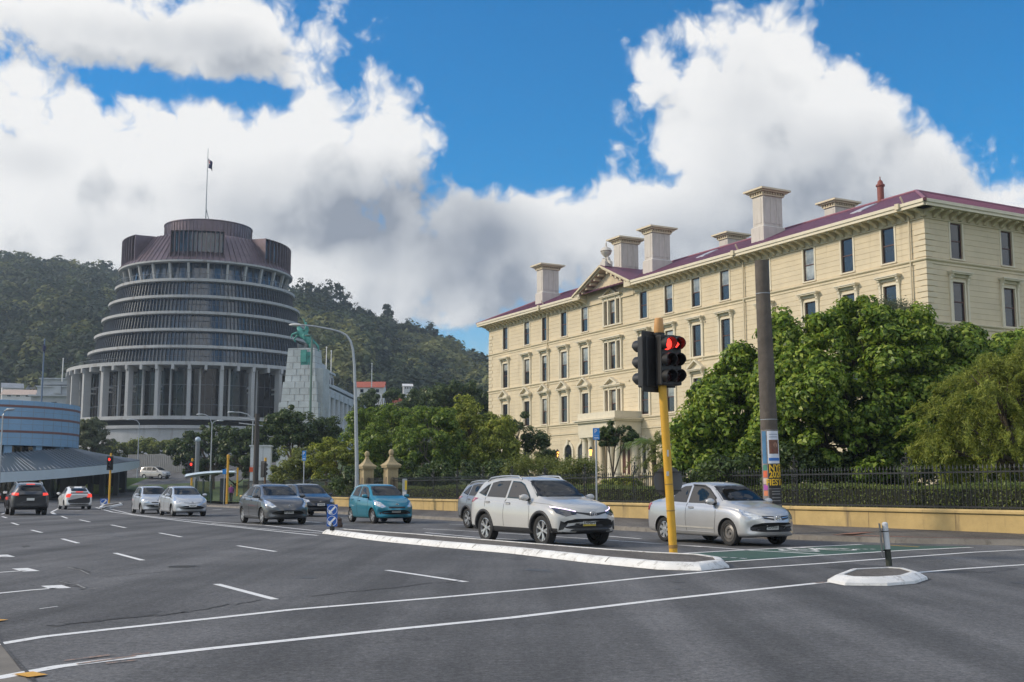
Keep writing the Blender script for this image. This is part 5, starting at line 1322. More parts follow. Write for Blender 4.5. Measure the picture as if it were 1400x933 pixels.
def crown_points(lobes, n, rg, clump, inner=0.16, per=14, flat=0.0, gap=0.85, nsub=9, plume=0.0, ball=False):
    big = list(lobes)                          # knobbly outline: smaller boughs stand out of every big one
    for q in lobes:
        for _ in range(nsub):
            d = rg.normal(0, 1, 3); d[2] = abs(d[2]) * 0.9 - 0.15; d /= np.linalg.norm(d); f = rg.uniform(0.24, 0.46)
            big.append((q[0] + d[0] * q[3] * 0.86, q[1] + d[1] * q[4] * 0.86, q[2] + d[2] * q[5] * 0.86, q[3] * f, q[4] * f, q[5] * f))
    lobes = big
    """lobes: (cx, cy, cz, rx, ry, rz); clumps of leaves near the lobe surfaces, some inside, gaps between"""
    L_ = np.array(lobes); area = (L_[:, 3] * L_[:, 5]) ; w = area / area.sum()
    nc = max(8, n // per)
    li = rg.choice(len(L_), nc, p=w)
    d = rg.normal(0, 1, (nc, 3)); d /= np.linalg.norm(d, axis=1, keepdims=True)
    r = np.where(rg.random(nc) < inner, rg.uniform(0.35, 0.8, nc), 0.92 + 0.10 * rg.normal(0, 1, nc))
    C = L_[li, :3] + d * L_[li, 3:6] * r[:, None]
    # drop clumps buried deep inside another lobe
    keep = np.ones(nc, bool)
    for k in range(len(L_)):
        q = ((C - L_[k, :3]) / L_[k, 3:6]); rr = np.linalg.norm(q, axis=1)
        keep &= ~((rr < 0.72) & (li != k) & (rg.random(nc) < 0.85))
    # gaps: some boughs are thin, so darker depths show between the leafy ones
    ph = rg.uniform(0, 6, 3); f = 1.0 / (clump * 1.9)
    g = np.sin(C[:, 0] * f + ph[0] + 1.3 * np.sin(C[:, 2] * f * 0.7)) + np.sin(C[:, 1] * f * 0.9 + ph[1]) + np.sin(C[:, 2] * f * 1.2 + ph[2] + 1.1 * np.sin(C[:, 0] * f * 0.8))
    keep &= ~((g < -0.1) & (r > 0.8) & (rg.random(nc) < gap))
    C, d, li = C[keep], d[keep], li[keep]
    k = len(C); rep = max(1, n // k)
    idx = np.repeat(np.arange(k), rep)
    cs = clump * rg.uniform(0.6, 1.3, k)
    off = rg.normal(0, 1, (len(idx), 3)) * cs[idx][:, None] * np.array([0.6, 0.6, 0.5 * (1 - flat)])
    if ball:                                   # every bough end is a rosette of leaves turned outwards
        un = rg.normal(0, 1, (len(idx), 3)); un /= np.linalg.norm(un, axis=1, keepdims=True)
        off = un * (cs[idx] * (0.55 + 0.5 * rg.random(len(idx))))[:, None] * np.array([1, 1, 0.8])
    if plume:                                  # drooping plumes instead of round clumps
        t = rg.random((len(idx), 1)) ** 0.8; ln = plume * rg.uniform(0.6, 1.3, k)[idx][:, None]
        ax = d[idx] * np.array([1, 1, 0.45]) + np.array([0, 0, 0.15]) + rg.normal(0, 0.3, (k, 3))[idx]
        off = ax * t * ln + np.array([0, 0, -0.75]) * ln * t * t + rg.normal(0, 1, (len(idx), 3)) * (1.15 - t) * plume * 0.13
    P = C[idx] + off
    if ball: return C[idx] + off, un * 1.15 + d[idx] * 0.25 + np.array([0, 0, 0.35]) + rg.normal(0, 0.38, (len(idx), 3)), d[idx], off
    O = d[idx] * 0.9 + off / (cs[idx][:, None] + 1e-6) * 0.5 + np.array([0, 0, 0.55]) + rg.normal(0, 0.45, (len(idx), 3))
    return P, O, d[idx], off
def tree(name, label, Y, lobes, leafm, leaf, n, clump=0.5, base=None, trunk=0.18, bark=None, style='broad', cat='tree', group=None, seed=1, zbase=None, depth=1.0, stems=1, rz=None):
    """lobes in photo pixels (cx, cy, rx, ry[, extra distance]) hung in space at distance Y"""
    rg = np.random.default_rng(seed)
    s = Y / FPX
    bx = base if base is not None else lobes[0][0]
    b0 = at(bx, 668, Y)
    zb = zbase if zbase is not None else garden_z(b0.x + RK * Y, Y) if b0.x + RK * Y > 29.2 else gz(Y)
    root = empty(name, (b0.x, Y, zb), 0, label, cat, group)
    LL = []
    for l in lobes:
        dy = l[4] if len(l) > 4 else 0.0
        p = at(l[0], l[1], Y + dy) - Vector((b0.x, Y, zb))
        sc = (Y + dy) / FPX
        LL.append((p.x, p.y, p.z, l[2] * sc, min(l[2], l[3] * 1.3) * sc * depth, l[3] * sc))
    P, O, D, off = crown_points(LL, n, rg, clump, nsub=12 if style == 'feather' else 9, plume=0.85 if style == 'feather' else 0.0, per=55 if style == 'feather' else 42 if style == 'broad' else 14, ball=style == 'broad', inner=0.32 if 'magnolia' in name else 0.18)
    keep = P[:, 2] > 0.05
    P, O, D, off = P[keep], O[keep], D[keep], off[keep]
    m = len(P)
    if style == 'broad': me = leaves(P, O, leaf * rg.uniform(0.65, 1.3, m), rg, leafm)
    elif style == 'feather':
        T = D * np.array([0.9, 0.9, 0.3]) + np.array([0, 0, -0.5]) + rg.normal(0, 0.55, (m, 3))
        me = leaves(P, rg.normal(0, 1, (m, 3)) + D, leaf * rg.uniform(0.6, 1.4, m), rg, leafm, T, ratio=0.2, fold=0.04)
    else:
        T = D + np.array([0, 0, 0.4]) + rg.normal(0, 0.5, (m, 3))
        me = leaves(P, O + rg.normal(0, 0.5, (m, 3)), leaf * rg.uniform(0.6, 1.4, m), rg, leafm, T, ratio=0.32, fold=0.1)
    link('crown', me, root)
    tk = MB(); bark = bark or M_BARK
    rr = random.Random(seed)
    LS = sorted(LL, key=lambda q: -q[3] * q[5])
    for k in range(stems):
        off0 = Vector((rr.uniform(-.25, .25), rr.uniform(-.2, .2), 0)) * (0 if stems == 1 else 1)
        top = Vector(LS[k % len(LS)][:3]); fork = Vector((top.x * 0.35, top.y * 0.35, max(0.4, top.z * 0.45))) + off0
        tk.tube([off0 + Vector((0, 0, -0.15)), off0 * 1.1 + Vector((0, 0, 0.25)), fork], [trunk * 1.35, trunk, trunk * 0.75], 9)
        for q in (LS if stems == 1 else LS[k::stems]):
            c = Vector(q[:3]); mid = fork.lerp(c, 0.55) + Vector((rr.uniform(-.15, .15), rr.uniform(-.15, .15), 0.12)) * q[3]
            tk.tube([fork, mid, c + Vector((0, 0, q[5] * 0.3))], [trunk * 0.6, trunk * 0.38, trunk * 0.12], 7)
            for j in range(4):
                e = c + Vector((rr.uniform(-.7, .7) * q[3], rr.uniform(-.7, .7) * q[4], rr.uniform(-.1, .75) * q[5]))
                tk.tube([mid, mid.lerp(e, 0.6) + Vector((0, 0, .05 * q[5])), e], [trunk * 0.26, trunk * 0.15, trunk * 0.05], 5)
    tk.build('trunk', bark, root, smooth=1.0)
    return root

# --- right hand garden
tree('magnolia_tree', 'big glossy-leaved magnolia tree behind the fence, just right of the wooden pole', 42, [(1150, 560, 105, 100), (1215, 500, 85, 70), (1120, 490, 60, 55), (1245, 580, 90, 85), (1175, 450, 55, 38), (1180, 610, 110, 55, -1), (1090, 600, 60, 65), (1290, 500, 60, 45, 1), (1250, 455, 40, 25)],
     L_MAG, 0.205, 110000, 0.36, base=1170, trunk=0.22, seed=11, stems=3)
tree('magnolia_tree', 'lower glossy-leaved magnolia tree left of the wooden pole, behind the silver saloon', 45, [(1010, 570, 58, 75), (975, 590, 46, 62), (1045, 545, 42, 65), (1010, 520, 32, 38), (1070, 470, 28, 40, -2), (1068, 530, 32, 60, -2), (960, 640, 40, 40), (1040, 630, 60, 45)],
     L_MAG, 0.205, 64000, 0.36, base=1005, trunk=0.16, seed=12, stems=2)
tree('broadleaf_tree', 'grey-green small-leaved tree pushing out of the top of the big magnolia', 46, [(1205, 440, 45, 26), (1220, 462, 52, 28), (1180, 470, 36, 26)], L_GREYG, 0.10, 16000, 0.30, base=1205, trunk=0.15, seed=13, style='fine')
tree('magnolia_tree', 'glossy-leaved magnolia at the right edge below the shaded end wall', 50, [(1345, 490, 48, 32), (1395, 490, 45, 34), (1440, 500, 50, 40), (1380, 540, 70, 50), (1330, 530, 40, 40)], L_MAG, 0.21, 32000, 0.38, base=1380, trunk=0.2, seed=14)
tree('feathery_conifer', 'yellow-green feathery conifer leaning over the fence at the right edge', 34.5, [(1350, 545, 52, 48), (1400, 560, 60, 70), (1318, 590, 42, 42), (1375, 610, 55, 42), (1290, 622, 26, 26), (1330, 632, 34, 24), (1345, 515, 30, 20), (1440, 540, 50, 60), (1395, 508, 36, 24)],
     L_FEATH, 0.15, 70000, 0.30, base=1375, trunk=0.16, seed=15, style='feather', stems=2)
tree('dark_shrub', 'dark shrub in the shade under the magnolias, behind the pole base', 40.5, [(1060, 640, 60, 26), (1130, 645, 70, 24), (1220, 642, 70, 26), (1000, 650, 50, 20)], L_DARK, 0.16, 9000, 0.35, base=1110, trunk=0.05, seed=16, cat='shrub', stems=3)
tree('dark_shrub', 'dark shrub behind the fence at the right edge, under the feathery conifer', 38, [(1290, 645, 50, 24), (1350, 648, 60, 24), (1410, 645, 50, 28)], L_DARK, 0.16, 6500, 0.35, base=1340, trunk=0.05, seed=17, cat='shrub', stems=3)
# --- front of the office building
tree('clipped_standard_tree', 'small dark round-headed tree on thin forked stems before the portico', 56, [(843, 594, 22, 13), (830, 600, 13, 11), (856, 600, 12, 10), (844, 586, 14, 9)], L_DARK, 0.14, 4200, 0.2, base=842, trunk=0.075, seed=18, stems=2)
tree('airy_tree', 'dark airy tree with thin grey stems against the cream wall left of the portico', 82, [(708, 592, 22, 24), (728, 600, 18, 18), (690, 600, 18, 20), (712, 576, 14, 12), (740, 604, 9, 8)], L_DARK, 0.20, 5200, 0.42, base=708, trunk=0.11, bark=M_BARKG, seed=19, stems=2)
tree('dark_bush', 'small dark conical bush left of the left-hand lit lamp', 84, [(746, 612, 12, 12), (748, 624, 16, 14), (742, 632, 16, 12)], L_DARK, 0.18, 2600, 0.35, base=746, trunk=0.06, seed=20, cat='shrub')
tree('round_shrub', 'rounded olive-green shrub between the white sport utility and the lit lamp', 62, [(735, 642, 30, 18), (715, 648, 24, 16), (752, 648, 20, 15)], L_OLIVE, 0.13, 8000, 0.26, base=735, trunk=0.06, seed=21, style='fine', cat='shrub')
tree('round_shrub', 'rounded olive-green shrub left of the blue parking sign', 60, [(790, 644, 26, 18), (775, 650, 20, 14), (808, 650, 16, 14)], L_OLIVE, 0.13, 7000, 0.26, base=790, trunk=0.06, seed=22, style='fine', cat='shrub')
tree('golden_shrub', 'low yellow-green shrub in the sun behind the fence, right of the blue parking sign', 55, [(852, 661, 22, 8), (835, 664, 14, 7), (868, 664, 14, 7)], L_LIME, 0.12, 3000, 0.2, base=852, trunk=0.04, seed=23, cat='shrub')
tree('weeping_tree', 'soft green tree behind the yellow signal pole, right of the tree fern', 58, [(925, 622, 28, 30), (940, 600, 18, 26), (905, 640, 24, 22), (945, 640, 22, 24)], L_OLIVE, 0.17, 9000, 0.32, base=928, trunk=0.1, seed=24, style='feather')
# --- middle of the street: grove behind the gate pillars
tree('leafy_tree', 'yellow-green leafy tree against the left end of the cream building', 80, [(640, 590, 30, 34), (662, 604, 26, 40), (640, 564, 20, 20), (625, 610, 22, 34)], L_LIME, 0.21, 14000, 0.42, base=645, trunk=0.14, seed=31)
tree('leafy_tree', 'yellow-green leafy tree behind the roof of the white sport utility', 76, [(678, 612, 26, 34), (695, 632, 22, 24), (662, 632, 22, 28), (688, 588, 14, 14)], L_LIME, 0.20, 12000, 0.4, base=680, trunk=0.12, seed=32)
tree('leafy_tree', 'mid-green leafy tree with a pale forked trunk, right of the gate pillars', 76, [(585, 592, 34, 34), (606, 612, 28, 36), (570, 618, 26, 34), (600, 570, 22, 16)], L_MID, 0.21, 14000, 0.42, base=606, trunk=0.15, bark=M_BARKG, seed=33, stems=2)
tree('leafy_tree', 'mid-green leafy tree right behind the ball-topped gate pillar', 80, [(535, 592, 30, 32), (552, 612, 24, 36), (518, 610, 24, 34), (540, 570, 20, 15)], L_MID, 0.21, 12000, 0.44, base=535, trunk=0.15, seed=34)
tree('leafy_tree', 'mid-green leafy tree right beside the tall grey lamp post', 86, [(497, 600, 22, 36), (512, 580, 20, 24), (485, 618, 18, 30), (508, 628, 24, 28)], L_MID, 0.22, 11000, 0.45, base=500, trunk=0.15, seed=35)
for i, (x, y, w, lab) in enumerate(((560, 650, 30, 'dark shrub behind the fence right of the ball-topped gate pillar'), (640, 650, 34, 'dark shrub behind the fence, left of the white sport utility roof'), (600, 655, 30, 'dark shrub at the foot of the pale forked trunk'), (680, 652, 30, 'dark shrub directly behind the roof rail of the white sport utility'), (500, 655, 34, 'dark shrub between the two gate pillars'))):
    tree('dark_shrub', lab, 72, [(x, y, w, 20), (x + w * .7, y + 6, w * .6, 16), (x - w * .7, y + 6, w * .6, 16)], L_DARK, 0.2, 3800, 0.4, base=x, trunk=0.05, seed=40 + i, cat='shrub', stems=2)
tree('bushy_shrub', 'tall yellow-green bush left of the tall grey lamp post', 84, [(458, 622, 26, 24), (440, 634, 22, 22), (472, 636, 20, 24), (462, 652, 34, 16)], L_LIME, 0.2, 9000, 0.38, base=458, trunk=0.08, seed=46, cat='shrub', stems=2)
tree('bushy_shrub', 'olive bush behind the short blue parking sign', 86, [(412, 634, 28, 20), (392, 642, 20, 18), (430, 646, 26, 18), (400, 656, 30, 14)], L_OLIVE, 0.2, 9000, 0.38, base=412, trunk=0.08, seed=47, cat='shrub', stems=2)
tree('round_headed_tree', 'dark green round-headed tree in front of the stone memorial', 108, [(398, 578, 28, 22), (380, 590, 20, 18), (418, 588, 20, 20), (400, 600, 32, 14)], L_DARK, 0.27, 12000, 0.5, base=400, trunk=0.2, seed=48)
tree('round_headed_tree', 'dark green round-headed tree right of the stone memorial, before the parliament columns', 110, [(446, 590, 18, 18), (436, 602, 18, 14), (456, 600, 12, 16)], L_DARK, 0.27, 6500, 0.5, base=446, trunk=0.16, seed=49)
# umbrella-headed coastal trees below the tower
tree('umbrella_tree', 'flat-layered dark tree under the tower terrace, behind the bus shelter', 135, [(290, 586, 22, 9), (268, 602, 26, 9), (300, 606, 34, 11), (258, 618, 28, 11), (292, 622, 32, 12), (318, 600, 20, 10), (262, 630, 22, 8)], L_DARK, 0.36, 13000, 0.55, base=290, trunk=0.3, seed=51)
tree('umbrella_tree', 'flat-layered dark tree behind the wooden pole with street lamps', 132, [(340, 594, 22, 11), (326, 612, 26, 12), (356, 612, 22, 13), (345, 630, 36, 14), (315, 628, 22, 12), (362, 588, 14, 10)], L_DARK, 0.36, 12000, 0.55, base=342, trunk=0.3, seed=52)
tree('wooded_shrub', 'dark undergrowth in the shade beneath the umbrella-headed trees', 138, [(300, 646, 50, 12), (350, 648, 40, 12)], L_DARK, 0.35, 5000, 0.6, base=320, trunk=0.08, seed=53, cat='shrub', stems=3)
tree('round_tree', 'grey-green round tree between the round pavilion and the tower', 160, [(126, 592, 20, 18), (114, 602, 14, 18), (138, 602, 13, 18), (126, 612, 22, 14)], L_GREYG, 0.40, 9000, 0.65, base=126, trunk=0.25, seed=54)
tree('slope_hedge', 'long rough hedge on the slope above the grey retaining wall', 192, [(165, 616, 16, 9), (190, 614, 18, 10), (215, 612, 18, 11), (240, 612, 18, 11), (150, 622, 14, 9)], L_OLIVE, 0.5, 8000, 0.75, base=195, trunk=0.1, seed=55, cat='hedge', stems=3)
# dark broad trees on the parliament lawn
tree('coastal_tree', 'broad very dark tree touching the cream building, sunlit hill behind it', 150, [(630, 540, 30, 20), (655, 552, 26, 24), (606, 556, 26, 22), (640, 570, 40, 24)], L_DARK, 0.38, 13000, 0.7, base=632, trunk=0.35, seed=56)
tree('coastal_tree', 'broad very dark tree beside the little orange-red gable', 160, [(575, 552, 24, 20), (596, 562, 22, 22), (560, 566, 22, 18), (580, 580, 34, 18)], L_DARK, 0.38, 11000, 0.7, base=578, trunk=0.35, seed=57)
tree('coastal_tree', 'broad very dark tree right of the tall lamp post, before the red-roofed building', 165, [(512, 552, 22, 17), (528, 542, 16, 13), (500, 566, 16, 16), (522, 572, 26, 18)], L_DARK, 0.38, 9500, 0.7, base=515, trunk=0.35, seed=58)

# --- tree fern
def tree_fern(px, pyc, Y, label, R_, seed):
    rr = random.Random(seed); p = at(px, pyc, Y); zb = garden_z(p.x + RK * Y, Y)
    r = empty('tree_fern', (p.x, Y, zb), 0, label, 'tree fern')
    h = p.z - zb
    MB().tube([(0, 0, -0.1), (0.05, 0, h * 0.5), (0, 0, h)], [0.17, 0.12, 0.15], 8).build('trunk', M_BARK, r, smooth=1)
    V, F_ = [], []
    for k in range(22):
        a = 2 * PI * k / 22 + rr.uniform(-.1, .1); lift = rr.uniform(0.45, 0.95); ln = R_ * rr.uniform(0.85, 1.15)
        for i in range(26):
            t = i / 25
            rad = ln * t; z = h + lift * ln * (1.15 * t - 1.55 * t * t)
            c = Vector((rad * math.cos(a), rad * math.sin(a), z))
            w = ln * 0.17 * math.sin(min(1, t * 1.6 + 0.1) * PI * 0.5) * (1 - t ** 3)
            sd = Vector((-math.sin(a), math.cos(a), 0))
            for s in (-1, 1):
                q = len(V); tip = c + sd * s * w + Vector((math.cos(a), math.sin(a), 0)) * 0.06 * ln - Vector((0, 0, w * 0.55))
                V += [c, c.lerp(tip, 0.5) + Vector((math.cos(a), math.sin(a), 0)) * 0.02 * ln, tip, c.lerp(tip, 0.5) - Vector((math.cos(a), math.sin(a), 0)) * 0.012 * ln]
                F_.append((q, q + 1, q + 2, q + 3))
    link('fronds', make_mesh('fronds', V, F_, L_FERN), r)
tree_fern(893, 608, 60, 'tree fern with arching fronds left of the tall yellow signal pole', 1.9, 3)

# --- wooded hills behind
RIDGE_PX = [(-900, 330), (-300, 338), (-60, 346), (0, 350), (60, 356), (110, 364), (165, 374), (250, 384), (330, 394), (400, 406), (440, 411), (470, 426), (520, 438), (560, 452), (600, 468), (640, 486), (670, 496), (760, 522), (900, 560), (1200, 600), (2400, 640)]
def lerp_tab(t, x):
    for (a, u), (b, v) in zip(t, t[1:]):
        if x <= b: return u + (v - u) * max(0, (x - a)) / (b - a)
    return t[-1][1]
def ridge_Y(px): return 680 - 150 * sst((px - 230) / 190)
def hill_z(px, Y):
    Yr = ridge_Y(px); zr = CAMH + (668 - lerp_tab(RIDGE_PX, px)) / FPX * Yr - 7.0
    t = (Y - 300) / (Yr - 300)
    if t <= 0: return 8.5
    z = 8.5 + (zr - 8.5) * min(1, t) ** 0.85
    if t > 1: z -= (Y - Yr) * 0.12
    return z + 3.0 * math.sin(px * 0.021 + Y * 0.012) * math.sin(PI * min(1, t)) + 1.6 * math.sin(px * 0.06 - Y * 0.02) * math.sin(PI * min(1, t))
def hill_pt(px, Y): return Vector(((px - 700) / (FPX * 1.009) * Y, Y, hill_z(px, Y)))
M_HILL = mat('hill_undergrowth', (0.03, 0.045, 0.018), 0.95, var=0.4, scale=0.05, bump=0.5, bscale=0.6)
sheet('hills', [[hill_pt(px, Y) for px in [-900 + 40 * i for i in range(84)]] for Y in [296] + [320 + 20 * i for i in range(25)] + [860, 1000, 1300]], M_HILL)
rg = np.random.default_rng(77)
HM = [leaf_mat('bush_dark', [(0.018, 0.032, 0.014), (0.038, 0.058, 0.024)], 0.7, 0.2), leaf_mat('bush_green', [(0.032, 0.055, 0.02), (0.062, 0.09, 0.032)], 0.7, 0.25), leaf_mat('bush_olive', [(0.08, 0.095, 0.03), (0.14, 0.155, 0.055)], 0.7, 0.3), leaf_mat('bush_lime', [(0.13, 0.145, 0.045), (0.22, 0.23, 0.085)], 0.7, 0.3)]
Ps, Ns, Ss, Ms = [], [], [], []
cnt = 0
for _ in range(9000):
    px = rg.uniform(-260, 1000); Yr = ridge_Y(px)
    if px > 690 and rg.random() < 0.7: continue
    t = rg.random() ** 0.75; Y = 318 + (Yr + 6 - 318) * t
    c = hill_pt(px, Y); rad = rg.uniform(3.0, 6.5) * (0.75 + Y / 1800)
    if cnt > 3300: break
    cnt += 1
    k = int(60 * (rad / 5) ** 2 * (1.0 if Y > 420 else 1.4))
    d = rg.normal(0, 1, (k, 3)); d[:, 2] = np.abs(d[:, 2]) * 1.2 - 0.25; d[:, 1] -= 0.35; d /= np.linalg.norm(d, axis=1, keepdims=True)
    hgt = rad * rg.uniform(0.9, 1.7)
    P = np.array(c) + d * np.array([rad, rad, hgt]) * (0.85 + 0.15 * rg.random((k, 1))) + np.array([0, 0, rad * 0.35])
    Ps.append(P); Ns.append(d + np.array([0, 0, 0.4]) + rg.normal(0, 0.4, (k, 3))); Ss.append(rg.uniform(1.2, 2.6, k) * (rad / 5.0) ** 0.5)
    pr4 = [0.55, 0.3, 0.12, 0.03] if px < 300 else [0.28, 0.36, 0.25, 0.11]
    v = math.sin(px * 0.031 + Y * 0.017) + math.sin(px * 0.013 - Y * 0.031 + 2) + 0.8 * math.sin(px * 0.057 + Y * 0.05)      # same-coloured patches; the lime ones paint sunlit slope
    if px > 390 and v > 0.7: pr4 = [0.05, 0.2, 0.4, 0.35]
    elif v > 1.0 and px > 200: pr4 = [0.1, 0.4, 0.4, 0.1]
    elif v < -0.7: pr4 = [0.85, 0.13, 0.02, 0.0]
    Ms.append(np.full(k, rg.choice(4, p=pr4), dtype=np.int32))
P, Nn, S, Mi = np.concatenate(Ps), np.concatenate(Ns), np.concatenate(Ss), np.concatenate(Ms)
me = leaves(P, Nn, S, rg, HM[0], ratio=0.8, fold=0.12)
for m in HM[1:]: me.materials.append(m)
me.polygons.foreach_set('material_index', Mi)
tag(link('forest', me), 'dense bush covering the hills behind the round tower', 'forest', kind='stuff')

# single trees standing out along the right hand ridge
def ridge_proto(kind, seed):
    rg = np.random.default_rng(seed); rr = random.Random(seed)
    root = empty('ridge_tree', (0, 0, -200), 0)
    if kind == 0: lob = [(0, 0, 13, 5, 5, 2.4), (3, 0, 10.5, 4, 4, 2), (-3, .5, 11, 4, 4, 2), (0, 0, 16, 3, 3, 1.6)]
    elif kind == 1: lob = [(0, 0, 9, 4, 4, 4), (1.5, 0, 13, 3, 3, 3), (-2, 0, 7, 3, 3, 3)]
    else: lob = [(0, 0, 7, 3, 3, 5), (0, 0, 12, 2, 2, 4), (0, 0, 16, 1.1, 1.1, 3)]
    P, O, D, off = crown_points(lob, 900, rg, 1.0, per=10)
    link('crown', leaves(P, O, 1.3 * rg.uniform(0.6, 1.3, len(P)), rg, HM[0], ratio=0.7), root)
    tk = MB().tube([(0, 0, -3), (0, 0, 5), (0, 0, lob[0][2])], [0.55, 0.42, 0.25], 6)
    for q in lob: tk.tube([(0, 0, 5), (q[0] * .6, q[1], q[2] * .7), (q[0], q[1], q[2])], [0.3, 0.2, 0.1], 5)
    tk.build('trunk', M_BARK, root)
    return root
protos = [ridge_proto(k, 60 + k) for k in range(3)]
used = [False] * 3
spots = [(408, 0, 1.0), (418, 1, 0.8), (432, 0, 0.9), (447, 0, 1.15), (458, 1, .9), (470, 2, 0.8), (484, 0, 0.8), (497, 1, 0.9), (512, 1, 0.8), (526, 2, 1.0), (540, 1, 0.8), (556, 0, 0.8), (568, 1, 0.9), (585, 0, .9), (598, 1, 0.8), (615, 2, .8), (640, 1, 0.7), (20, 1, 0.7), (52, 1, .6), (92, 1, 0.7), (128, 0, .6), (150, 1, .8)]
KINDL = ['flat-topped dark pine on the skyline of the hills', 'rounded dark tree on the skyline of the hills', 'narrow pointed dark tree on the skyline of the hills']
for px, k, s in spots:
    o = protos[k] if not used[k] else copy_tree(protos[k]); used[k] = True
    Y = ridge_Y(px) + rnd.uniform(-8, 4); p = hill_pt(px, Y)
    o.location = (p.x, p.y, p.z - 1.5); o.scale = (s, s, s); o.rotation_euler = (0, 0, rnd.uniform(0, 6))
    side = 'left of the round tower' if px < 200 else 'right of the round tower'
    tag(o, KINDL[k] + ', ' + side, 'tree', 'trees along the skyline')

# ------------------------------------------------------------------ the air
def haze():
    m = bpy.data.materials.new('thin_haze'); m.use_nodes = True
    N, L = m.node_tree.nodes, m.node_tree.links; N.clear()
    out = N.new('ShaderNodeOutputMaterial'); v = N.new('ShaderNodeVolumePrincipled')
    v.inputs['Color'].default_value = (0.72, 0.85, 1.0, 1); v.inputs['Density'].default_value = HAZE
    v.inputs['Anisotropy'].default_value = 0.2
    L.new(v.outputs[0], out.inputs['Volume'])
    o = MB().box((-50, 610, 87), (3400, 1500, 186)).build('haze', m)
    tag(o, 'thin bluish air between the street and the hills', 'haze', kind='stuff')
HAZE = 0.00030
haze()
# ------------------------------------------------------------------ signals, lamps, poles, signs
M_YPOLE = mat('yellow_pole_paint', (0.62, 0.34, 0.025), 0.5, var=0.12, scale=5, dirt=((0.25, 0.14, 0.04), 6.0, 0.66))
M_BUFF = mat('buff_plastic', (0.62, 0.33, 0.12), 0.55, scale=4)
M_BLACK = mat('black_plastic', (0.012, 0.012, 0.013), 0.5, var=0.3, scale=6)
M_BLACK2 = mat('dusty_black_metal', (0.03, 0.03, 0.031), 0.6, var=0.3, scale=5)
M_REDON = mat('lit_red_lens', (0.6, 0.02, 0.02), 0.4, emit=((1.0, 0.045, 0.03), 2.6))
M_REDGLOW = mat('red_visor_glow', (0.30, 0.01, 0.015), 0.35)
M_LENSOFF = mat('unlit_lens', (0.03, 0.012, 0.012), 0.2)
M_GALV = mat('galvanised_steel', (0.36, 0.39, 0.42), 0.45, metal=0.5, var=0.12, scale=6)
M_SIGNBLUE = mat('blue_sign_face', (0.012, 0.10, 0.42), 0.4, var=0.05)
M_SIGNBLUE2 = mat('bright_blue_sign_face', (0.015, 0.22, 0.62), 0.4, var=0.05)
M_WHITE = mat('white_sign_paint', (0.78, 0.78, 0.78), 0.5, var=0.04)
M_SIGNGREY = mat('grey_sign_back', (0.085, 0.092, 0.10), 0.5, var=0.1, scale=3)

def signal_head(name, parent, loc, rz, lit, scale=1.0, arrow=False, board=True):
    """three-aspect head facing local -Y"""
    h = empty(name, loc, rz); h.parent = parent; h.scale = (scale,) * 3
    MB().box((0, 0.07, 0), (0.30, 0.20, 1.02)).build('signal_case', M_BLACK, h, bevel=0.02)
    if board: MB().box((0, 0.10, 0), (0.56, 0.03, 1.24)).build('backing_board', M_BLACK, h)
    for k, z in enumerate((0.33, 0.0, -0.33)):
        on = (k == 0 and lit)
        v = MB(); R = 0.135; n = 20
        a0, a1 = math.radians(-60), math.radians(240)
        V = []
        for i in range(n + 1):
            a = a0 + (a1 - a0) * i / n
            dpt = 0.20 - 0.08 * max(0, -math.sin(a))
            for r_ in (R, R - 0.012): V += [(r_ * math.cos(a), -0.02, z + r_ * math.sin(a)), (r_ * math.cos(a), -0.02 - dpt, z + r_ * math.sin(a))]
        F_ = []
        for i in range(n):
            b, c = 4 * i, 4 * i + 4
            F_ += [(b, c, c + 1, b + 1), (b + 2, b + 3, c + 3, c + 2), (b + 1, c + 1, c + 3, b + 3)]
        v.add(V, F_)
        v.build('visor', M_BLACK, h, smooth=1.0)
        lens = MB()
        if arrow and on:
            MB().lathe([(0.125, 0), (0.0, 0.001)], 20, 0, Matrix.Translation((0, -0.035, z)) @ Matrix.Rotation(PI / 2, 4, 'X')).build('lens', M_LENSOFF, h)
            lens.prism([(-.09, z + .02), (0.01, z + .02), (-0.03, z + .07), (0.02, z + .07), (.09, z), (0.02, z - .07), (-0.03, z - .07), (0.01, z - .02), (-.09, z - .02)], 0.04, 0.05, 0, XZ)
            lens.build('lit_arrow', M_REDON, h)
        else:
            lens.lathe([(0.127, 0), (0.10, 0.03), (0.05, 0.045), (0.0, 0.05)], 20, 0, Matrix.Translation((0, -0.03, z)) @ Matrix.Rotation(PI / 2, 4, 'X'))
            lens.build('lens', M_REDON if on else M_LENSOFF, h, smooth=1.0)
    return h
# tall signal on the end of the long island
b = ground(921, 764); t = at(900, 437, 22.0)
sig = empty('traffic_signal', (b.x, b.y, 0.10), 0, 'tall leaning yellow traffic signal on the long island, showing red, with a buff cap', 'traffic light')
top = Vector((at(905.5, 525, b.y).x - b.x, 0, at(905, 525, b.y).z - 0.1)); hi = Vector((t.x - b.x, 0, t.z - 0.1))
ax = (top).normalized()
MB().tube([(0, 0, -0.05), top], 0.083, 16).build('pole', M_YPOLE, sig, smooth=1)
MB().tube([top * 0.03, top * 0.05], 0.089, 16).tube([top * .245, top * .252], 0.087, 16).tube([top * .40, top * .406], 0.087, 16).build('pole_band', mat('pole_band_brown', (0.28, 0.16, 0.04), 0.6), sig)
zc_ = top.length
MB().tube([ax * zc_, ax * (zc_ + 1.22)], 0.04, 10).build('mounting_tube', M_BLACK2, sig, smooth=1)
p0 = ax * (zc_ + 1.02)
MB().lathe([(0.095, 0.0), (0.105, 0.02), (0.085, 0.29), (0.07, 0.305), (0.0, 0.31)], 18).build('pole_cap', M_BUFF, sig, smooth=0.7, loc=p0)
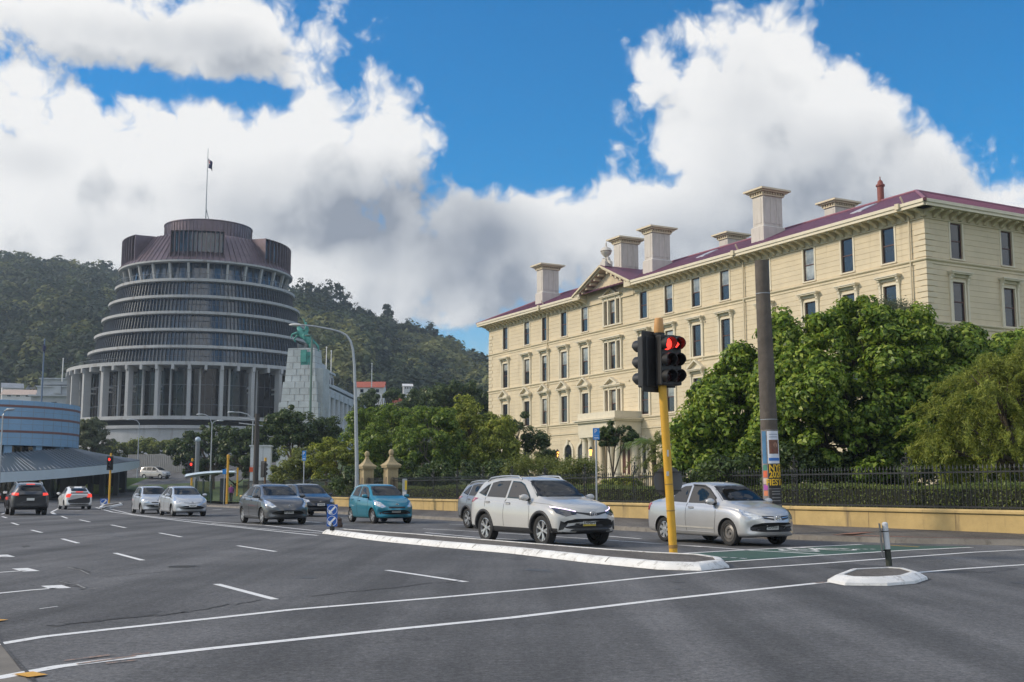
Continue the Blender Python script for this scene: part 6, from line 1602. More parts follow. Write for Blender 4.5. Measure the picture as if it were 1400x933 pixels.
MB().lathe([(0.11, -0.05), (0.12, 0.0), (0.0, 0.0)], 14).build('cap_collar', M_BLACK2, sig, loc=p0)
mid = ax * (zc_ + 0.46)
th = math.radians(27)                             # heads face right of the camera, towards the cross street
signal_head('signal_head', sig, mid + Vector((0.085, -0.16, 0.0)), th, True, 0.98, board=False)
signal_head('signal_head', sig, mid + Vector((0.29, 0.08, 0.02)), th, True, 0.98, arrow=True, board=False)
hb = signal_head('signal_head', sig, mid + Vector((-0.32, 0.12, -0.02)), math.radians(-146), False, 1.0, board=False)
MB().box((0, 0.19, 0), (0.44, 0.035, 1.22)).box((0, 0.21, 0), (0.26, 0.06, 1.0)).build('backing_board', M_BLACK, hb, bevel=0.03)
br = MB()
for z in (0.5, -0.52):
    br.tube([mid + Vector((0, 0, z)), mid + Vector((-0.3, 0.1, z + 0.02))], 0.022, 8).tube([mid + Vector((0, 0, z)), mid + Vector((0.28, 0.0, z))], 0.022, 8)
br.build('mounting_bracket', M_BLACK2, sig)
ds = top * 0.42
MB().lathe([(0.30, 0), (0.30, 0.012), (0, 0.012)], 28, 0, Matrix.Rotation(PI / 2, 4, 'X')).lathe([(0.30, 0), (0, 0.0)], 28, 0, Matrix.Rotation(PI / 2, 4, 'X')).build('round_sign', M_SIGNGREY, sig, loc=ds + Vector((-0.0, 0.10, 0.0)), rz=math.radians(12))
for dz in (.18, -.18): MB().box((ds.x, 0.04, ds.z + dz), (0.5, 0.03, 0.03)).build('sign_clamp', M_BLACK2, sig)
MB().box((ds.x - 0.03, -0.084, ds.z + 0.15), (0.05, 0.004, 0.09)).box((ds.x - .02, -0.084, ds.z + 0.55), (0.035, 0.004, 0.13)).build('sticker', mat('pale_sticker', (0.5, 0.5, 0.5), 0.6), sig)

def small_signal(px, py_head, py_base, Y, label, rz=0.0, extra=False, pole=None):
    hd = at(px, py_head, Y); z0 = gz(Y)
    r = empty('traffic_signal', (hd.x, Y, z0), 0, label, 'traffic light')
    h = hd.z - z0
    MB().tube([(0, 0.16, 0), (0, 0.16, h + 0.62)], 0.085, 10).build('pole', pole or M_YPOLE, r, smooth=1)
    MB().lathe([(0.1, 0), (0.09, 0.3), (0, .31)], 10).build('pole_cap', M_YPOLE, r, loc=(0, 0.16, h + 0.6))
    hh = signal_head('signal_head', r, (0, -0.1, h), rz, True)
    if extra: signal_head('signal_head', r, (-0.45, 0.25, h), math.radians(-80), False)
    return r
small_signal(54.5, 647, 690, 118, 'distant red traffic signal in front of the round pavilion canopy, above the dark hatchback')
small_signal(150.5, 633.5, 689, 102, 'distant red traffic signal on a bare yellow pole, beside the small blue arrow sign')
small_signal(262, 640, 690, 106, 'distant red traffic signal directly above the silver liftback at the bus shelter', extra=True)
small_signal(362, 642, 690, 88, 'dark brown signal pole half lost in the bush right of the wooden lamp pole', rz=math.radians(150), pole=mat('brown_pole', (0.16, 0.09, 0.05), 0.7))
def plain_post(px, pyt, pyb, Y, name, label, cat, m, r=0.085):
    a = at(px, pyt, Y); z0 = gz(Y)
    e = empty(name, (a.x, Y, z0), 0, label, cat)
    MB().tube([(0, 0, 0), (0, 0, a.z - z0)], r, 10).build('pole', m, e, smooth=1)
    MB().lathe([(r * 1.25, -0.05), (r * 1.25, 0.2), (r * .8, 0.26), (0, 0.27)], 10).build('pole_cap', m, e, loc=(0, 0, a.z - z0))
    return e
plain_post(312, 626, 690, 97, 'yellow_post', 'tall plain yellow post beside the walking person', 'post', M_YPOLE, 0.1)
plain_post(325, 643, 678, 118, 'yellow_post', 'shorter plain yellow post behind the walking person', 'post', M_YPOLE, 0.085)

# big lamp post
Yl = 66.0
lp = [(488, 692), (488, 640), (486.5, 560), (484.5, 500), (482.5, 478), (479, 466), (473.5, 458.5), (465, 454), (452, 450.5), (431, 446.5), (412, 444.5)]
P = [at(x, y, Yl) for x, y in lp]; z0 = 0.14
o0 = Vector((P[0].x, Yl, z0))
lamp = empty('street_lamp', o0, 0, 'tall grey street lamp with a long curved arm, next to the stone gate pillars', 'street lamp')
pts = [Vector((0, 0, 0))] + [p - o0 for p in P[1:]]
MB().tube(pts, [0.13, 0.115, 0.10, 0.08, 0.075, 0.07, 0.065, 0.06, 0.055, 0.05, 0.04], 12).build('pole', M_GALV, lamp, smooth=1)
MB().tube([(0, 0, 0), (0, 0, 1.3)], 0.17, 12).build('base_sleeve', M_GALV, lamp, smooth=0.7)
e = pts[-1]
MB().ball((e.x - 0.35, 0, e.z + 0.0), 0.4, 14, 8, 0, (1.0, 0.45, 0.22)).build('lamp_head', mat('lamp_head_white', (0.6, 0.6, 0.58), 0.4), lamp, smooth=1)
def street_lamp(px, pyb, pyt, Y, arm, label, m=M_GALV, r=0.08, arms=None):
    a = at(px, pyt, Y); z0 = gz(Y)
    e = empty('street_lamp', (a.x, Y, z0), 0, label, 'street lamp')
    h = a.z - z0
    MB().tube([(0, 0, -.1), (0, 0, h * 0.5), (0, 0, h)], [r * 1.2, r, r * .8], 8).build('pole', m, e, smooth=1)
    for dx, dz in (arms or [arm]):
        s = dx / FPX * Y; u = -dz / FPX * Y
        MB().tube([(0, 0, h - 0.02), (s * 0.25, 0, h + u * 0.75), (s * 0.6, 0, h + u), (s, 0, h + u * 1.0)], r * 0.7, 7).build('arm', m, e, smooth=1)
        MB().ball((s, 0, h + u), 0.42, 10, 6, 0, (1.0, 0.45, 0.25)).build('lamp_head', m, e, smooth=1)
street_lamp(290, 650, 580, 128, None, 'grey street lamp with two arms, in front of the flat-layered dark tree', arms=[(11, -4.5), (-17, -13)])
street_lamp(346, 650, 575, 112, (-30, -11), 'slim grey street lamp whose arm reaches left, just behind the wooden lamp pole')
street_lamp(190.5, 640, 579, 165, (-14, -5), 'slim grey street lamp in front of the slope hedge')
street_lamp(4, 660, 568, 98, (10, -8), 'slim grey street lamp at the left edge, before the round pavilion')
street_lamp(426.5, 610, 462, 118, (-5, -3), 'tall green-grey lamp column standing right in front of the stone memorial', mat('green_column', (0.10, 0.17, 0.15), 0.5), 0.13)
gp2 = at(270.5, 604, 118)
cc_ = empty('camera_post', (gp2.x, 118, gz(118)), 0, 'thick grey post topped by a pale globe, between the signal and the umbrella-headed tree', 'post')
MB().tube([(0, 0, 0), (0, 0, gp2.z - gz(118))], 0.24, 12).build('pole', mat('grey_post', (0.16, 0.18, 0.20), 0.5), cc_, smooth=1)
MB().ball((0, 0, gp2.z - gz(118) + 0.2), 0.3, 12, 8).build('globe', mat('pale_globe', (0.4, 0.5, 0.6), 0.3), cc_, smooth=1)
# wooden lamp/wire pole in the middle distance
M_WPOLE = mat('weathered_wood_pole', (0.10, 0.085, 0.072), 0.9, var=0.3, scale=2.5, bump=0.4, bscale=12)
p1 = at(352, 566, 92)
wp = empty('wooden_pole', (p1.x, 92, 0), 0, 'dark wooden pole with short cross arms in front of the white kiosk', 'pole')
MB().tube([(0, 0, 0), (0, 0, p1.z)], [0.24, 0.19], 10).build('pole', mat('dark_pole', (0.05, 0.047, 0.045), 0.8, scale=3), wp, smooth=1)
ca = MB()
for k, z in enumerate((0.6, 1.0)): ca.tube([(-1.5, 0.1, p1.z - z + .25), (0.5, -0.1, p1.z - z)], 0.05, 6)
ca.build('cross_arm', M_GALV, wp)

# near wooden pole with bill posters
Yw = 31.5
pb, pt_ = at(1057.5, 716, Yw), at(1041, 357, Yw)
o0 = Vector((pb.x, Yw, 0.135))
pole = empty('wooden_pole', o0, 0, 'thick weathered wooden pole plastered with bill posters, behind the silver saloon', 'pole')
tp = Vector((pt_.x - pb.x, 0, pt_.z - 0.135)); q = Vector((0, 0, 1)).rotation_difference(tp.normalized())
pole.rotation_mode = 'QUATERNION'; pole.rotation_quaternion = q
Lp = tp.length
RB, RT = 0.262, 0.188
rad_at = lambda z: RB + (RT - RB) * z / Lp
MB().tube([(0, 0, -0.2), (0, 0, Lp * .25), (0, 0, Lp * .5), (0, 0, Lp * .75), (0, 0, Lp)], [RB, rad_at(Lp * .25), rad_at(Lp * .5), rad_at(Lp * .75), RT], 24).build('pole', M_WPOLE, pole, smooth=0.9)
zz = lambda py: (at(1055, py, Yw).z - 0.135)
for py in (574, 402): MB().tube([(0, 0, zz(py) - .008), (0, 0, zz(py) + .008)], rad_at(zz(py)) + 0.006, 24).build('steel_band', M_GALV, pole, smooth=0.9)
def poster(name, a0, a1, z0, z1, m, off, label=None):
    n = 16; V = []
    for i in range(n + 1):
        a = math.radians(a0 + (a1 - a0) * i / n)
        for z in (z0, z1):
            r_ = rad_at(z) + off; V.append((r_ * math.sin(a), -r_ * math.cos(a), z))
    o = link(name, make_mesh(name, V, [(2 * i, 2 * i + 2, 2 * i + 3, 2 * i + 1) for i in range(n)], m, smooth=PI), pole)
    if label: o['label'] = label
    return o
M_POST_PALE = mat('pale_poster_paper', (0.62, 0.66, 0.74), 0.7, var=0.05, scale=3); M_POST_BLK = mat('black_poster_paper', (0.012, 0.011, 0.012), 0.6)
M_POST_BLUE = mat('blue_poster_ink', (0.03, 0.15, 0.48), 0.6); M_YEL = mat('yellow_poster_ink', (0.72, 0.45, 0.02), 0.6)
M_PHOTO = mat('brown_photo_ink', (0.16, 0.07, 0.045), 0.6, var=0.4, scale=4); M_SKIN = mat('skin', (0.42, 0.23, 0.155), 0.6, var=0.06)
poster('poster_paper', -80, 70, zz(692), zz(588), mat('old_poster_paper', (0.20, 0.19, 0.19), 0.8, var=0.5, scale=4), 0.003)
poster('poster', -28, 62, zz(634), zz(590), M_POST_PALE, 0.006, 'pale poster with a portrait and a blue strip')
poster('poster_photo', -18, 50, zz(621), zz(602), M_PHOTO, 0.009)
hd = MB(); hz_ = (zz(621) + zz(602)) / 2; r_ = rad_at(hz_) + 0.010
for k, (ww, hh, dz, m_) in enumerate(((0.055, 0.07, 0.05, 0), (0.11, 0.06, -0.10, 1))):
    V = [((r_ + .001 * k) * math.sin(0.42 + ww / r_ * math.cos(a)), -(r_ + .001 * k) * math.cos(0.42 + ww / r_ * math.cos(a)), hz_ + dz + hh * math.sin(a)) for a in [2 * PI * i / 18 for i in range(18)]]
    hd.add(V, [tuple(range(18))], m_)
hd.build('poster_portrait', [M_SKIN, mat('maroon_jacket_ink', (0.20, 0.03, 0.04), 0.7)], pole)
poster('poster_strip', -22, 55, zz(630.5), zz(626.5), M_POST_BLUE, 0.009)
for k, py in enumerate((594, 597.5)): poster('poster_strip', -16, 48, zz(py + 1.2), zz(py), mat('grey_ink', (0.3, 0.36, 0.46), 0.7), 0.009)
poster('poster', -30, 75, zz(668), zz(635), M_POST_BLK, 0.006, 'black poster with yellow lettering')
for txt, py, sz in (('NYE', 640.5, 0.25), ('2020', 649.4, 0.24), ('FIESTA', 660, 0.24)):
    me = text_mesh(txt, sz, M_YEL, 0.003, bend=rad_at(zz(py)) + 0.010, sx=0.84, bold=0.006)
    link('lettering', me, pole, (0, 0, zz(py)), math.radians(20))
poster('poster', -30, 75, zz(690), zz(669), mat('charcoal_poster', (0.03, 0.03, 0.032), 0.7), 0.006)
for py in (671.5, 675, 680, 684): poster('poster_strip', -12, 45, zz(py + 1.3), zz(py), mat('dull_ink', (0.22, 0.22, 0.22), 0.7), 0.009)
for py0, py1, c in ((636, 643, (0.05, 0.2, 0.14)), (644, 653, (0.6, 0.12, 0.05)), (654, 662, (0.5, 0.4, 0.36)), (663, 670, (0.35, 0.08, 0.36)), (590, 634, (0.05, 0.16, 0.3)), (671, 678, (0.6, 0.2, 0.1))):
    poster('poster_strip', -68, -36, zz(py1), zz(py0), mat('poster_colour', c, 0.7, var=0.2, scale=4), 0.0075)

# parking signs on posts
def blue_sign(px, pyt, pyb, pybase, Y, w_m, label, lettered=True):
    a, b = at(px, pyt, Y), at(px, pyb, Y); z0 = 0.15 if Y < 90 else gz(Y)
    r = empty('parking_sign', (a.x, Y, z0), 0, label, 'street sign')
    MB().tube([(0, 0.03, 0), (0, 0.03, a.z - z0 - .02)], 0.035, 8).build('pole', M_GALV, r, smooth=1)
    h = a.z - b.z; zc = (a.z + b.z) / 2 - z0
    MB().box((0, -0.02, zc), (w_m, 0.012, h)).build('sign_face', M_SIGNBLUE2, r)
    if lettered:
        t = link('lettering', text_mesh('P', h * 0.5, M_WHITE, 0.003), r, (-w_m * 0.08, -0.028, zc + h * 0.2))
        MB().box((0, -0.028, zc - h * 0.12), (w_m * 0.8, 0.003, h * 0.02)).box((0, -0.028, zc - h * 0.3), (w_m * 0.66, 0.003, h * 0.05)).box((0, -0.028, zc - h * 0.4), (w_m * 0.8, 0.003, h * 0.025)).build('sign_rule', M_WHITE, r)
blue_sign(815, 585.5, 601.5, 690, 40.5, 0.235, 'blue parking sign on a slim grey pole, rising behind the white sport utility')
blue_sign(416, 616.5, 630, 690, 69, 0.24, 'blue parking sign on a white pole, left of the tall grey lamp post')
blue_sign(307, 641.5, 648.5, 690, 96.5, 0.32, 'small blue sign on a white pole beside the tall plain yellow post', False)
# keep-left arrows on the island ends
def arrow(mb, cx, cz, s, y):
    P = [(-.30, -.36), (-.36, .06), (-.2, -.08), (.22, .36), (.34, .24), (-.08, -.2), (.08, -.32)]
    mb.prism([(cx + x * s, cz + z * s) for x, z in P], -y, -y + 0.004, 0, XZ)
def keep_left(px, pyt, pyb, pybase, Y, n, label, z0=0.12):
    a, b = at(px, pyt, Y), at(px, pyb, Y)
    r = empty('arrow_sign', (a.x, Y, z0), 0, label, 'street sign')
    h = a.z - b.z; w = h / n * 0.98
    MB().box((0, 0, a.z - z0 - h / 2), (w, 0.03, h)).build('sign_plate', M_SIGNBLUE, r, bevel=0.01)
    ds, ar = MB(), MB()
    for k in range(n):
        zc = a.z - z0 - h / n * (k + 0.5)
        ds.lathe([(w * 0.47, 0), (w * .47, 0.004), (w * 0.43, 0.004), (w * .43, 0)], 28, 0, Matrix.Translation((0, -0.016, zc)) @ Matrix.Rotation(PI / 2, 4, 'X'))
        arrow(ar, 0, zc, w, -0.017)
    ds.build('sign_ring', M_WHITE, r); ar.build('arrow_mark', M_WHITE, r)
    MB().tube([(0, 0.05, 0), (0, 0.05, a.z - z0 - h * 0.3)], 0.04, 8).build('pole', M_GALV, r)
    MB().tube([(0, 0.05, 0), (0, 0.05, 0.22)], 0.075, 10).build('rubber_base', M_BLACK, r)
keep_left(454.5, 690, 720, 728, 34.2, 2, 'double blue and white arrow sign at the far end of the long island')
keep_left(142.5, 682, 693, 695, 96, 1, 'small distant blue arrow sign on the tiny white island')
sb_ = ground(463, 725.5); MB().ball((0, 0, 0.12), 0.14, 9, 6).ball((0.1, 0.05, 0.2), 0.08, 8, 5)
st_ = MB().lathe([(0.12, 0), (0.13, 0.1), (0.09, 0.2), (0.1, 0.26), (0.05, 0.32), (0, 0.33)], 8).build('broken_bollard', mat('rusty_stub', (0.07, 0.045, 0.035), 0.9, bump=0.4, bscale=20), None, loc=(sb_.x, sb_.y, 0.1))
tag(st_, 'rusty stub of a broken bollard beside the double arrow sign', 'bollard')
# edge-on leaning sign on the near island
pb = ground(1216, 783.5); tp_ = at(1209.5, 714, pb.y)
r = empty('leaning_sign', (pb.x, pb.y, 0.14), 0, 'leaning sign seen edge-on, pale post and dark board, on the near island', 'street sign')
tv = Vector((tp_.x - pb.x, 0, tp_.z - 0.14)); r.rotation_mode = 'QUATERNION'; r.rotation_quaternion = Vector((0, 0, 1)).rotation_difference(tv.normalized())
Ls = tv.length
MB().lathe([(0.045, 0.22), (0.045, Ls - .02), (0.02, Ls), (0, Ls)], 14, 0, Matrix.Diagonal((1.05, 1, 1, 1))).build('pole', mat('pale_sleeve', (0.55, 0.57, 0.6), 0.4, var=0.1), r, smooth=0.8)
MB().tube([(0, 0, -0.03), (0, 0, 0.24)], 0.05, 12).build('rubber_base', mat('dark_green_rubber', (0.03, 0.035, 0.025), 0.8), r, smooth=0.8)
MB().box((-0.045, 0.14, Ls * 0.56), (0.012, 0.40, Ls * 0.80), rz=math.radians(-15)).build('sign_plate', M_SIGNGREY, r)
MB().box((-0.06, 0.02, Ls * 0.78), (0.05, 0.06, 0.02)).box((-0.06, 0.02, Ls * 0.32), (0.05, 0.06, 0.02)).tube([(0, 0, Ls * .77), (0, 0, Ls * .79)], 0.05, 12).tube([(0, 0, Ls * .31), (0, 0, Ls * .33)], 0.05, 12).build('clamp', M_BLACK2, r)

# parking meter, kiosk, shelter
pm_ = at(553.5, 655, 61); r = empty('parking_meter', (pm_.x, 61, 0.17), 0, 'pale pay-and-display box with a yellow front, right of the ball-topped pillar', 'parking meter')
h = pm_.z - .17
MB().box((0, 0, h / 2), (0.24, 0.22, h)).build('meter_case', M_GALV, r, bevel=0.02); MB().box((0.07, -0.113, h - 0.33), (0.12, 0.008, 0.5)).build('meter_front', mat('yellow_panel', (0.7, 0.5, 0.04), 0.5), r)
MB().box((0.0, -0.113, h - 0.82), (0.18, 0.008, 0.3)).build('meter_label', M_WHITE, r)
kp = at(341, 611, 100)
r = empty('white_kiosk', (at(356, 668, 100).x, 100, 0), 0.12, 'tall white panelled kiosk behind the dark wooden pole, with a small orange sign', 'kiosk')
kh = kp.z; kw = 27 / FPX * 100
MB().box((0, 0, kh / 2), (kw, 1.4, kh)).box((0, 0, kh + 0.05), (kw + .2, 1.6, 0.12)).build('kiosk_body', mat('white_panel', (0.58, 0.60, 0.62), 0.5, var=0.1, scale=0.8), r)
MB().box((-kw * .28, -0.71, kh * 0.5), (0.03, 0.02, kh)).box((kw * .12, -0.71, kh * 0.5), (0.03, 0.02, kh)).box((0, -0.71, kh * .66), (kw, 0.02, 0.04)).build('panel_joint', mat('panel_grey', (0.25, 0.26, 0.28), 0.6), r)
MB().box((-kw * .42, -0.74, at(341, 642.5, 100).z), (0.34, 0.05, 0.4)).build('orange_sign', mat('orange_sign', (0.75, 0.11, 0.03), 0.5), r)
s0, s1 = at(254, 652, 104), at(322, 646, 100)
r = empty('bus_shelter', ((s0.x + s1.x) / 2, 102, 0), 0, 'bus shelter with a long curved white roof and glass walls, behind the silver liftback', 'bus shelter')
rf_ = MB(); n = 14; V = []
for i in range(n + 1):
    t = i / n; c = s0.lerp(s1, t) - Vector((r.location.x, 102, 0))
    w = 1.0 * math.sin(PI * (0.08 + 0.86 * min(1, t * 1.5 + 0.05) if t < 0.62 else 0.5)) * (1 - 0.65 * max(0, t - .3))
    th_ = 0.09 + 0.10 * (1 - t); z = c.z + 0.12 * math.sin(PI * t)
    V += [(c.x, c.y - w, z), (c.x, c.y, z + th_ + .05), (c.x, c.y + w, z + 0.04), (c.x, c.y, z - th_)]
rf_.add(V, [(4 * i + k, 4 * i + (k + 1) % 4, 4 * i + 4 + (k + 1) % 4, 4 * i + 4 + k) for i in range(n) for k in range(4)] + [(3, 2, 1, 0), (4 * n, 4 * n + 1, 4 * n + 2, 4 * n + 3)])
rf_.build('roof', M_CANOPY, r, smooth=1.0)
gw_ = MB()
for px in (266, 276, 287, 302): 
    c = at(px, 660, 102); gw_.box((c.x - r.location.x, 0.5, 1.1), (0.1, 0.1, 2.2))
gw_.build('post', mat('dark_green_frame', (0.03, 0.05, 0.05), 0.5), r)
c0_, c1_ = at(264, 660, 102), at(289, 660, 102)
MB().box(((c0_.x + c1_.x) / 2 - r.location.x, 0.6, 1.15), (c1_.x - c0_.x, 0.04, 1.7)).build('glass_wall', glass_clear('shelter_glass', (0.45, 0.55, 0.52)), r)
c2_ = at(304.5, 660, 102); MB().box((c2_.x - r.location.x, 0.3, 1.2), (0.55, 0.25, 2.1)).build('advert_panel', mat('dark_advert', (0.03, 0.035, 0.045), 0.4), r)
# flagpoles
def flagpole(px, pyt, pyb, Y, label, m=M_WHITE, r_=0.11):
    a, b = at(px, pyt, Y), at(px, pyb, Y)
    e = empty('flagpole', (a.x, Y, b.z), 0, label, 'flagpole')
    MB().tube([(0, 0, 0), (0, 0, a.z - b.z)], [r_, r_ * .7], 8).build('pole', m, e, smooth=1); MB().ball((0, 0, a.z - b.z + .1), 0.16, 8, 6).build('finial', m, e)
flagpole(446.5, 476, 516, 216, 'white flagpole just right of the stone memorial, left one of the close pair')
flagpole(453, 481, 530, 222, 'white flagpole over the stone parliament attic, right one of the close pair')
flagpole(508.5, 498, 530, 240, 'lone white flagpole over the red-roofed cream building')
flagpole(61, 466, 560, 150, 'slim blue-grey flagpole behind the round pavilion, carrying a dark furled flag', mat('bluegrey_pole', (0.12, 0.17, 0.25), 0.5), 0.14)
flagpole(86.5, 491, 522, 262, 'short white flagpole on the stone library roof', M_WHITE, 0.16)
fq = at(60.5, 471, 149.8); limp_flag('flag', (fq.x - .1, 149.7, fq.z), 0.8, 0.8, 'small dark furled flag on the slim blue-grey pole behind the round pavilion', False)
# ------------------------------------------------------------------ cars
def pchip(keys, x, j):
    xs = [k[0] for k in keys]; ys_ = [k[j] for k in keys]; n = len(xs)
    h = [xs[i + 1] - xs[i] for i in range(n - 1)]; d = [(ys_[i + 1] - ys_[i]) / h[i] for i in range(n - 1)]
    m = [d[0]] + [0 if d[i - 1] * d[i] <= 0 else 2 * d[i - 1] * d[i] / (d[i - 1] + d[i]) for i in range(1, n - 1)] + [d[-1]]
    for i in range(n - 1):
        if x <= xs[i + 1] or i == n - 2:
            t = (x - xs[i]) / h[i]; t = max(0, min(1, t)); t2, t3 = t * t, t ** 3
            return (2 * t3 - 3 * t2 + 1) * ys_[i] + (t3 - 2 * t2 + t) * h[i] * m[i] + (-2 * t3 + 3 * t2) * ys_[i + 1] + (t3 - t2) * h[i] * m[i + 1]
def chaikin(P, it=2):
    for _ in range(it):
        Q = [P[0]]
        for a, b in zip(P, P[1:]):
            Q += [(a[0] * .75 + b[0] * .25, a[1] * .75 + b[1] * .25), (a[0] * .25 + b[0] * .75, a[1] * .25 + b[1] * .75)]
        Q.append(P[-1]); P = Q
    return P
def section(k, ins=0.0, floor=None):
    zb, zw, zt, wm, wt, wr = k
    cr = min(0.07, (zt - zw) * 0.35)
    h = zw - zb
    P = [(0, zb), (wm * 0.86, zb), (wm * 0.955, zb + 0.05), (wm * 0.985, zb + 0.2 * h), (wm, zb + 0.48 * h), (wm * 0.99, zb + 0.74 * h), (wt + 0.6 * (wm - wt), zw - 0.07 * h - .01), (wt, zw), (wt, zw + .012), (wr, zt - cr), (wr * 0.9, zt - cr * 0.42), (wr * 0.55, zt - cr * 0.1), (0, zt)]
    if ins:
        f = floor
        P = [(0, f), (wt - ins, f), (wt - ins, zw), (wr - ins, zt - cr - ins * 0.5), (wr * 0.55, zt - ins), (0, zt - ins)]
        return P
    return chaikin(P, 2)
def loft(keys, xs_, front, rear, ins=0.0, floor=None, xf=None, xr=None):
    rows = []
    for x in xs_:
        k = [pchip(keys, x, j) for j in range(1, 7)]
        S = section(k, ins, floor)
        full = [(y, z) for y, z in S] + [(-y, z) for y, z in reversed(S[1:-1])]
        wm = max(0.3, k[3])
        row = []
        for y, z in full:
            xx = x
            if not ins:
                q = min(1.2, abs(y) / wm)
                if x > xf: t = (x - xf) / (keys[-1][0] - xf); xx -= front * t ** 1.6 * q ** 2.4
                if x < xr: t = (xr - x) / xr; xx += rear * t ** 1.6 * q ** 2.6
            row.append((xx, y, z))
        rows.append(row)
    n = len(rows[0]); V = [p for r in rows for p in r]
    F_ = [(i * n + j, i * n + (j + 1) % n, (i + 1) * n + (j + 1) % n, (i + 1) * n + j) for i in range(len(rows) - 1) for j in range(n)]
    F_ += [tuple(reversed(range(n))), tuple((len(rows) - 1) * n + j for j in range(n))]
    return V, F_
def bool_diff(body, cutter):
    m = body.modifiers.new('cut', 'BOOLEAN'); m.operation = 'DIFFERENCE'; m.solver = 'EXACT'; m.object = cutter
    bpy.context.view_layer.update()
    me = bpy.data.meshes.new_from_object(body.evaluated_get(bpy.context.evaluated_depsgraph_get()))
    body.modifiers.clear(); old = body.data; body.data = me; bpy.data.meshes.remove(old)
    cm = cutter.data; bpy.data.objects.remove(cutter); bpy.data.meshes.remove(cm)
M_CARGLASS = glass_clear('car_glass', (0.30, 0.40, 0.42), 0.8)
M_CARGLASSD = glass_clear('tinted_car_glass', (0.07, 0.09, 0.10), 0.8)
M_INT = mat('car_interior', (0.035, 0.035, 0.037), 0.85, scale=4)
M_SEAT = mat('seat_cloth', (0.20, 0.195, 0.185), 0.9, scale=6)
M_TYRE = mat('tyre_rubber', (0.017, 0.017, 0.018), 0.8, var=0.3, scale=8)
M_ALLOY = mat('alloy_rim', (0.56, 0.56, 0.57), 0.32, metal=0.75, var=0.06, scale=5)
M_STEELRIM = mat('bare_steel_rim', (0.19, 0.18, 0.17), 0.5, metal=0.5, var=0.15, scale=8)
M_HUBDARK = mat('gap_dark', (0.02, 0.02, 0.02), 0.7)
M_TRIMB = mat('black_car_trim', (0.022, 0.022, 0.024), 0.55, scale=5)
M_CHROME = mat('chrome_trim', (0.7, 0.7, 0.72), 0.15, metal=0.95, var=0.03)
M_HEADL = mat('headlamp_lens', (0.55, 0.58, 0.62), 0.08, metal=0.55, var=0.35, scale=16, coat=1.0)
M_HEADD = mat('dark_headlamp_lens', (0.05, 0.055, 0.07), 0.06, var=0.5, scale=20, coat=1.0)
M_TAIL = mat('tail_lamp_lens', (0.36, 0.012, 0.015), 0.12, coat=1.0)
M_TAILON = mat('lit_tail_lamp', (0.6, 0.03, 0.02), 0.3, emit=((1.0, 0.07, 0.04), 0.9))
M_DRL = mat('lit_daytime_lamp', (0.9, 0.85, 1.0), 0.2, emit=((0.80, 0.62, 1.0), 2.2))
M_AMBER = mat('amber_lens', (0.7, 0.22, 0.04), 0.15, coat=1.0)
M_PLATE = mat('number_plate_white', (0.66, 0.66, 0.64), 0.45, var=0.04)
M_PLATEY = mat('number_plate_yellow', (0.66, 0.50, 0.06), 0.45, var=0.04)
M_INK = mat('black_ink', (0.012, 0.012, 0.012), 0.5)
def paint(name, col, metal=0.0, rough=0.3):
    return mat(name, col, rough, metal, var=0.05, scale=0.8, coat=0.9, dirt=([x * 0.82 for x in col], 2.5, 0.68))

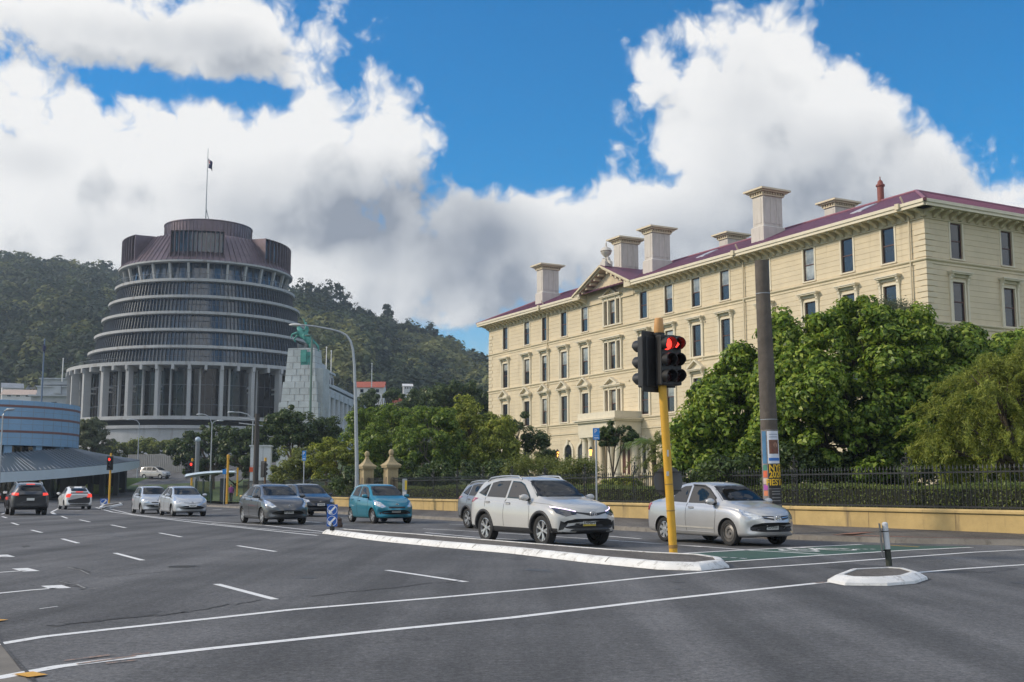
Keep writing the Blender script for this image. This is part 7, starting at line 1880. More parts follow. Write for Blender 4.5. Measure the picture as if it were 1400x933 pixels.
def wheel(parent, loc, R, W, side, rim, turn=0.0):
    """side: -1 = outer face towards local -y"""
    w = empty('wheel', loc, turn); w.parent = parent
    Mr = Matrix.Rotation(PI / 2 if side < 0 else -PI / 2, 4, 'X')     # lathe z -> outward
    rr = R * 0.68
    h = W / 2
    MB().lathe([(rr, -h * .9), (R * 0.86, -h), (R * 0.96, -h * 0.92), (R, -h * 0.6), (R, h * 0.6), (R * 0.96, h * 0.92), (R * 0.86, h), (rr * 1.02, h * 0.9), (rr, h * .8)], 40, 0, Mr).build('tyre', M_TYRE, w, smooth=0.8)
    rm = MB().lathe([(rr, h * .8), (rr * 0.95, h * 0.82), (rr * 0.92, h * 0.62), (rr * 0.92, -h * .8)], 36, 0, Mr)
    m = M_ALLOY
    if rim == 'steel':
        m = M_STEELRIM
        rm.lathe([(rr * 0.92, h * .45), (rr * 0.8, h * 0.5), (rr * 0.62, h * 0.72), (rr * 0.42, h * 0.68), (rr * 0.32, h * 0.4), (rr * 0.16, h * 0.45), (rr * 0.15, h * 0.75), (0, h * .76)], 28, 0, Mr)
    elif rim == 'cap':
        for k in range(7):
            a = 2 * PI * k / 7; Mk = Mr @ Matrix.Rotation(a, 4, 'Z')
            rm.add([(rr * .12, -rr * .13, h * .7), (rr * .12, rr * .13, h * .7), (rr * .95, rr * .22, h * .72), (rr * .95, -rr * .22, h * .72)] + [(rr * .12, -rr * .13, h * .5), (rr * .12, rr * .13, h * .5), (rr * .95, rr * .22, h * .5), (rr * .95, -rr * .22, h * .5)], [(0, 3, 2, 1), (0, 1, 5, 4), (1, 2, 6, 5), (3, 0, 4, 7)], 0, Mk)
        rm.lathe([(rr * .3, h * .6), (rr * .26, h * .8), (0, h * .84)], 18, 0, Mr)
    else:
        n = 5
        for k in range(n):
            for s in (-1, 1) if rim == 'twin' else (0,):
                a = 2 * PI * k / n + s * 0.20; Mk = Mr @ Matrix.Rotation(a, 4, 'Z')
                w0, w1 = (rr * .09, rr * .10) if rim == 'twin' else (rr * .17, rr * .21)
                sh = -s * rr * 0.06
                rm.add([(rr * .1, -w0 + sh, h * .66), (rr * .1, w0 + sh, h * .66), (rr * .95, w1, h * .78), (rr * .95, -w1, h * .78), (rr * .1, -w0 + sh, h * .4), (rr * .1, w0 + sh, h * .4), (rr * .95, w1, h * .5), (rr * .95, -w1, h * .5)], [(0, 3, 2, 1), (0, 1, 5, 4), (1, 2, 6, 5), (3, 0, 4, 7)], 0, Mk)
        rm.lathe([(rr * .24, h * .5), (rr * .22, h * .72), (0, h * .76)], 18, 0, Mr)
    rm.build('rim', m, w, smooth=0.6)
    MB().lathe([(rr * 0.93, h * .2), (0, h * .2)], 28, 0, Mr).build('dark_backing', M_HUBDARK, w)  # dark disc added as the shaded backdrop behind the spokes
    return w

class Car:
    def __init__(s, name, label, cat, keys, dims, wb, xf, R, paintm, front=0.26, rear=0.16, scale=None, group=None):
        """keys: (x from the tail, underside, shoulder height, top height, half width, shoulder half width, top half width)"""
        L0 = keys[-1][0]; s.L = dims[0]; s.wb, s.R = wb, R
        s.sx = dims[0] / L0; s.sy = dims[1] / 2 / max(k[4] for k in keys); s.sz = dims[2] / max(k[3] for k in keys)
        s.keys = [(k[0] * s.sx, k[1] * s.sz, k[2] * s.sz, k[3] * s.sz, k[4] * s.sy, k[5] * s.sy, k[6] * s.sy) for k in keys]
        s.ax_f = s.L - xf; s.ax_r = s.ax_f - wb; s.x0 = (s.ax_f + s.ax_r) / 2
        s.root = empty(name, (0, 0, 0), 0, label, cat, group); s.paint = paintm
        n = 84
        xs_ = [s.L * (0.5 - 0.5 * math.cos(PI * (i / (n - 1)))) * 0.35 + s.L * (i / (n - 1)) * 0.65 for i in range(n)]
        V, F_ = loft(s.keys, xs_, front, rear, xf=s.ax_f, xr=s.ax_r)
        V = [(x - s.x0, y, z) for x, y, z in V]
        s.V0 = V; s.F0 = F_
        s.bvh = BVHTree.FromPolygons([Vector(v) for v in V], F_)
        s.body = link('body', make_mesh('body', V, F_, [paintm, M_INT, M_TRIMB]), s.root)
        s.W = dims[1] / 2
    def Z(s, z): return z * s.sz
    def X(s, x): return x * s.sx - s.x0
    def cut(s, cutter_mb):
        o = cutter_mb.build('cutter', M_INT)
        bm = bmesh.new(); bm.from_mesh(o.data); bmesh.ops.recalc_face_normals(bm, faces=bm.faces); bm.to_mesh(o.data); bm.free()
        bool_diff(s.body, o)
    def arches(s, Ra):
        for ax in (s.ax_f - s.x0, s.ax_r - s.x0):
            for sd in (-1, 1):
                c = MB(); M_ = Matrix.Translation((ax, sd * (s.W - 0.30 + 0.5), s.R)) @ Matrix.Rotation(PI / 2, 4, 'X')
                c.lathe([(0.0001, -0.5), (Ra, -0.5), (Ra, 0.5), (0.0001, 0.5)], 40, 0, M_)
                bm = bmesh.new(); me = make_mesh('t', c.v, c.f, M_INT); bm.from_mesh(me); bmesh.ops.remove_doubles(bm, verts=bm.verts, dist=0.001); me2 = me; bm.to_mesh(me2); bm.free()
                c2 = MB(); c2.add([v.co[:] for v in me2.vertices], [tuple(p.vertices) for p in me2.polygons]); bpy.data.meshes.remove(me2)
                s.cut(c2)
    def open_cabin(s, xa, xb, floor, side_polys, ws, rw):
        """hollow out the cabin, then open the side windows, windscreen and rear window"""
        c = MB(); V, F_ = loft(s.keys, [xa + (xb - xa) * i / 24 for i in range(25)], 0, 0, ins=0.075, floor=floor)
        c.add([(x - s.x0, y, z) for x, y, z in V], F_); s.cut(c)
        for P in side_polys:
            for sd in (-1, 1):
                c = MB(); Q = s.shrink(P, 0.022)
                c.prism(Q, 0.35 if sd > 0 else -1.3, 1.3 if sd > 0 else -0.35, 0, Matrix(((1, 0, 0, 0), (0, 0, 1, 0), (0, 1, 0, 0), (0, 0, 0, 1))))
                s.cut(c)
        for P, x0, x1 in ((ws[0], ws[1], ws[2]), (rw[0], rw[1], rw[2])):
            c = MB(); c.prism(s.shrink(P, 0.02), x0, x1, 0, Matrix(((0, 0, 1, 0), (1, 0, 0, 0), (0, 1, 0, 0), (0, 0, 0, 1)))); s.cut(c)
    def shrink(s, P, d):
        Q = inset([Vector((p[0], p[1], 0)) for p in P], d); return [(q.x, q.y) for q in Q]
    def finish(s, clad=None):
        me = s.body.data; n = len(me.polygons); mi = [0] * n
        bm = bmesh.new(); bm.from_mesh(me); bm.normal_update()
        for i, f in enumerate(bm.faces):
            c = f.calc_center_median()
            _, nr, _, dist = s.bvh.find_nearest(c)
            if dist is None or dist > 0.006 or abs(nr.dot(f.normal)) < 0.6: mi[i] = 1
            elif clad and c.z < clad(c): mi[i] = 2
            elif c.z < s.keys[40 % len(s.keys)][1] * 0 + 0.17: mi[i] = 2
        bm.free()
        me.materials.clear()
        for m in (s.paint, M_INT, M_TRIMB): me.materials.append(m)
        me.polygons.foreach_set('material_index', mi)
        me.polygons.foreach_set('use_smooth', [True] * n); me.set_sharp_from_angle(angle=math.radians(38)); me.update()
    def proj(s, P, d):
        h = s.bvh.ray_cast(P + d * 3.0, -d)
        if h[0] is None:
            q = s.bvh.find_nearest(P); return q[0], q[1]
        return h[0], h[1]
    def patch(s, name, pts, d, m, off=0.004, parent=None, grid=0.05, hole=None, smooth=True):
        """a piece that follows the body: outline (3D points, approximate) dropped on the body along d"""
        d = Vector(d).normalized(); up = Vector((0, 0, 1)) if abs(d.z) < 0.9 else Vector((1, 0, 0))
        u = up.cross(d).normalized(); v = d.cross(u)
        to2 = lambda p: Vector((Vector(p).dot(u), Vector(p).dot(v)))
        def outline(Q):
            out = []
            for a, b in zip(Q, Q[1:] + Q[:1]):
                A, B = to2(a), to2(b); k = max(1, int((B - A).length / grid))
                out += [A.lerp(B, t / k) for t in range(k)]
            return out
        o = outline(pts); loops = [o] + ([outline(hole)] if hole else [])
        verts, edges = [], []
        for lp in loops:
            b0 = len(verts); verts += lp; edges += [(b0 + i, b0 + (i + 1) % len(lp)) for i in range(len(lp))]
        if not hole:
            def inside(p):
                c = False
                for a, b in zip(o, o[1:] + o[:1]):
                    if (a.y > p.y) != (b.y > p.y) and p.x < (b.x - a.x) * (p.y - a.y) / (b.y - a.y) + a.x: c = not c
                return c
            x0, x1 = min(p.x for p in o), max(p.x for p in o); y0, y1 = min(p.y for p in o), max(p.y for p in o)
            for i in range(1, int((x1 - x0) / grid) + 1):
                for j in range(1, int((y1 - y0) / grid) + 1):
                    p = Vector((x0 + i * grid, y0 + j * grid))
                    if inside(p) and min((p - a).length for a in o) > grid * 0.4: verts.append(p)
        r = delaunay_2d_cdt(verts, edges, [], 1 if not hole else 3, 1e-5)
        base = sum((Vector(p) for p in pts), Vector()) / len(pts)
        V = []
        for p in r[0]:
            P = u * p.x + v * p.y + d * base.dot(d)
            q, nr = s.proj(P, d)
            V.append(q + (nr if nr.dot(d) > 0 else d) * off)
        F_ = [tuple(f) for f in r[2]]
        me = make_mesh(name, V, F_, m)
        bm = bmesh.new(); bm.from_mesh(me); bm.normal_update()
        for f in bm.faces:
            if f.normal.dot(d) < 0: f.normal_flip()
        bm.to_mesh(me); bm.free()
        if smooth: me.polygons.foreach_set('use_smooth', [True] * len(me.polygons))
        return link(name, me, parent or s.root)
    def sidepatch(s, name, P, m, off=0.004, grid=0.06, parent=None, both=True):
        for sd in ((-1, 1) if both else (-1,)):
            o = s.patch(name, [(x, sd * s.W, z) for x, z in P], (0, sd, 0), m, off, parent, grid)
        return o
    def frontpatch(s, name, P, m, off=0.004, grid=0.05, x=None, parent=None):
        return s.patch(name, [((x if x is not None else s.L - s.x0), y, z) for y, z in P], (1, 0, 0), m, off, parent, grid)
    def rearpatch(s, name, P, m, off=0.004, grid=0.05, parent=None):
        return s.patch(name, [(-s.x0, y, z) for y, z in P], (-1, 0, 0), m, off, parent, grid)
    def glazing(s, side_polys, ws, rw, gside, gfront):
        for P in side_polys:
            s.sidepatch('side_window', P, gside, 0.003, 0.08)
            for sd in (-1, 1):
                a = [(x, sd * s.W, z) for x, z in P]; b = [(x, sd * s.W, z) for x, z in s.shrink(P, 0.026)]
                s.patch('window_seal', a, (0, sd, 0), M_TRIMB, 0.006, None, 0.07, hole=b)
        P = ws[0]; Lx = s.L - s.x0
        s.frontpatch('windscreen', P, gfront, 0.003, 0.09)
        s.patch('windscreen_seal', [(Lx, y, z) for y, z in P], (1, 0, 0), M_TRIMB, 0.006, None, 0.08, hole=[(Lx, y, z) for y, z in s.shrink(P, 0.024)])
        P = rw[0]
        s.rearpatch('rear_window', P, gside, 0.003, 0.09)
        s.patch('rear_window_seal', [(-s.x0, y, z) for y, z in P], (-1, 0, 0), M_TRIMB, 0.006, None, 0.08, hole=[(-s.x0, y, z) for y, z in s.shrink(P, 0.03)])
    def line(s, P, sd, m=None, w=0.006):
        """shut line drawn on the flank"""
        pts = []
        for a, b in zip(P, P[1:]):
            k = max(1, int(math.hypot(b[0] - a[0], b[1] - a[1]) / 0.06))
            pts += [(a[0] + (b[0] - a[0]) * t / k, a[1] + (b[1] - a[1]) * t / k) for t in range(k)]
        pts.append(P[-1])
        Q = [s.proj(Vector((x, sd * s.W, z)), Vector((0, sd, 0)))[0] for x, z in pts]
        MB().tube(Q, w, 5).build('door_gap', m or M_HUBDARK, s.root)
    def seats(s, xf_, xr_, z):
        for x, ys_ in ((xf_, (-0.37, 0.37)), (xr_, (-0.37, 0.37))):
            for y in ys_:
                m_ = MB().box((x + 0.08, y, z + 0.12), (0.52, 0.5, 0.24)).box((x - 0.24, y, z + 0.42), (0.16, 0.48, 0.6), top=(0.7, 0.8), M=None).box((x - 0.30, y, z + 0.80), (0.10, 0.26, 0.18))
                m_.build('seat', M_SEAT, s.root, bevel=0.03)
    def mirrors(s, x, z, m, size=1.0):
        for sd in (-1, 1):
            p, n_ = s.proj(Vector((x, sd * s.W, z)), Vector((0, sd, 0)))
            e = empty('door_mirror', (p.x, p.y, p.z)); e.parent = s.root
            MB().ball((0.03, sd * 0.17, 0.05), 0.12 * size, 14, 10, 0, (0.62, 1.05, 0.66)).build('mirror_shell', m, e, smooth=2)
            MB().box((0.0, sd * 0.05, -0.01), (0.09, 0.14, 0.05)).build('mirror_stalk', M_TRIMB, e)
            MB().box((-0.05, sd * 0.17, 0.05), (0.01, 0.19 * size, 0.11 * size)).build('mirror_glass', M_CHROME, e)
    def handles(s, xs_z, m):
        for x, z in xs_z:
            for sd in (-1, 1):
                p, _ = s.proj(Vector((x, sd * s.W, z)), Vector((0, sd, 0)))
                MB().box((p.x, p.y + sd * 0.018, p.z), (0.19, 0.022, 0.03)).box((p.x - .02, p.y - sd * 0.002, p.z - .005), (0.22, 0.012, 0.065), mi=1).build('door_handle', [m, M_TRIMB], s.root, bevel=0.006)
    def plate(s, z, txt, yellow=False, rear=False, w=0.36, h=0.125, y=0.0):
        d = -1 if rear else 1
        p, _ = s.proj(Vector((d * 3, y, z)), Vector((d, 0, 0)))
        e = empty('number_plate', (p.x + d * 0.02, y, z), PI / 2 if d > 0 else -PI / 2); e.parent = s.root
        MB().box((0, 0, 0), (w, 0.02, h)).build('plate', M_PLATE, e)
        if yellow: MB().box((0, -0.002, -h * 0.33), (w, 0.02, h * 0.34)).build('plate_band', M_PLATEY, e)
        if txt:
            link('lettering', text_mesh(txt, h * 0.82, M_INK, 0.003, sx=0.86), e, (0, -0.0125, h * 0.08 if yellow else 0))
    def put(s, x, y, z, rz):
        s.root.location = (x, y, z); s.root.rotation_euler = (0, 0, rz)
    def wheels(s, rims, track=None, turn=0.0, W=0.205):
        yt = s.W - W / 2 - 0.045
        for k, (ax, f) in enumerate(((s.ax_f - s.x0, 1), (s.ax_r - s.x0, 0))):
            for sd in (-1, 1): wheel(s.root, (ax, sd * yt, s.R), s.R, W, sd, rims[0] if f else rims[1], turn if f else 0.0)
    def arch_trim(s, Ra, m, w=0.05):
        for ax in (s.ax_f - s.x0, s.ax_r - s.x0):
            for sd in (-1, 1):
                V = []; n = 26
                for i in range(n + 1):
                    a = math.radians(-24 + 228 * i / n)
                    for r_ in (Ra - 0.012, Ra + w):
                        P = Vector((ax + r_ * math.cos(a), sd * s.W, s.R + r_ * math.sin(a)))
                        P.z = max(P.z, 0.22)
                        q, nr = s.proj(P, Vector((0, sd, 0))); V.append(q + Vector((0, sd * 0.014, 0)))
                F_ = [(2 * i, 2 * i + 2, 2 * i + 3, 2 * i + 1) if sd > 0 else (2 * i, 2 * i + 1, 2 * i + 3, 2 * i + 2) for i in range(n)]
                o = link('arch_trim', make_mesh('arch_trim', V, F_, m, smooth=1.0), s.root)
                sol = o.modifiers.new('thickness', 'SOLIDIFY'); sol.thickness = 0.02; sol.offset = -1
def sides(P, sx, x0, sz): return [(x * sx - x0, z * sz) for x, z in P]

def lamp_pair(car, name, pts, m, d=(0.85, 0.55), off=0.006, grid=0.04):
    for sd in (-1, 1):
        car.patch(name, [(x, y * sd, z) for x, y, z in pts], (d[0], d[1] * sd, 0.15), m, off, None, grid)
RZ_TO = math.atan2(-0.87913, 0.47658)            # heading of oncoming traffic
RZ_AWAY = RZ_TO + PI

# ---- white sport utility
K_SUV = [(0.0, .50, .95, 1.05, .74, .70, .55), (.06, .40, 1.03, 1.20, .82, .77, .60), (.25, .33, 1.10, 1.44, .88, .80, .60), (.5, .29, 1.12, 1.57, .905, .82, .60), (1.0, .27, 1.11, 1.64, .92, .83, .61), (1.6, .27, 1.09, 1.66, .92, .83, .62), (2.2, .27, 1.06, 1.65, .92, .83, .62), (2.6, .27, 1.05, 1.59, .92, .83, .62), (3.0, .27, 1.04, 1.39, .92, .83, .66), (3.38, .27, 1.02, 1.16, .92, .83, .71), (3.8, .28, .97, 1.09, .915, .82, .70), (4.15, .29, .91, 1.02, .90, .79, .67), (4.4, .31, .82, .93, .86, .74, .62), (4.54, .35, .70, .80, .80, .70, .58), (4.6, .42, .60, .66, .72, .64, .5)]
def build_suv(label, cat, dims, col, R=0.36, detail=True, rims=('twin', 'twin'), plate=None, name='sport_utility', brake=False, group=None):
    c = Car(name, label, cat, K_SUV, dims, dims[0] * 2.66 / 4.6, dims[0] * .93 / 4.6, R, col)
    X, Z = c.X, c.Z; k = c.sy
    win = [[(X(2.02), Z(1.12)), (X(3.12), Z(1.085)), (X(2.98), Z(1.20)), (X(2.62), Z(1.45)), (X(2.42), Z(1.52)), (X(2.02), Z(1.545))],
           [(X(1.04), Z(1.15)), (X(1.94), Z(1.125)), (X(1.94), Z(1.55)), (X(1.4), Z(1.545)), (X(1.06), Z(1.50))],
           [(X(0.50), Z(1.24)), (X(0.97), Z(1.155)), (X(0.97), Z(1.485)), (X(0.82), Z(1.445))]]
    ws = ([(-.70 * k, Z(1.155)), (.70 * k, Z(1.155)), (.56 * k, Z(1.555)), (-.56 * k, Z(1.555))], X(2.2), X(4.0))
    rw = ([(-.55 * k, Z(1.22)), (.55 * k, Z(1.22)), (.47 * k, Z(1.51)), (-.47 * k, Z(1.51))], X(-0.3), X(1.0))
    Ra = R + 0.055
    c.arches(Ra)
    c.open_cabin(0.42 * c.sx, 3.26 * c.sx, Z(0.72), win, ws, rw)
    c.finish(clad=lambda p: 0.43 if p.x < c.X(4.28) else 0.36)
    c.glazing(win, ws, rw, M_CARGLASSD if not detail else M_CARGLASS, M_CARGLASS)
    c.arch_trim(Ra, M_TRIMB, 0.06)
    c.wheels(rims, W=0.225)
    c.seats(X(2.25), X(1.25), Z(0.72))
    c.mirrors(X(3.05), Z(1.09), col)
    c.handles([(X(2.18), Z(0.985)), (X(1.18), Z(1.01))], col)
    for sd in (-1, 1):
        c.line([(X(2.0), Z(1.10)), (X(1.98), Z(.75)), (X(2.0), 0.44)], sd); c.line([(X(3.12), Z(1.06)), (X(3.2), Z(.8)), (X(3.16), 0.44)], sd); c.line([(X(0.98), Z(1.13)), (X(1.06), Z(0.9))], sd)
        c.line([(X(3.3), Z(1.02)), (X(3.9), Z(.985)), (X(4.3), Z(.87))], sd, w=0.005)
    for sd in (-1, 1):                                # roof rails
        pts = []
        for x in frange(0.72, 2.4, 12):
            q, _ = c.proj(Vector((X(x), sd * .60 * k, 3)), Vector((0, 0, 1))); pts.append(q + Vector((0, 0, 0.065 if 0.75 < x < 2.35 else 0.0)))
        MB().tube(pts, 0.022, 8).build('roof_rail', M_GALV, c.root, smooth=1)
    # face
    lamp_pair(c, 'headlight', [(X(4.02), .86 * k, Z(.95)), (X(4.5), .42 * k, Z(.83)), (X(4.52), .44 * k, Z(.76)), (X(4.42), .66 * k, Z(.71)), (X(4.22), .80 * k, Z(.78))], M_HEADD)
    if detail: lamp_pair(c, 'daytime_lamp', [(X(4.04), .86 * k, Z(.945)), (X(4.5), .44 * k, Z(.832)), (X(4.5), .44 * k, Z(.815)), (X(4.05), .86 * k, Z(.922))], M_DRL, off=0.010)
    c.frontpatch('grille', [(-.46 * k, Z(.815)), (-.1 * k, Z(.785)), (.1 * k, Z(.785)), (.46 * k, Z(.815)), (.42 * k, Z(.785)), (.1 * k, Z(.725)), (-.1 * k, Z(.725)), (-.42 * k, Z(.785))], M_TRIMB, 0.006, 0.04)
    c.frontpatch('air_intake', [(-.52 * k, Z(.655)), (.52 * k, Z(.655)), (.46 * k, Z(.60)), (-.46 * k, Z(.60))], M_TRIMB, 0.006, 0.04)
    c.frontpatch('lower_grille', [(-.36 * k, Z(.55)), (.36 * k, Z(.55)), (.58 * k, Z(.37)), (-.58 * k, Z(.37))], M_TRIMB, 0.006, 0.05)
    lamp_pair(c, 'fog_lamp_recess', [(X(4.4), .80 * k, Z(.62)), (X(4.46), .64 * k, Z(.56)), (X(4.42), .74 * k, Z(.42)), (X(4.36), .84 * k, Z(.40))], M_TRIMB)
    em, _ = c.proj(Vector((5, 0, Z(.765))), Vector((1, 0, 0)))
    def ell(mb, a, b, r_): mb.tube([(em.x + 0.016, a * math.cos(t), Z(.765) + b * math.sin(t)) for t in [2 * PI * i / 24 for i in range(25)]], r_, 5, cap=False)
    eb = MB(); ell(eb, .085, .058, .009)
    eb.tube([(em.x + .016, .034 * math.cos(t), Z(.765) + .005 + .05 * math.sin(t)) for t in [2 * PI * i / 20 for i in range(21)]], .007, 5, cap=False).tube([(em.x + .016, .07 * math.cos(t), Z(.765) + .03 + .024 * math.sin(t)) for t in [2 * PI * i / 20 for i in range(21)]], .006, 5, cap=False)
    eb.build('emblem', M_CHROME, c.root)
    c.plate(Z(.545), plate, yellow=True)
    for sd in (-1, 1):
        c.patch('tail_light', [(X(.05), .60 * k * sd, Z(1.12)), (X(.55), .9 * k * sd, Z(1.12)), (X(.35), .9 * k * sd, Z(1.02)), (X(.04), .62 * k * sd, Z(.98))], (-.75, .66 * sd, .1), M_TAILON if brake else M_TAIL, 0.008, None, 0.04)
    if brake: c.rearpatch('high_brake_light', [(-.2, Z(1.56)), (.2, Z(1.56)), (.2, Z(1.53)), (-.2, Z(1.53))], M_TAILON, 0.012)
    c.rearpatch('rear_bumper_trim', [(-.78 * k, Z(.62)), (.78 * k, Z(.62)), (.74 * k, Z(.44)), (-.74 * k, Z(.44))], M_TRIMB, 0.006)
    if detail is False or brake: c.plate(Z(.80), None, rear=True)
    wp = MB()
    for y0, y1 in ((-.5, .0), (.05, .55)):
        a, _ = c.proj(Vector((5, y0 * k, Z(1.165))), Vector((1, 0, 0))); b, _ = c.proj(Vector((5, y1 * k, Z(1.175))), Vector((1, 0, 0)))
        wp.tube([a + Vector((.015, 0, .0)), b + Vector((.015, 0, 0.01))], 0.009, 5)
    wp.build('wiper', M_TRIMB, c.root)
    return c
P_WHITE = paint('white_car_paint', (0.47, 0.465, 0.45)); P_SILVER = paint('silver_car_paint', (0.50, 0.50, 0.50), 0.45, 0.33); P_GREY = paint('gunmetal_car_paint', (0.085, 0.088, 0.095), 0.35, 0.33)
P_TEAL = paint('teal_car_paint', (0.006, 0.185, 0.27), 0.25, 0.3); P_NAVY = paint('navy_car_paint', (0.013, 0.016, 0.026), 0.2, 0.3); P_LSILV = paint('pale_silver_car_paint', (0.50, 0.52, 0.55), 0.4, 0.32); P_GREY2 = paint('mid_grey_car_paint', (0.22, 0.225, 0.235), 0.4, 0.33); P_DSUV = paint('dark_grey_car_paint', (0.05, 0.053, 0.06), 0.3, 0.33)
suv = build_suv('white sport utility with roof rails and black lower cladding, beside the long island', 'car', (4.6, 1.845, 1.665), P_WHITE, 0.365, True, plate='LMM671')
suv.put(0.74, 28.85, 0, RZ_TO + 0.05)
g = build_suv('grey estate car mostly hidden behind the white sport utility, only its tail showing', 'car', (4.7, 1.82, 1.62), P_GREY2, 0.34, False)
g.put(-0.15, 38.9, 0, RZ_TO)
d = build_suv('dark grey hatchback seen from behind with its brake lights lit, far left lane', 'car', (4.5, 1.84, 1.68), P_DSUV, 0.36, False, brake=True)
d.put(-25.5, 60.3, 0, RZ_AWAY)

# ---- silver saloon
K_SAL = [(0.0, .38, .84, .92, .70, .66, .55), (.10, .28, .95, 1.03, .78, .72, .62), (.35, .24, .98, 1.085, .81, .75, .62), (.58, .22, .99, 1.12, .83, .76, .60), (.95, .2, .99, 1.31, .845, .77, .57), (1.35, .19, .985, 1.475, .847, .775, .55), (1.8, .19, .975, 1.53, .847, .775, .56), (2.3, .19, .96, 1.52, .847, .775, .56), (2.62, .19, .95, 1.46, .847, .775, .565), (3.0, .19, .94, 1.27, .847, .772, .61), (3.4, .19, .92, 1.05, .845, .77, .66), (3.75, .19, .88, .98, .84, .755, .66), (4.1, .21, .80, .89, .82, .72, .62), (4.3, .23, .70, .79, .77, .67, .56), (4.42, .27, .58, .67, .71, .63, .5), (4.47, .34, .50, .56, .63, .57, .45)]
def face_common(c, lights, grille, intake, ldir=(0.8, 0.6), lm=None):
    lamp_pair(c, 'headlight', lights, lm or M_HEADL, ldir)
    for P in grille: c.frontpatch('grille', P, M_TRIMB, 0.006, 0.04)
    c.frontpatch('lower_grille', intake, M_TRIMB, 0.006, 0.05)
def wipers(c, z, k):
    wp = MB()
    for y0, y1 in ((-.5, .0), (.05, .55)):
        a, _ = c.proj(Vector((5, y0 * k, z)), Vector((1, 0, 0))); b, _ = c.proj(Vector((5, y1 * k, z + .012)), Vector((1, 0, 0)))
        wp.tube([a + Vector((.015, 0, .0)), b + Vector((.015, 0, 0.008))], 0.009, 5)
    wp.build('wiper', M_TRIMB, c.root)
def build_saloon(label, dims, col, plate):
    c = Car('saloon_car', label, 'car', K_SAL, dims, 2.60, .90, 0.31, col, front=0.30)
    X, Z = c.X, c.Z; k = c.sy
    win = [[(X(1.98), Z(1.0)), (X(3.10), Z(.985)), (X(2.98), Z(1.10)), (X(2.62), Z(1.335)), (X(2.42), Z(1.405)), (X(1.98), Z(1.425))],
           [(X(1.22), Z(1.03)), (X(1.90), Z(1.005)), (X(1.90), Z(1.425)), (X(1.62), Z(1.41)), (X(1.38), Z(1.34))]]
    ws = ([(-.66 * k, Z(1.055)), (.66 * k, Z(1.055)), (.51 * k, Z(1.43)), (-.51 * k, Z(1.43))], X(2.1), X(4.0))
    rw = ([(-.54 * k, Z(1.18)), (.54 * k, Z(1.18)), (.46 * k, Z(1.42)), (-.46 * k, Z(1.42))], X(0.3), X(1.7))
    c.arches(0.355); c.open_cabin(0.95 * c.sx, 3.28 * c.sx, Z(0.62), win, ws, rw); c.finish()
    c.glazing(win, ws, rw, M_CARGLASS, M_CARGLASS)
    c.wheels(('steel', 'cap'), W=0.195); c.seats(X(2.3), X(1.5), Z(0.62)); c.mirrors(X(3.02), Z(.99), col)
    c.handles([(X(2.15), Z(.88)), (X(1.35), Z(.90))], col)
    for sd in (-1, 1):
        c.line([(X(1.94), Z(1.0)), (X(1.93), Z(.6)), (X(1.97), .3)], sd); c.line([(X(3.1), Z(.96)), (X(3.13), Z(.7)), (X(3.08), .3)], sd); c.line([(X(1.1), Z(1.0)), (X(1.2), Z(.82)), (X(1.32), Z(.66))], sd)
        c.line([(X(3.08), .30), (X(1.4), .31)], sd, col, 0.012)
        pts = [c.proj(Vector((X(x), sd * c.W, Z(z))), Vector((0, sd, 0)))[0] + Vector((0, sd * .02, 0)) for x, z in ((2.98, 1.12), (2.62, 1.355), (2.42, 1.425), (1.98, 1.445))]
        MB().tube(pts, 0.022, 6).build('rain_deflector', M_TRIMB, c.root)
        c.patch('side_moulding', [(X(1.35), sd * .84, .44), (X(3.06), sd * .84, .42), (X(3.06), sd * .84, .385), (X(1.35), sd * .84, .405)], (0, sd, 0), M_LITE, 0.012)
    face_common(c, [(X(3.95), .80 * k, Z(.89)), (X(4.33), .47 * k, Z(.715)), (X(4.37), .40 * k, Z(.66)), (X(4.30), .66 * k, Z(.635)), (X(4.10), .79 * k, Z(.74))],
                [[(-.40 * k, Z(.715)), (-.10 * k, Z(.70)), (-.12 * k, Z(.61)), (-.36 * k, Z(.645))], [(.40 * k, Z(.715)), (.10 * k, Z(.70)), (.12 * k, Z(.61)), (.36 * k, Z(.645))]],
                [(-.42 * k, Z(.47)), (.42 * k, Z(.47)), (.34 * k, Z(.345)), (-.34 * k, Z(.345))])
    for sd in (-1, 1):
        a = [(sd * .38 * k, Z(.69)), (sd * .12 * k, Z(.668)), (sd * .12 * k, Z(.65)), (sd * .37 * k, Z(.678))]
        c.frontpatch('grille_bar', a, M_CHROME, 0.012, 0.05)
        c.patch('fog_lamp_recess', [(X(4.36), sd * .70 * k, Z(.47)), (X(4.41), sd * .52 * k, Z(.45)), (X(4.41), sd * .54 * k, Z(.37)), (X(4.36), sd * .68 * k, Z(.36))], (.9, .4 * sd, 0), M_TRIMB, 0.006, None, 0.04)
        c.patch('indicator_lens', [(X(4.0), sd * .80 * k, Z(.86)), (X(4.12), sd * .74 * k, Z(.82)), (X(4.12), sd * .76 * k, Z(.76)), (X(4.04), sd * .80 * k, Z(.8))], (.7, .7 * sd, 0.1), M_AMBER if sd > 0 else M_HEADL, 0.009, None, 0.04)
        c.patch('tail_light', [(X(.05), .60 * k * sd, Z(.98)), (X(.32), .82 * k * sd, Z(.99)), (X(.26), .82 * k * sd, Z(.80)), (X(.04), .62 * k * sd, Z(.80))], (-.7, .7 * sd, .1), M_TAIL, 0.008, None, 0.04)
    em, _ = c.proj(Vector((5, 0, Z(.66))), Vector((1, 0, 0)))
    MB().tube([(em.x + .016, .06 * math.cos(t), Z(.66) + .06 * math.sin(t)) for t in [2 * PI * i / 20 for i in range(21)]], .012, 5, cap=False).box((em.x + .016, 0, Z(.66)), (.012, .15, .03)).build('emblem', M_CHROME, c.root)
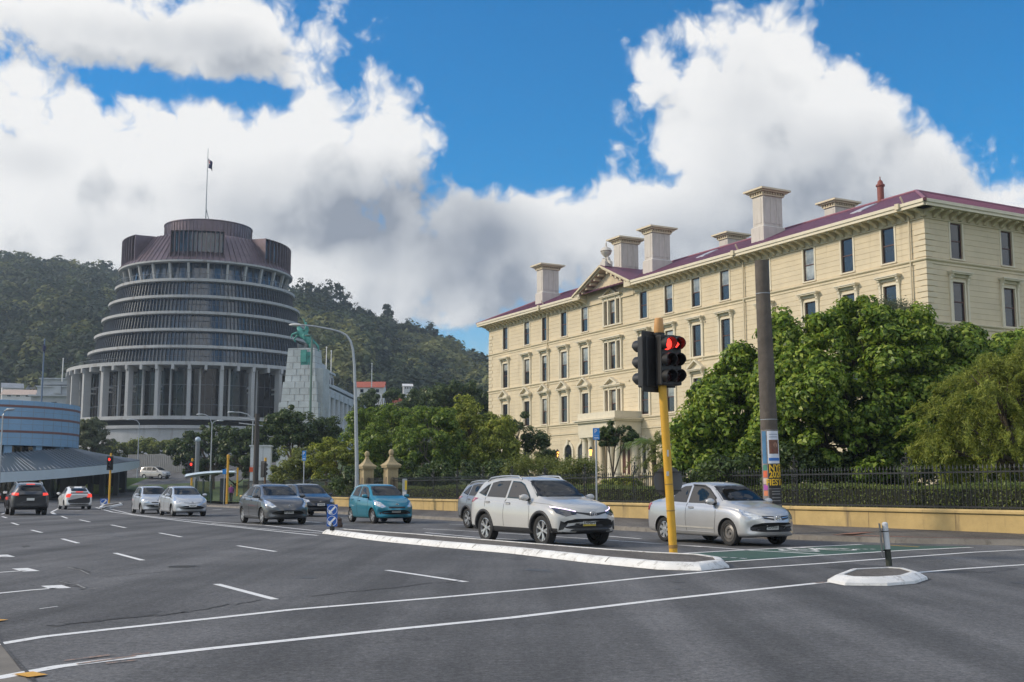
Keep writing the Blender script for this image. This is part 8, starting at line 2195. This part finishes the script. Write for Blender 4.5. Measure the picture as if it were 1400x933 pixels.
    c.plate(Z(.445), plate); wipers(c, Z(1.075), k)
    return c
M_LITE = mat('bright_sill_moulding', (0.62, 0.60, 0.55), 0.35, metal=0.3)
sal = build_saloon('silver four-door saloon with a bare steel front wheel, behind the yellow signal pole', (4.43, 1.695, 1.535), P_SILVER, 'LDL650')
sal.put(5.25, 29.1, 0, RZ_TO)

# ---- hatchbacks and liftbacks share one builder with their own outline and face
K_HAT = [(0.0, .42, .86, 1.0, .66, .62, .50), (.07, .30, .98, 1.20, .74, .70, .55), (.25, .22, 1.03, 1.42, .79, .74, .56), (.55, .2, 1.03, 1.53, .82, .75, .57), (1.1, .18, 1.01, 1.565, .832, .755, .58), (1.6, .18, .99, 1.555, .832, .755, .58), (1.95, .18, .975, 1.50, .832, .755, .58), (2.3, .18, .965, 1.33, .832, .752, .61), (2.72, .18, .95, 1.08, .83, .75, .66), (3.05, .19, .90, 1.0, .82, .73, .65), (3.32, .21, .80, .89, .79, .69, .60), (3.50, .24, .66, .75, .74, .63, .53), (3.58, .30, .54, .62, .66, .58, .46), (3.61, .36, .48, .53, .60, .53, .40)]
K_LIFT = [(0.0, .42, .88, .98, .68, .64, .52), (.06, .30, .98, 1.10, .77, .72, .58), (.22, .24, 1.03, 1.23, .82, .75, .58), (.55, .21, 1.04, 1.37, .85, .77, .57), (1.05, .19, 1.02, 1.49, .872, .785, .57), (1.6, .18, 1.0, 1.545, .875, .79, .58), (2.1, .18, .985, 1.535, .875, .79, .58), (2.5, .18, .975, 1.455, .875, .79, .59), (2.9, .18, .965, 1.29, .875, .785, .63), (3.35, .18, .95, 1.08, .872, .78, .69), (3.75, .19, .90, 1.0, .86, .76, .68), (4.05, .21, .81, .91, .83, .72, .63), (4.28, .24, .67, .77, .77, .66, .55), (4.40, .29, .55, .64, .69, .60, .47), (4.445, .36, .48, .54, .62, .54, .42)]
K_VAN = [(0.0, .48, .95, 1.15, .74, .70, .58), (.06, .34, 1.02, 1.36, .82, .77, .62), (.25, .28, 1.06, 1.53, .86, .80, .64), (.6, .25, 1.06, 1.60, .885, .81, .65), (1.4, .24, 1.04, 1.63, .895, .815, .66), (2.2, .24, 1.02, 1.62, .895, .815, .66), (2.7, .24, 1.0, 1.56, .895, .815, .66), (3.15, .24, .99, 1.38, .895, .81, .68), (3.65, .24, .97, 1.12, .89, .80, .72), (4.0, .25, .92, 1.03, .88, .78, .70), (4.35, .27, .83, .93, .85, .74, .64), (4.58, .31, .68, .77, .78, .68, .56), (4.67, .36, .56, .64, .71, .62, .48), (4.7, .42, .50, .55, .64, .56, .42)]
def build_hatch(kind, name, label, cat, dims, col, R, rims, brake=False, plate=True, lm=None, style='teal', rear_on=False, opaque=False, side_tint=False, group=None):
    K = {'hat': K_HAT, 'lift': K_LIFT, 'van': K_VAN}[kind]
    wbr = {'hat': (2.43, .72), 'lift': (2.70, .93), 'van': (2.83, .92)}[kind]; L0 = K[-1][0]
    c = Car(name, label, cat, K, dims, dims[0] * wbr[0] / L0, dims[0] * wbr[1] / L0, R, col, front=0.30 if kind != 'van' else 0.26)
    X, Z = c.X, c.Z; k = c.sy
    if kind == 'hat':
        win = [[(X(1.36), Z(1.03)), (X(2.40), Z(1.0)), (X(2.26), Z(1.18)), (X(1.98), Z(1.38)), (X(1.80), Z(1.44)), (X(1.36), Z(1.465))], [(X(.55), Z(1.08)), (X(1.28), Z(1.035)), (X(1.28), Z(1.465)), (X(.9), Z(1.45)), (X(.66), Z(1.40))]]
        ws = ([(-.64 * k, Z(1.085)), (.64 * k, Z(1.085)), (.53 * k, Z(1.465)), (-.53 * k, Z(1.465))], X(1.5), X(3.3)); rw = ([(-.52 * k, Z(1.13)), (.52 * k, Z(1.13)), (.46 * k, Z(1.42)), (-.46 * k, Z(1.42))], X(-.2), X(.8))
        cab = (.42, 2.6, .66); seats = (1.55, .75); mx = 2.32; hd = [(1.5, .88), (.72, .93)]
        lines = [[(1.32, 1.0), (1.31, .6), (1.36, .32)], [(2.40, .98), (2.46, .7), (2.42, .32)], [(.56, 1.03), (.66, .85)]]
        L_ = [(X(2.95), .80 * k, Z(.93)), (X(3.28), .60 * k, Z(.83)), (X(3.48), .44 * k, Z(.66)), (X(3.42), .58 * k, Z(.61)), (X(3.2), .78 * k, Z(.72))]
        G_ = [[(-.36 * k, Z(.66)), (.36 * k, Z(.66)), (.32 * k, Z(.60)), (-.32 * k, Z(.60))]]; I_ = [(-.40 * k, Z(.42)), (.40 * k, Z(.42)), (.36 * k, Z(.32)), (-.36 * k, Z(.32))]; pz = .49
    elif kind == 'lift':
        win = [[(X(1.92), Z(1.035)), (X(3.02), Z(1.0)), (X(2.86), Z(1.15)), (X(2.5), Z(1.36)), (X(2.3), Z(1.42)), (X(1.92), Z(1.45))], [(X(.98), Z(1.08)), (X(1.84), Z(1.04)), (X(1.84), Z(1.45)), (X(1.4), Z(1.42)), (X(1.1), Z(1.33))]]
        ws = ([(-.67 * k, Z(1.085)), (.67 * k, Z(1.085)), (.54 * k, Z(1.445)), (-.54 * k, Z(1.445))], X(2.0), X(4.0)); rw = ([(-.52 * k, Z(1.20)), (.52 * k, Z(1.20)), (.46 * k, Z(1.43)), (-.46 * k, Z(1.43))], X(-.2), X(1.4))
        cab = (.75, 3.22, .64); seats = (2.15, 1.25); mx = 2.93; hd = [(2.08, .90), (1.12, .94)]
        lines = [[(1.88, 1.02), (1.87, .6), (1.92, .3)], [(3.02, .98), (3.08, .7), (3.04, .3)], [(.96, 1.05), (1.1, .85), (1.22, .68)]]
        L_ = [(X(3.65), .84 * k, Z(.95)), (X(4.0), .66 * k, Z(.86)), (X(4.26), .48 * k, Z(.68)), (X(4.2), .62 * k, Z(.63)), (X(3.95), .82 * k, Z(.75))]
        G_ = []; I_ = [(-.40 * k, Z(.41)), (.40 * k, Z(.41)), (.34 * k, Z(.32)), (-.34 * k, Z(.32))]; pz = .47
        if style == 'liftback': G_ = [[(-.40 * k, Z(.70)), (0, Z(.665)), (.40 * k, Z(.70)), (.40 * k, Z(.685)), (0, Z(.645)), (-.40 * k, Z(.685))]]; I_ = [(-.50 * k, Z(.42)), (.50 * k, Z(.42)), (.46 * k, Z(.33)), (-.46 * k, Z(.33))]; pz = .54
    else:
        win = [[(X(2.25), Z(1.07)), (X(3.3), Z(1.04)), (X(3.12), Z(1.20)), (X(2.75), Z(1.44)), (X(2.55), Z(1.50)), (X(2.25), Z(1.53))], [(X(1.28), Z(1.10)), (X(2.17), Z(1.075)), (X(2.17), Z(1.53)), (X(1.28), Z(1.53))], [(X(.5), Z(1.14)), (X(1.2), Z(1.105)), (X(1.2), Z(1.53)), (X(.75), Z(1.50))]]
        ws = ([(-.70 * k, Z(1.125)), (.70 * k, Z(1.125)), (.60 * k, Z(1.525)), (-.60 * k, Z(1.525))], X(2.3), X(4.3)); rw = ([(-.58 * k, Z(1.16)), (.58 * k, Z(1.16)), (.52 * k, Z(1.48)), (-.52 * k, Z(1.48))], X(-.2), X(.9))
        cab = (.42, 3.5, .70); seats = (2.45, 1.5); mx = 3.2; hd = [(2.4, .93), (1.45, .95)]
        lines = [[(2.21, 1.05), (2.2, .6), (2.24, .36)], [(3.3, 1.02), (3.36, .7), (3.3, .36)], [(1.24, 1.08), (1.22, .7)]]
        L_ = [(X(3.95), .86 * k, Z(.93)), (X(4.45), .52 * k, Z(.80)), (X(4.5), .50 * k, Z(.72)), (X(4.42), .68 * k, Z(.68)), (X(4.2), .82 * k, Z(.76))]
        G_ = [[(-.46 * k, Z(.78)), (.46 * k, Z(.78)), (.40 * k, Z(.66)), (-.40 * k, Z(.66))]]; I_ = [(-.50 * k, Z(.50)), (.50 * k, Z(.50)), (.46 * k, Z(.36)), (-.46 * k, Z(.36))]; pz = .59
    Ra = R + .045
    c.arches(Ra); c.open_cabin(cab[0] * c.sx, cab[1] * c.sx, Z(cab[2]), win, ws, rw); c.finish()
    c.glazing(win, ws, rw, M_CARGLASSD if side_tint else M_CARGLASS, M_CARGLASS)
    c.wheels(rims, W=0.19); c.seats(X(seats[0]), X(seats[1]), Z(cab[2])); c.mirrors(X(mx), Z(1.02), col, .95); c.handles([(X(x), Z(z)) for x, z in hd], col)
    for sd in (-1, 1):
        for P in lines: c.line([(X(x), Z(z)) for x, z in P], sd)
    face_common(c, L_, G_, I_, lm=lm)
    for sd in (-1, 1):
        if style == 'teal': c.patch('fog_lamp_recess', [(X(3.46), sd * .74 * k, Z(.45)), (X(3.52), sd * .58 * k, Z(.45)), (X(3.52), sd * .58 * k, Z(.37)), (X(3.46), sd * .72 * k, Z(.37))], (.85, .5 * sd, 0), M_TRIMB, .006, None, .04)
        zt0, zt1 = (1.05, .82) if kind != 'van' else (1.15, .8)
        c.patch('tail_light', [(X(.03), .54 * k * sd, Z(zt0)), (X(.3), .8 * k * sd, Z(zt0)), (X(.26), .8 * k * sd, Z(zt1)), (X(.02), .58 * k * sd, Z(zt1))], (-.7, .7 * sd, .1), M_TAILON if brake else M_TAIL, .008, None, .04)
    if brake:
        c.rearpatch('high_brake_light', [(-.22, Z(1.185)), (.22, Z(1.185)), (.22, Z(1.15)), (-.22, Z(1.15))], M_TAILON, .014)
        c.rearpatch('lower_rear_window', [(-.52 * k, Z(1.14)), (.52 * k, Z(1.14)), (.54 * k, Z(1.06)), (-.54 * k, Z(1.06))], M_TRIMB, .008)
        c.rearpatch('rear_bumper_trim', [(-.6 * k, Z(.40)), (.6 * k, Z(.40)), (.56 * k, Z(.33)), (-.56 * k, Z(.33))], M_TRIMB, .006)
    ez = {'hat': .75, 'lift': .70, 'van': .72}[kind]
    em, _ = c.proj(Vector((5, 0, Z(ez))), Vector((1, 0, 0)))
    MB().tube([(em.x + .014, .05 * math.cos(t), Z(ez) + .035 * math.sin(t)) for t in [2 * PI * i / 18 for i in range(19)]], .009, 5, cap=False).box((em.x + .014, 0, Z(ez)), (.01, .07, .016)).build('emblem', M_CHROME, c.root)
    if plate and not brake: c.plate(Z(pz), plate if isinstance(plate, str) else None, h=.12)
    if brake: c.plate(Z(.84), None, rear=True)
    wipers(c, {'hat': Z(1.10), 'lift': Z(1.10), 'van': Z(1.14)}[kind], k)
    return c
c = build_hatch('hat', 'hatchback_car', 'teal-blue small hatchback in front of the stone gate pillars', 'car', (3.61, 1.665, 1.55), P_TEAL, .29, ('five', 'five'), plate='DNE417'); c.put(-5.35, 46.4, 0, RZ_TO)
c = build_hatch('lift', 'hatchback_car', 'gunmetal grey rounded hatchback with pale wheels, left of the double arrow sign', 'car', (4.445, 1.77, 1.55), P_GREY, .315, ('five', 'five'), plate='KQD862', style='leaf'); c.put(-9.4, 45.2, 0, RZ_TO)
leaf_car = c
c = build_hatch('van', 'people_mover', 'dark navy people mover half hidden behind the gunmetal hatchback', 'car', (4.7, 1.79, 1.62), P_NAVY, .32, ('five', 'five'), plate='EFH530', style='van', side_tint=True); c.put(-10.3, 57.4, 0, RZ_TO)
c = build_hatch('lift', 'liftback_car', 'pale silver liftback coming on in front of the bus shelter', 'car', (4.45, 1.725, 1.49), P_LSILV, .30, ('five', 'five'), plate='HSL204', style='liftback'); c.put(-16.6, 57.9, 0, RZ_TO)
c = build_hatch('hat', 'hatchback_car', 'small silver hatchback just behind the pale silver liftback', 'car', (3.64, 1.66, 1.50), P_LSILV, .29, ('cap', 'cap'), plate=True, style='city'); c.put(-19.9, 63.4, 0, RZ_TO)
c = build_hatch('lift', 'liftback_car', 'white liftback seen from behind with its brake lights lit, near the small distant island', 'car', (4.48, 1.745, 1.49), paint('bright_white_car_paint', (0.74, 0.74, 0.74)), .30, ('five', 'five'), brake=True, style='liftback'); c.put(-29.0, 76.2, 0, RZ_AWAY)
c = build_hatch('van', 'people_mover', 'white people mover crossing on the climbing street before the grey retaining wall', 'car', (4.75, 1.80, 1.77), P_WHITE, .32, ('five', 'five'), plate=True, style='van', side_tint=True); pv = at(213, 652, 168); c.put(pv.x, 168, gz(168), math.radians(-22))
c = build_hatch('hat', 'hatchback_car', 'dark car cut off by the left edge of the picture', 'car', (4.0, 1.7, 1.5), P_DSUV, .30, ('five', 'five'), style='city', brake=True); pv = ground(-37, 702); c.put(pv.x, pv.y + 1, 0, RZ_AWAY)

# ------------------------------------------------------------------ people
M_PURPLE = mat('purple_jacket', (0.22, 0.05, 0.20), 0.85, scale=6); M_TROUSER = mat('black_trousers', (0.015, 0.015, 0.018), 0.85); M_HAIR = mat('dark_hair', (0.02, 0.014, 0.01), 0.6); M_SHIRT = mat('dark_shirt', (0.04, 0.045, 0.06), 0.85); M_SHIRT2 = mat('tan_shirt', (0.30, 0.15, 0.08), 0.85)
def hand(N, E, key, x, y, z, dx, dy, dz):
    """palm and five fingers continuing from a wrist"""
    d = Vector((dx, dy, dz)).normalized(); sd = d.cross(Vector((0, 0, 1)) if abs(d.z) < .9 else Vector((1, 0, 0))).normalized()
    o = Vector((x, y, z)); pm = o + d * 0.05
    N[key + 'p'] = (*pm, 0.027); E.append((key, key + 'p'))
    for i, (u, l) in enumerate(((-.026, .065), (-.009, .078), (.009, .074), (.026, .058))):
        a = pm + d * 0.045 + sd * u; b = a + d * l * 0.55 + Vector((0, 0, -.008)); c = b + d * l * .35 + Vector((0, 0, -.022))
        for j, q in enumerate((a, b, c)): N[f'{key}f{i}{j}'] = (*q, 0.0095 - .001 * j)
        E += [(key + 'p', f'{key}f{i}0'), (f'{key}f{i}0', f'{key}f{i}1'), (f'{key}f{i}1', f'{key}f{i}2')]
    a = pm - sd * 0.035 - d * .01; b = a - sd * .02 + d * .03
    N[key + 't0'] = (*a, .011); N[key + 't1'] = (*b, .0095); E += [(key + 'p', key + 't0'), (key + 't0', key + 't1')]
def head_parts(root, c, r, face, hairlen=0.0):
    """face features on a head centred at c looking along face (unit, horizontal)"""
    f = Vector(face); s = Vector((-f.y, f.x, 0))
    eb = MB()
    for k in (-1, 1): eb.ball(Vector(c) + f * r * .86 + s * k * r * .36 + Vector((0, 0, r * .1)), r * .12, 8, 6)
    eb.build('eyes', M_INK, root)
    MB().ball(Vector(c) + f * r * 1.0 + Vector((0, 0, -r * .12)), r * .16, 8, 6, 0, (1, 1, 1.5)).build('nose', M_SKIN, root, smooth=2)
    MB().ball(Vector(c) + f * r * .88 + Vector((0, 0, -r * .48)), r * .22, 8, 6, 0, (.6, 1, .3)).build('mouth', mat('lips', (0.3, 0.1, 0.08), .6), root, smooth=2)
    h = MB(); h.lathe([(r * 1.06 * math.sin(a), r * 1.12 * math.cos(a)) for a in frange(0.01, 1.75, 9)], 16, 0, Matrix.Translation(Vector(c) - f * r * .16 + Vector((0, 0, r * .12))))
    if hairlen: h.ball(Vector(c) - f * r * .55 - Vector((0, 0, r * .6)), r * .9, 12, 8, 0, (.75, 1, 1.2))
    h.build('hair', M_HAIR, root, smooth=2)
def walker():
    p = ground(315.5, 689.5); p.z = 0
    Y = p.y
    root = empty('person', (p.x, p.y, 0), 0, 'person in a purple jacket and black trousers walking beside the tall yellow post', 'person')
    N = {'pel': (0, 0, .95, .135), 'wst': (0, 0, 1.1, .12), 'chs': (0, -.01, 1.32, .145), 'nek': (0, -.02, 1.48, .055), 'hd0': (0, -.03, 1.58, .085), 'hd1': (0, -.03, 1.70, .08),
         'sl': (.17, 0, 1.40, .065), 'el': (.22, .10, 1.14, .045), 'wl': (.2, .02, .92, .03), 'sr': (-.17, 0, 1.40, .065), 'er': (-.23, -.05, 1.14, .045), 'wr': (-.2, -.2, .96, .03),
         'hl': (.09, 0, .90, .10), 'kl': (.10, -.14, .50, .065), 'al': (.09, -.06, .09, .042), 'tl': (.1, -.24, .045, .04), 'hr': (-.09, 0, .90, .10), 'kr': (-.10, .08, .50, .065), 'ar': (-.09, .30, .13, .042), 'tr': (-.09, .18, .04, .04)}
    E = [('pel', 'wst'), ('wst', 'chs'), ('chs', 'nek'), ('nek', 'hd0'), ('hd0', 'hd1'), ('chs', 'sl'), ('sl', 'el'), ('el', 'wl'), ('chs', 'sr'), ('sr', 'er'), ('er', 'wr'), ('pel', 'hl'), ('hl', 'kl'), ('kl', 'al'), ('al', 'tl'), ('pel', 'hr'), ('hr', 'kr'), ('kr', 'ar'), ('ar', 'tr')]
    hand(N, E, 'wl', .2, .02, .92, 0, -.15, -1); hand(N, E, 'wr', -.2, -.2, .96, 0, -.5, -1)
    b = skin_body('body', N, E, M_SKIN, root, 2)
    me = b.data; me.materials.append(M_PURPLE); me.materials.append(M_TROUSER)
    mi = []
    for f in me.polygons:
        c = f.center; mi.append(2 if c.z < .98 and abs(c.x) < .17 or c.z < .82 and abs(c.x) < .19 and not (abs(c.x) > .175) else 1 if c.z < 1.47 and not (abs(c.x) > .16 and c.z < .93) else 0)
    me.polygons.foreach_set('material_index', mi)
    head_parts(root, (0, -.03, 1.65), .095, (0, -1, 0), 0.1)
    MB().box((-.0, .17, 1.24), (.26, .14, .4)).build('backpack', M_TROUSER, root, bevel=.04)
walker()
def driver(car, seat_x, z, label, shirt, arm_up=True):
    """driver on the right hand seat, hands at the wheel"""
    M_ = Matrix.Translation(car.root.location) @ Matrix.Rotation(car.root.rotation_euler.z, 4, 'Z')
    o = M_ @ Vector((seat_x, -.37, z))
    root = empty('person', o, car.root.rotation_euler.z, label, 'person')
    N = {'pel': (0, 0, .28, .14), 'wst': (-.05, 0, .42, .125), 'chs': (-.11, 0, .62, .145), 'nek': (-.10, 0, .78, .055), 'hd0': (-.08, 0, .86, .08), 'hd1': (-.08, 0, .95, .072),
         'sl': (-.1, .18, .70, .065), 'el': (.12, .22, .50, .045), 'wl': (.36, .12, .58, .03), 'sr': (-.1, -.18, .70, .065), 'er': (.1, -.26, .56, .045), 'wr': (.33, -.2, .62, .03),
         'hl': (.05, .1, .27, .10), 'kl': (.45, .12, .32, .07), 'al': (.62, .12, .05, .045), 'hr': (.05, -.1, .27, .10), 'kr': (.45, -.12, .32, .07), 'ar': (.62, -.12, .05, .045)}
    E = [('pel', 'wst'), ('wst', 'chs'), ('chs', 'nek'), ('nek', 'hd0'), ('hd0', 'hd1'), ('chs', 'sl'), ('sl', 'el'), ('el', 'wl'), ('chs', 'sr'), ('sr', 'er'), ('er', 'wr'), ('pel', 'hl'), ('hl', 'kl'), ('kl', 'al'), ('pel', 'hr'), ('hr', 'kr'), ('kr', 'ar')]
    hand(N, E, 'wl', .36, .12, .58, 1, 0, .3); hand(N, E, 'wr', .33, -.2, .62, 1, .2, .3)
    b = skin_body('body', N, E, M_SKIN, root, 2); me = b.data; me.materials.append(shirt); me.materials.append(M_TROUSER)
    mi = [2 if f.center.z < .36 else 1 if f.center.z < .76 and f.center.x < .13 else 0 for f in me.polygons]
    me.polygons.foreach_set('material_index', mi)
    head_parts(root, (-.08, 0, .905), .09, (1, 0, 0))
    st = MB().tube([(0, .18 * math.cos(t), .18 * math.sin(t)) for t in [2 * PI * i / 24 for i in range(25)]], .015, 6, cap=False).box((0, 0, 0), (.03, .32, .05))
    s_ = st.build('steering_wheel', M_TRIMB, car.root, loc=(seat_x + .44, -.37, z + .55)); s_.rotation_euler = (0, math.radians(-20), 0)
driver(sal, sal.X(2.25), 0.42, 'driver with a bare forearm at the wheel of the silver saloon', M_SHIRT)
driver(leaf_car, leaf_car.X(2.1), 0.44, 'driver in a tan shirt at the wheel of the gunmetal hatchback', M_SHIRT2)
driver(suv, suv.X(2.2), 0.54, 'driver in dark clothes at the wheel of the white sport utility', M_SHIRT)
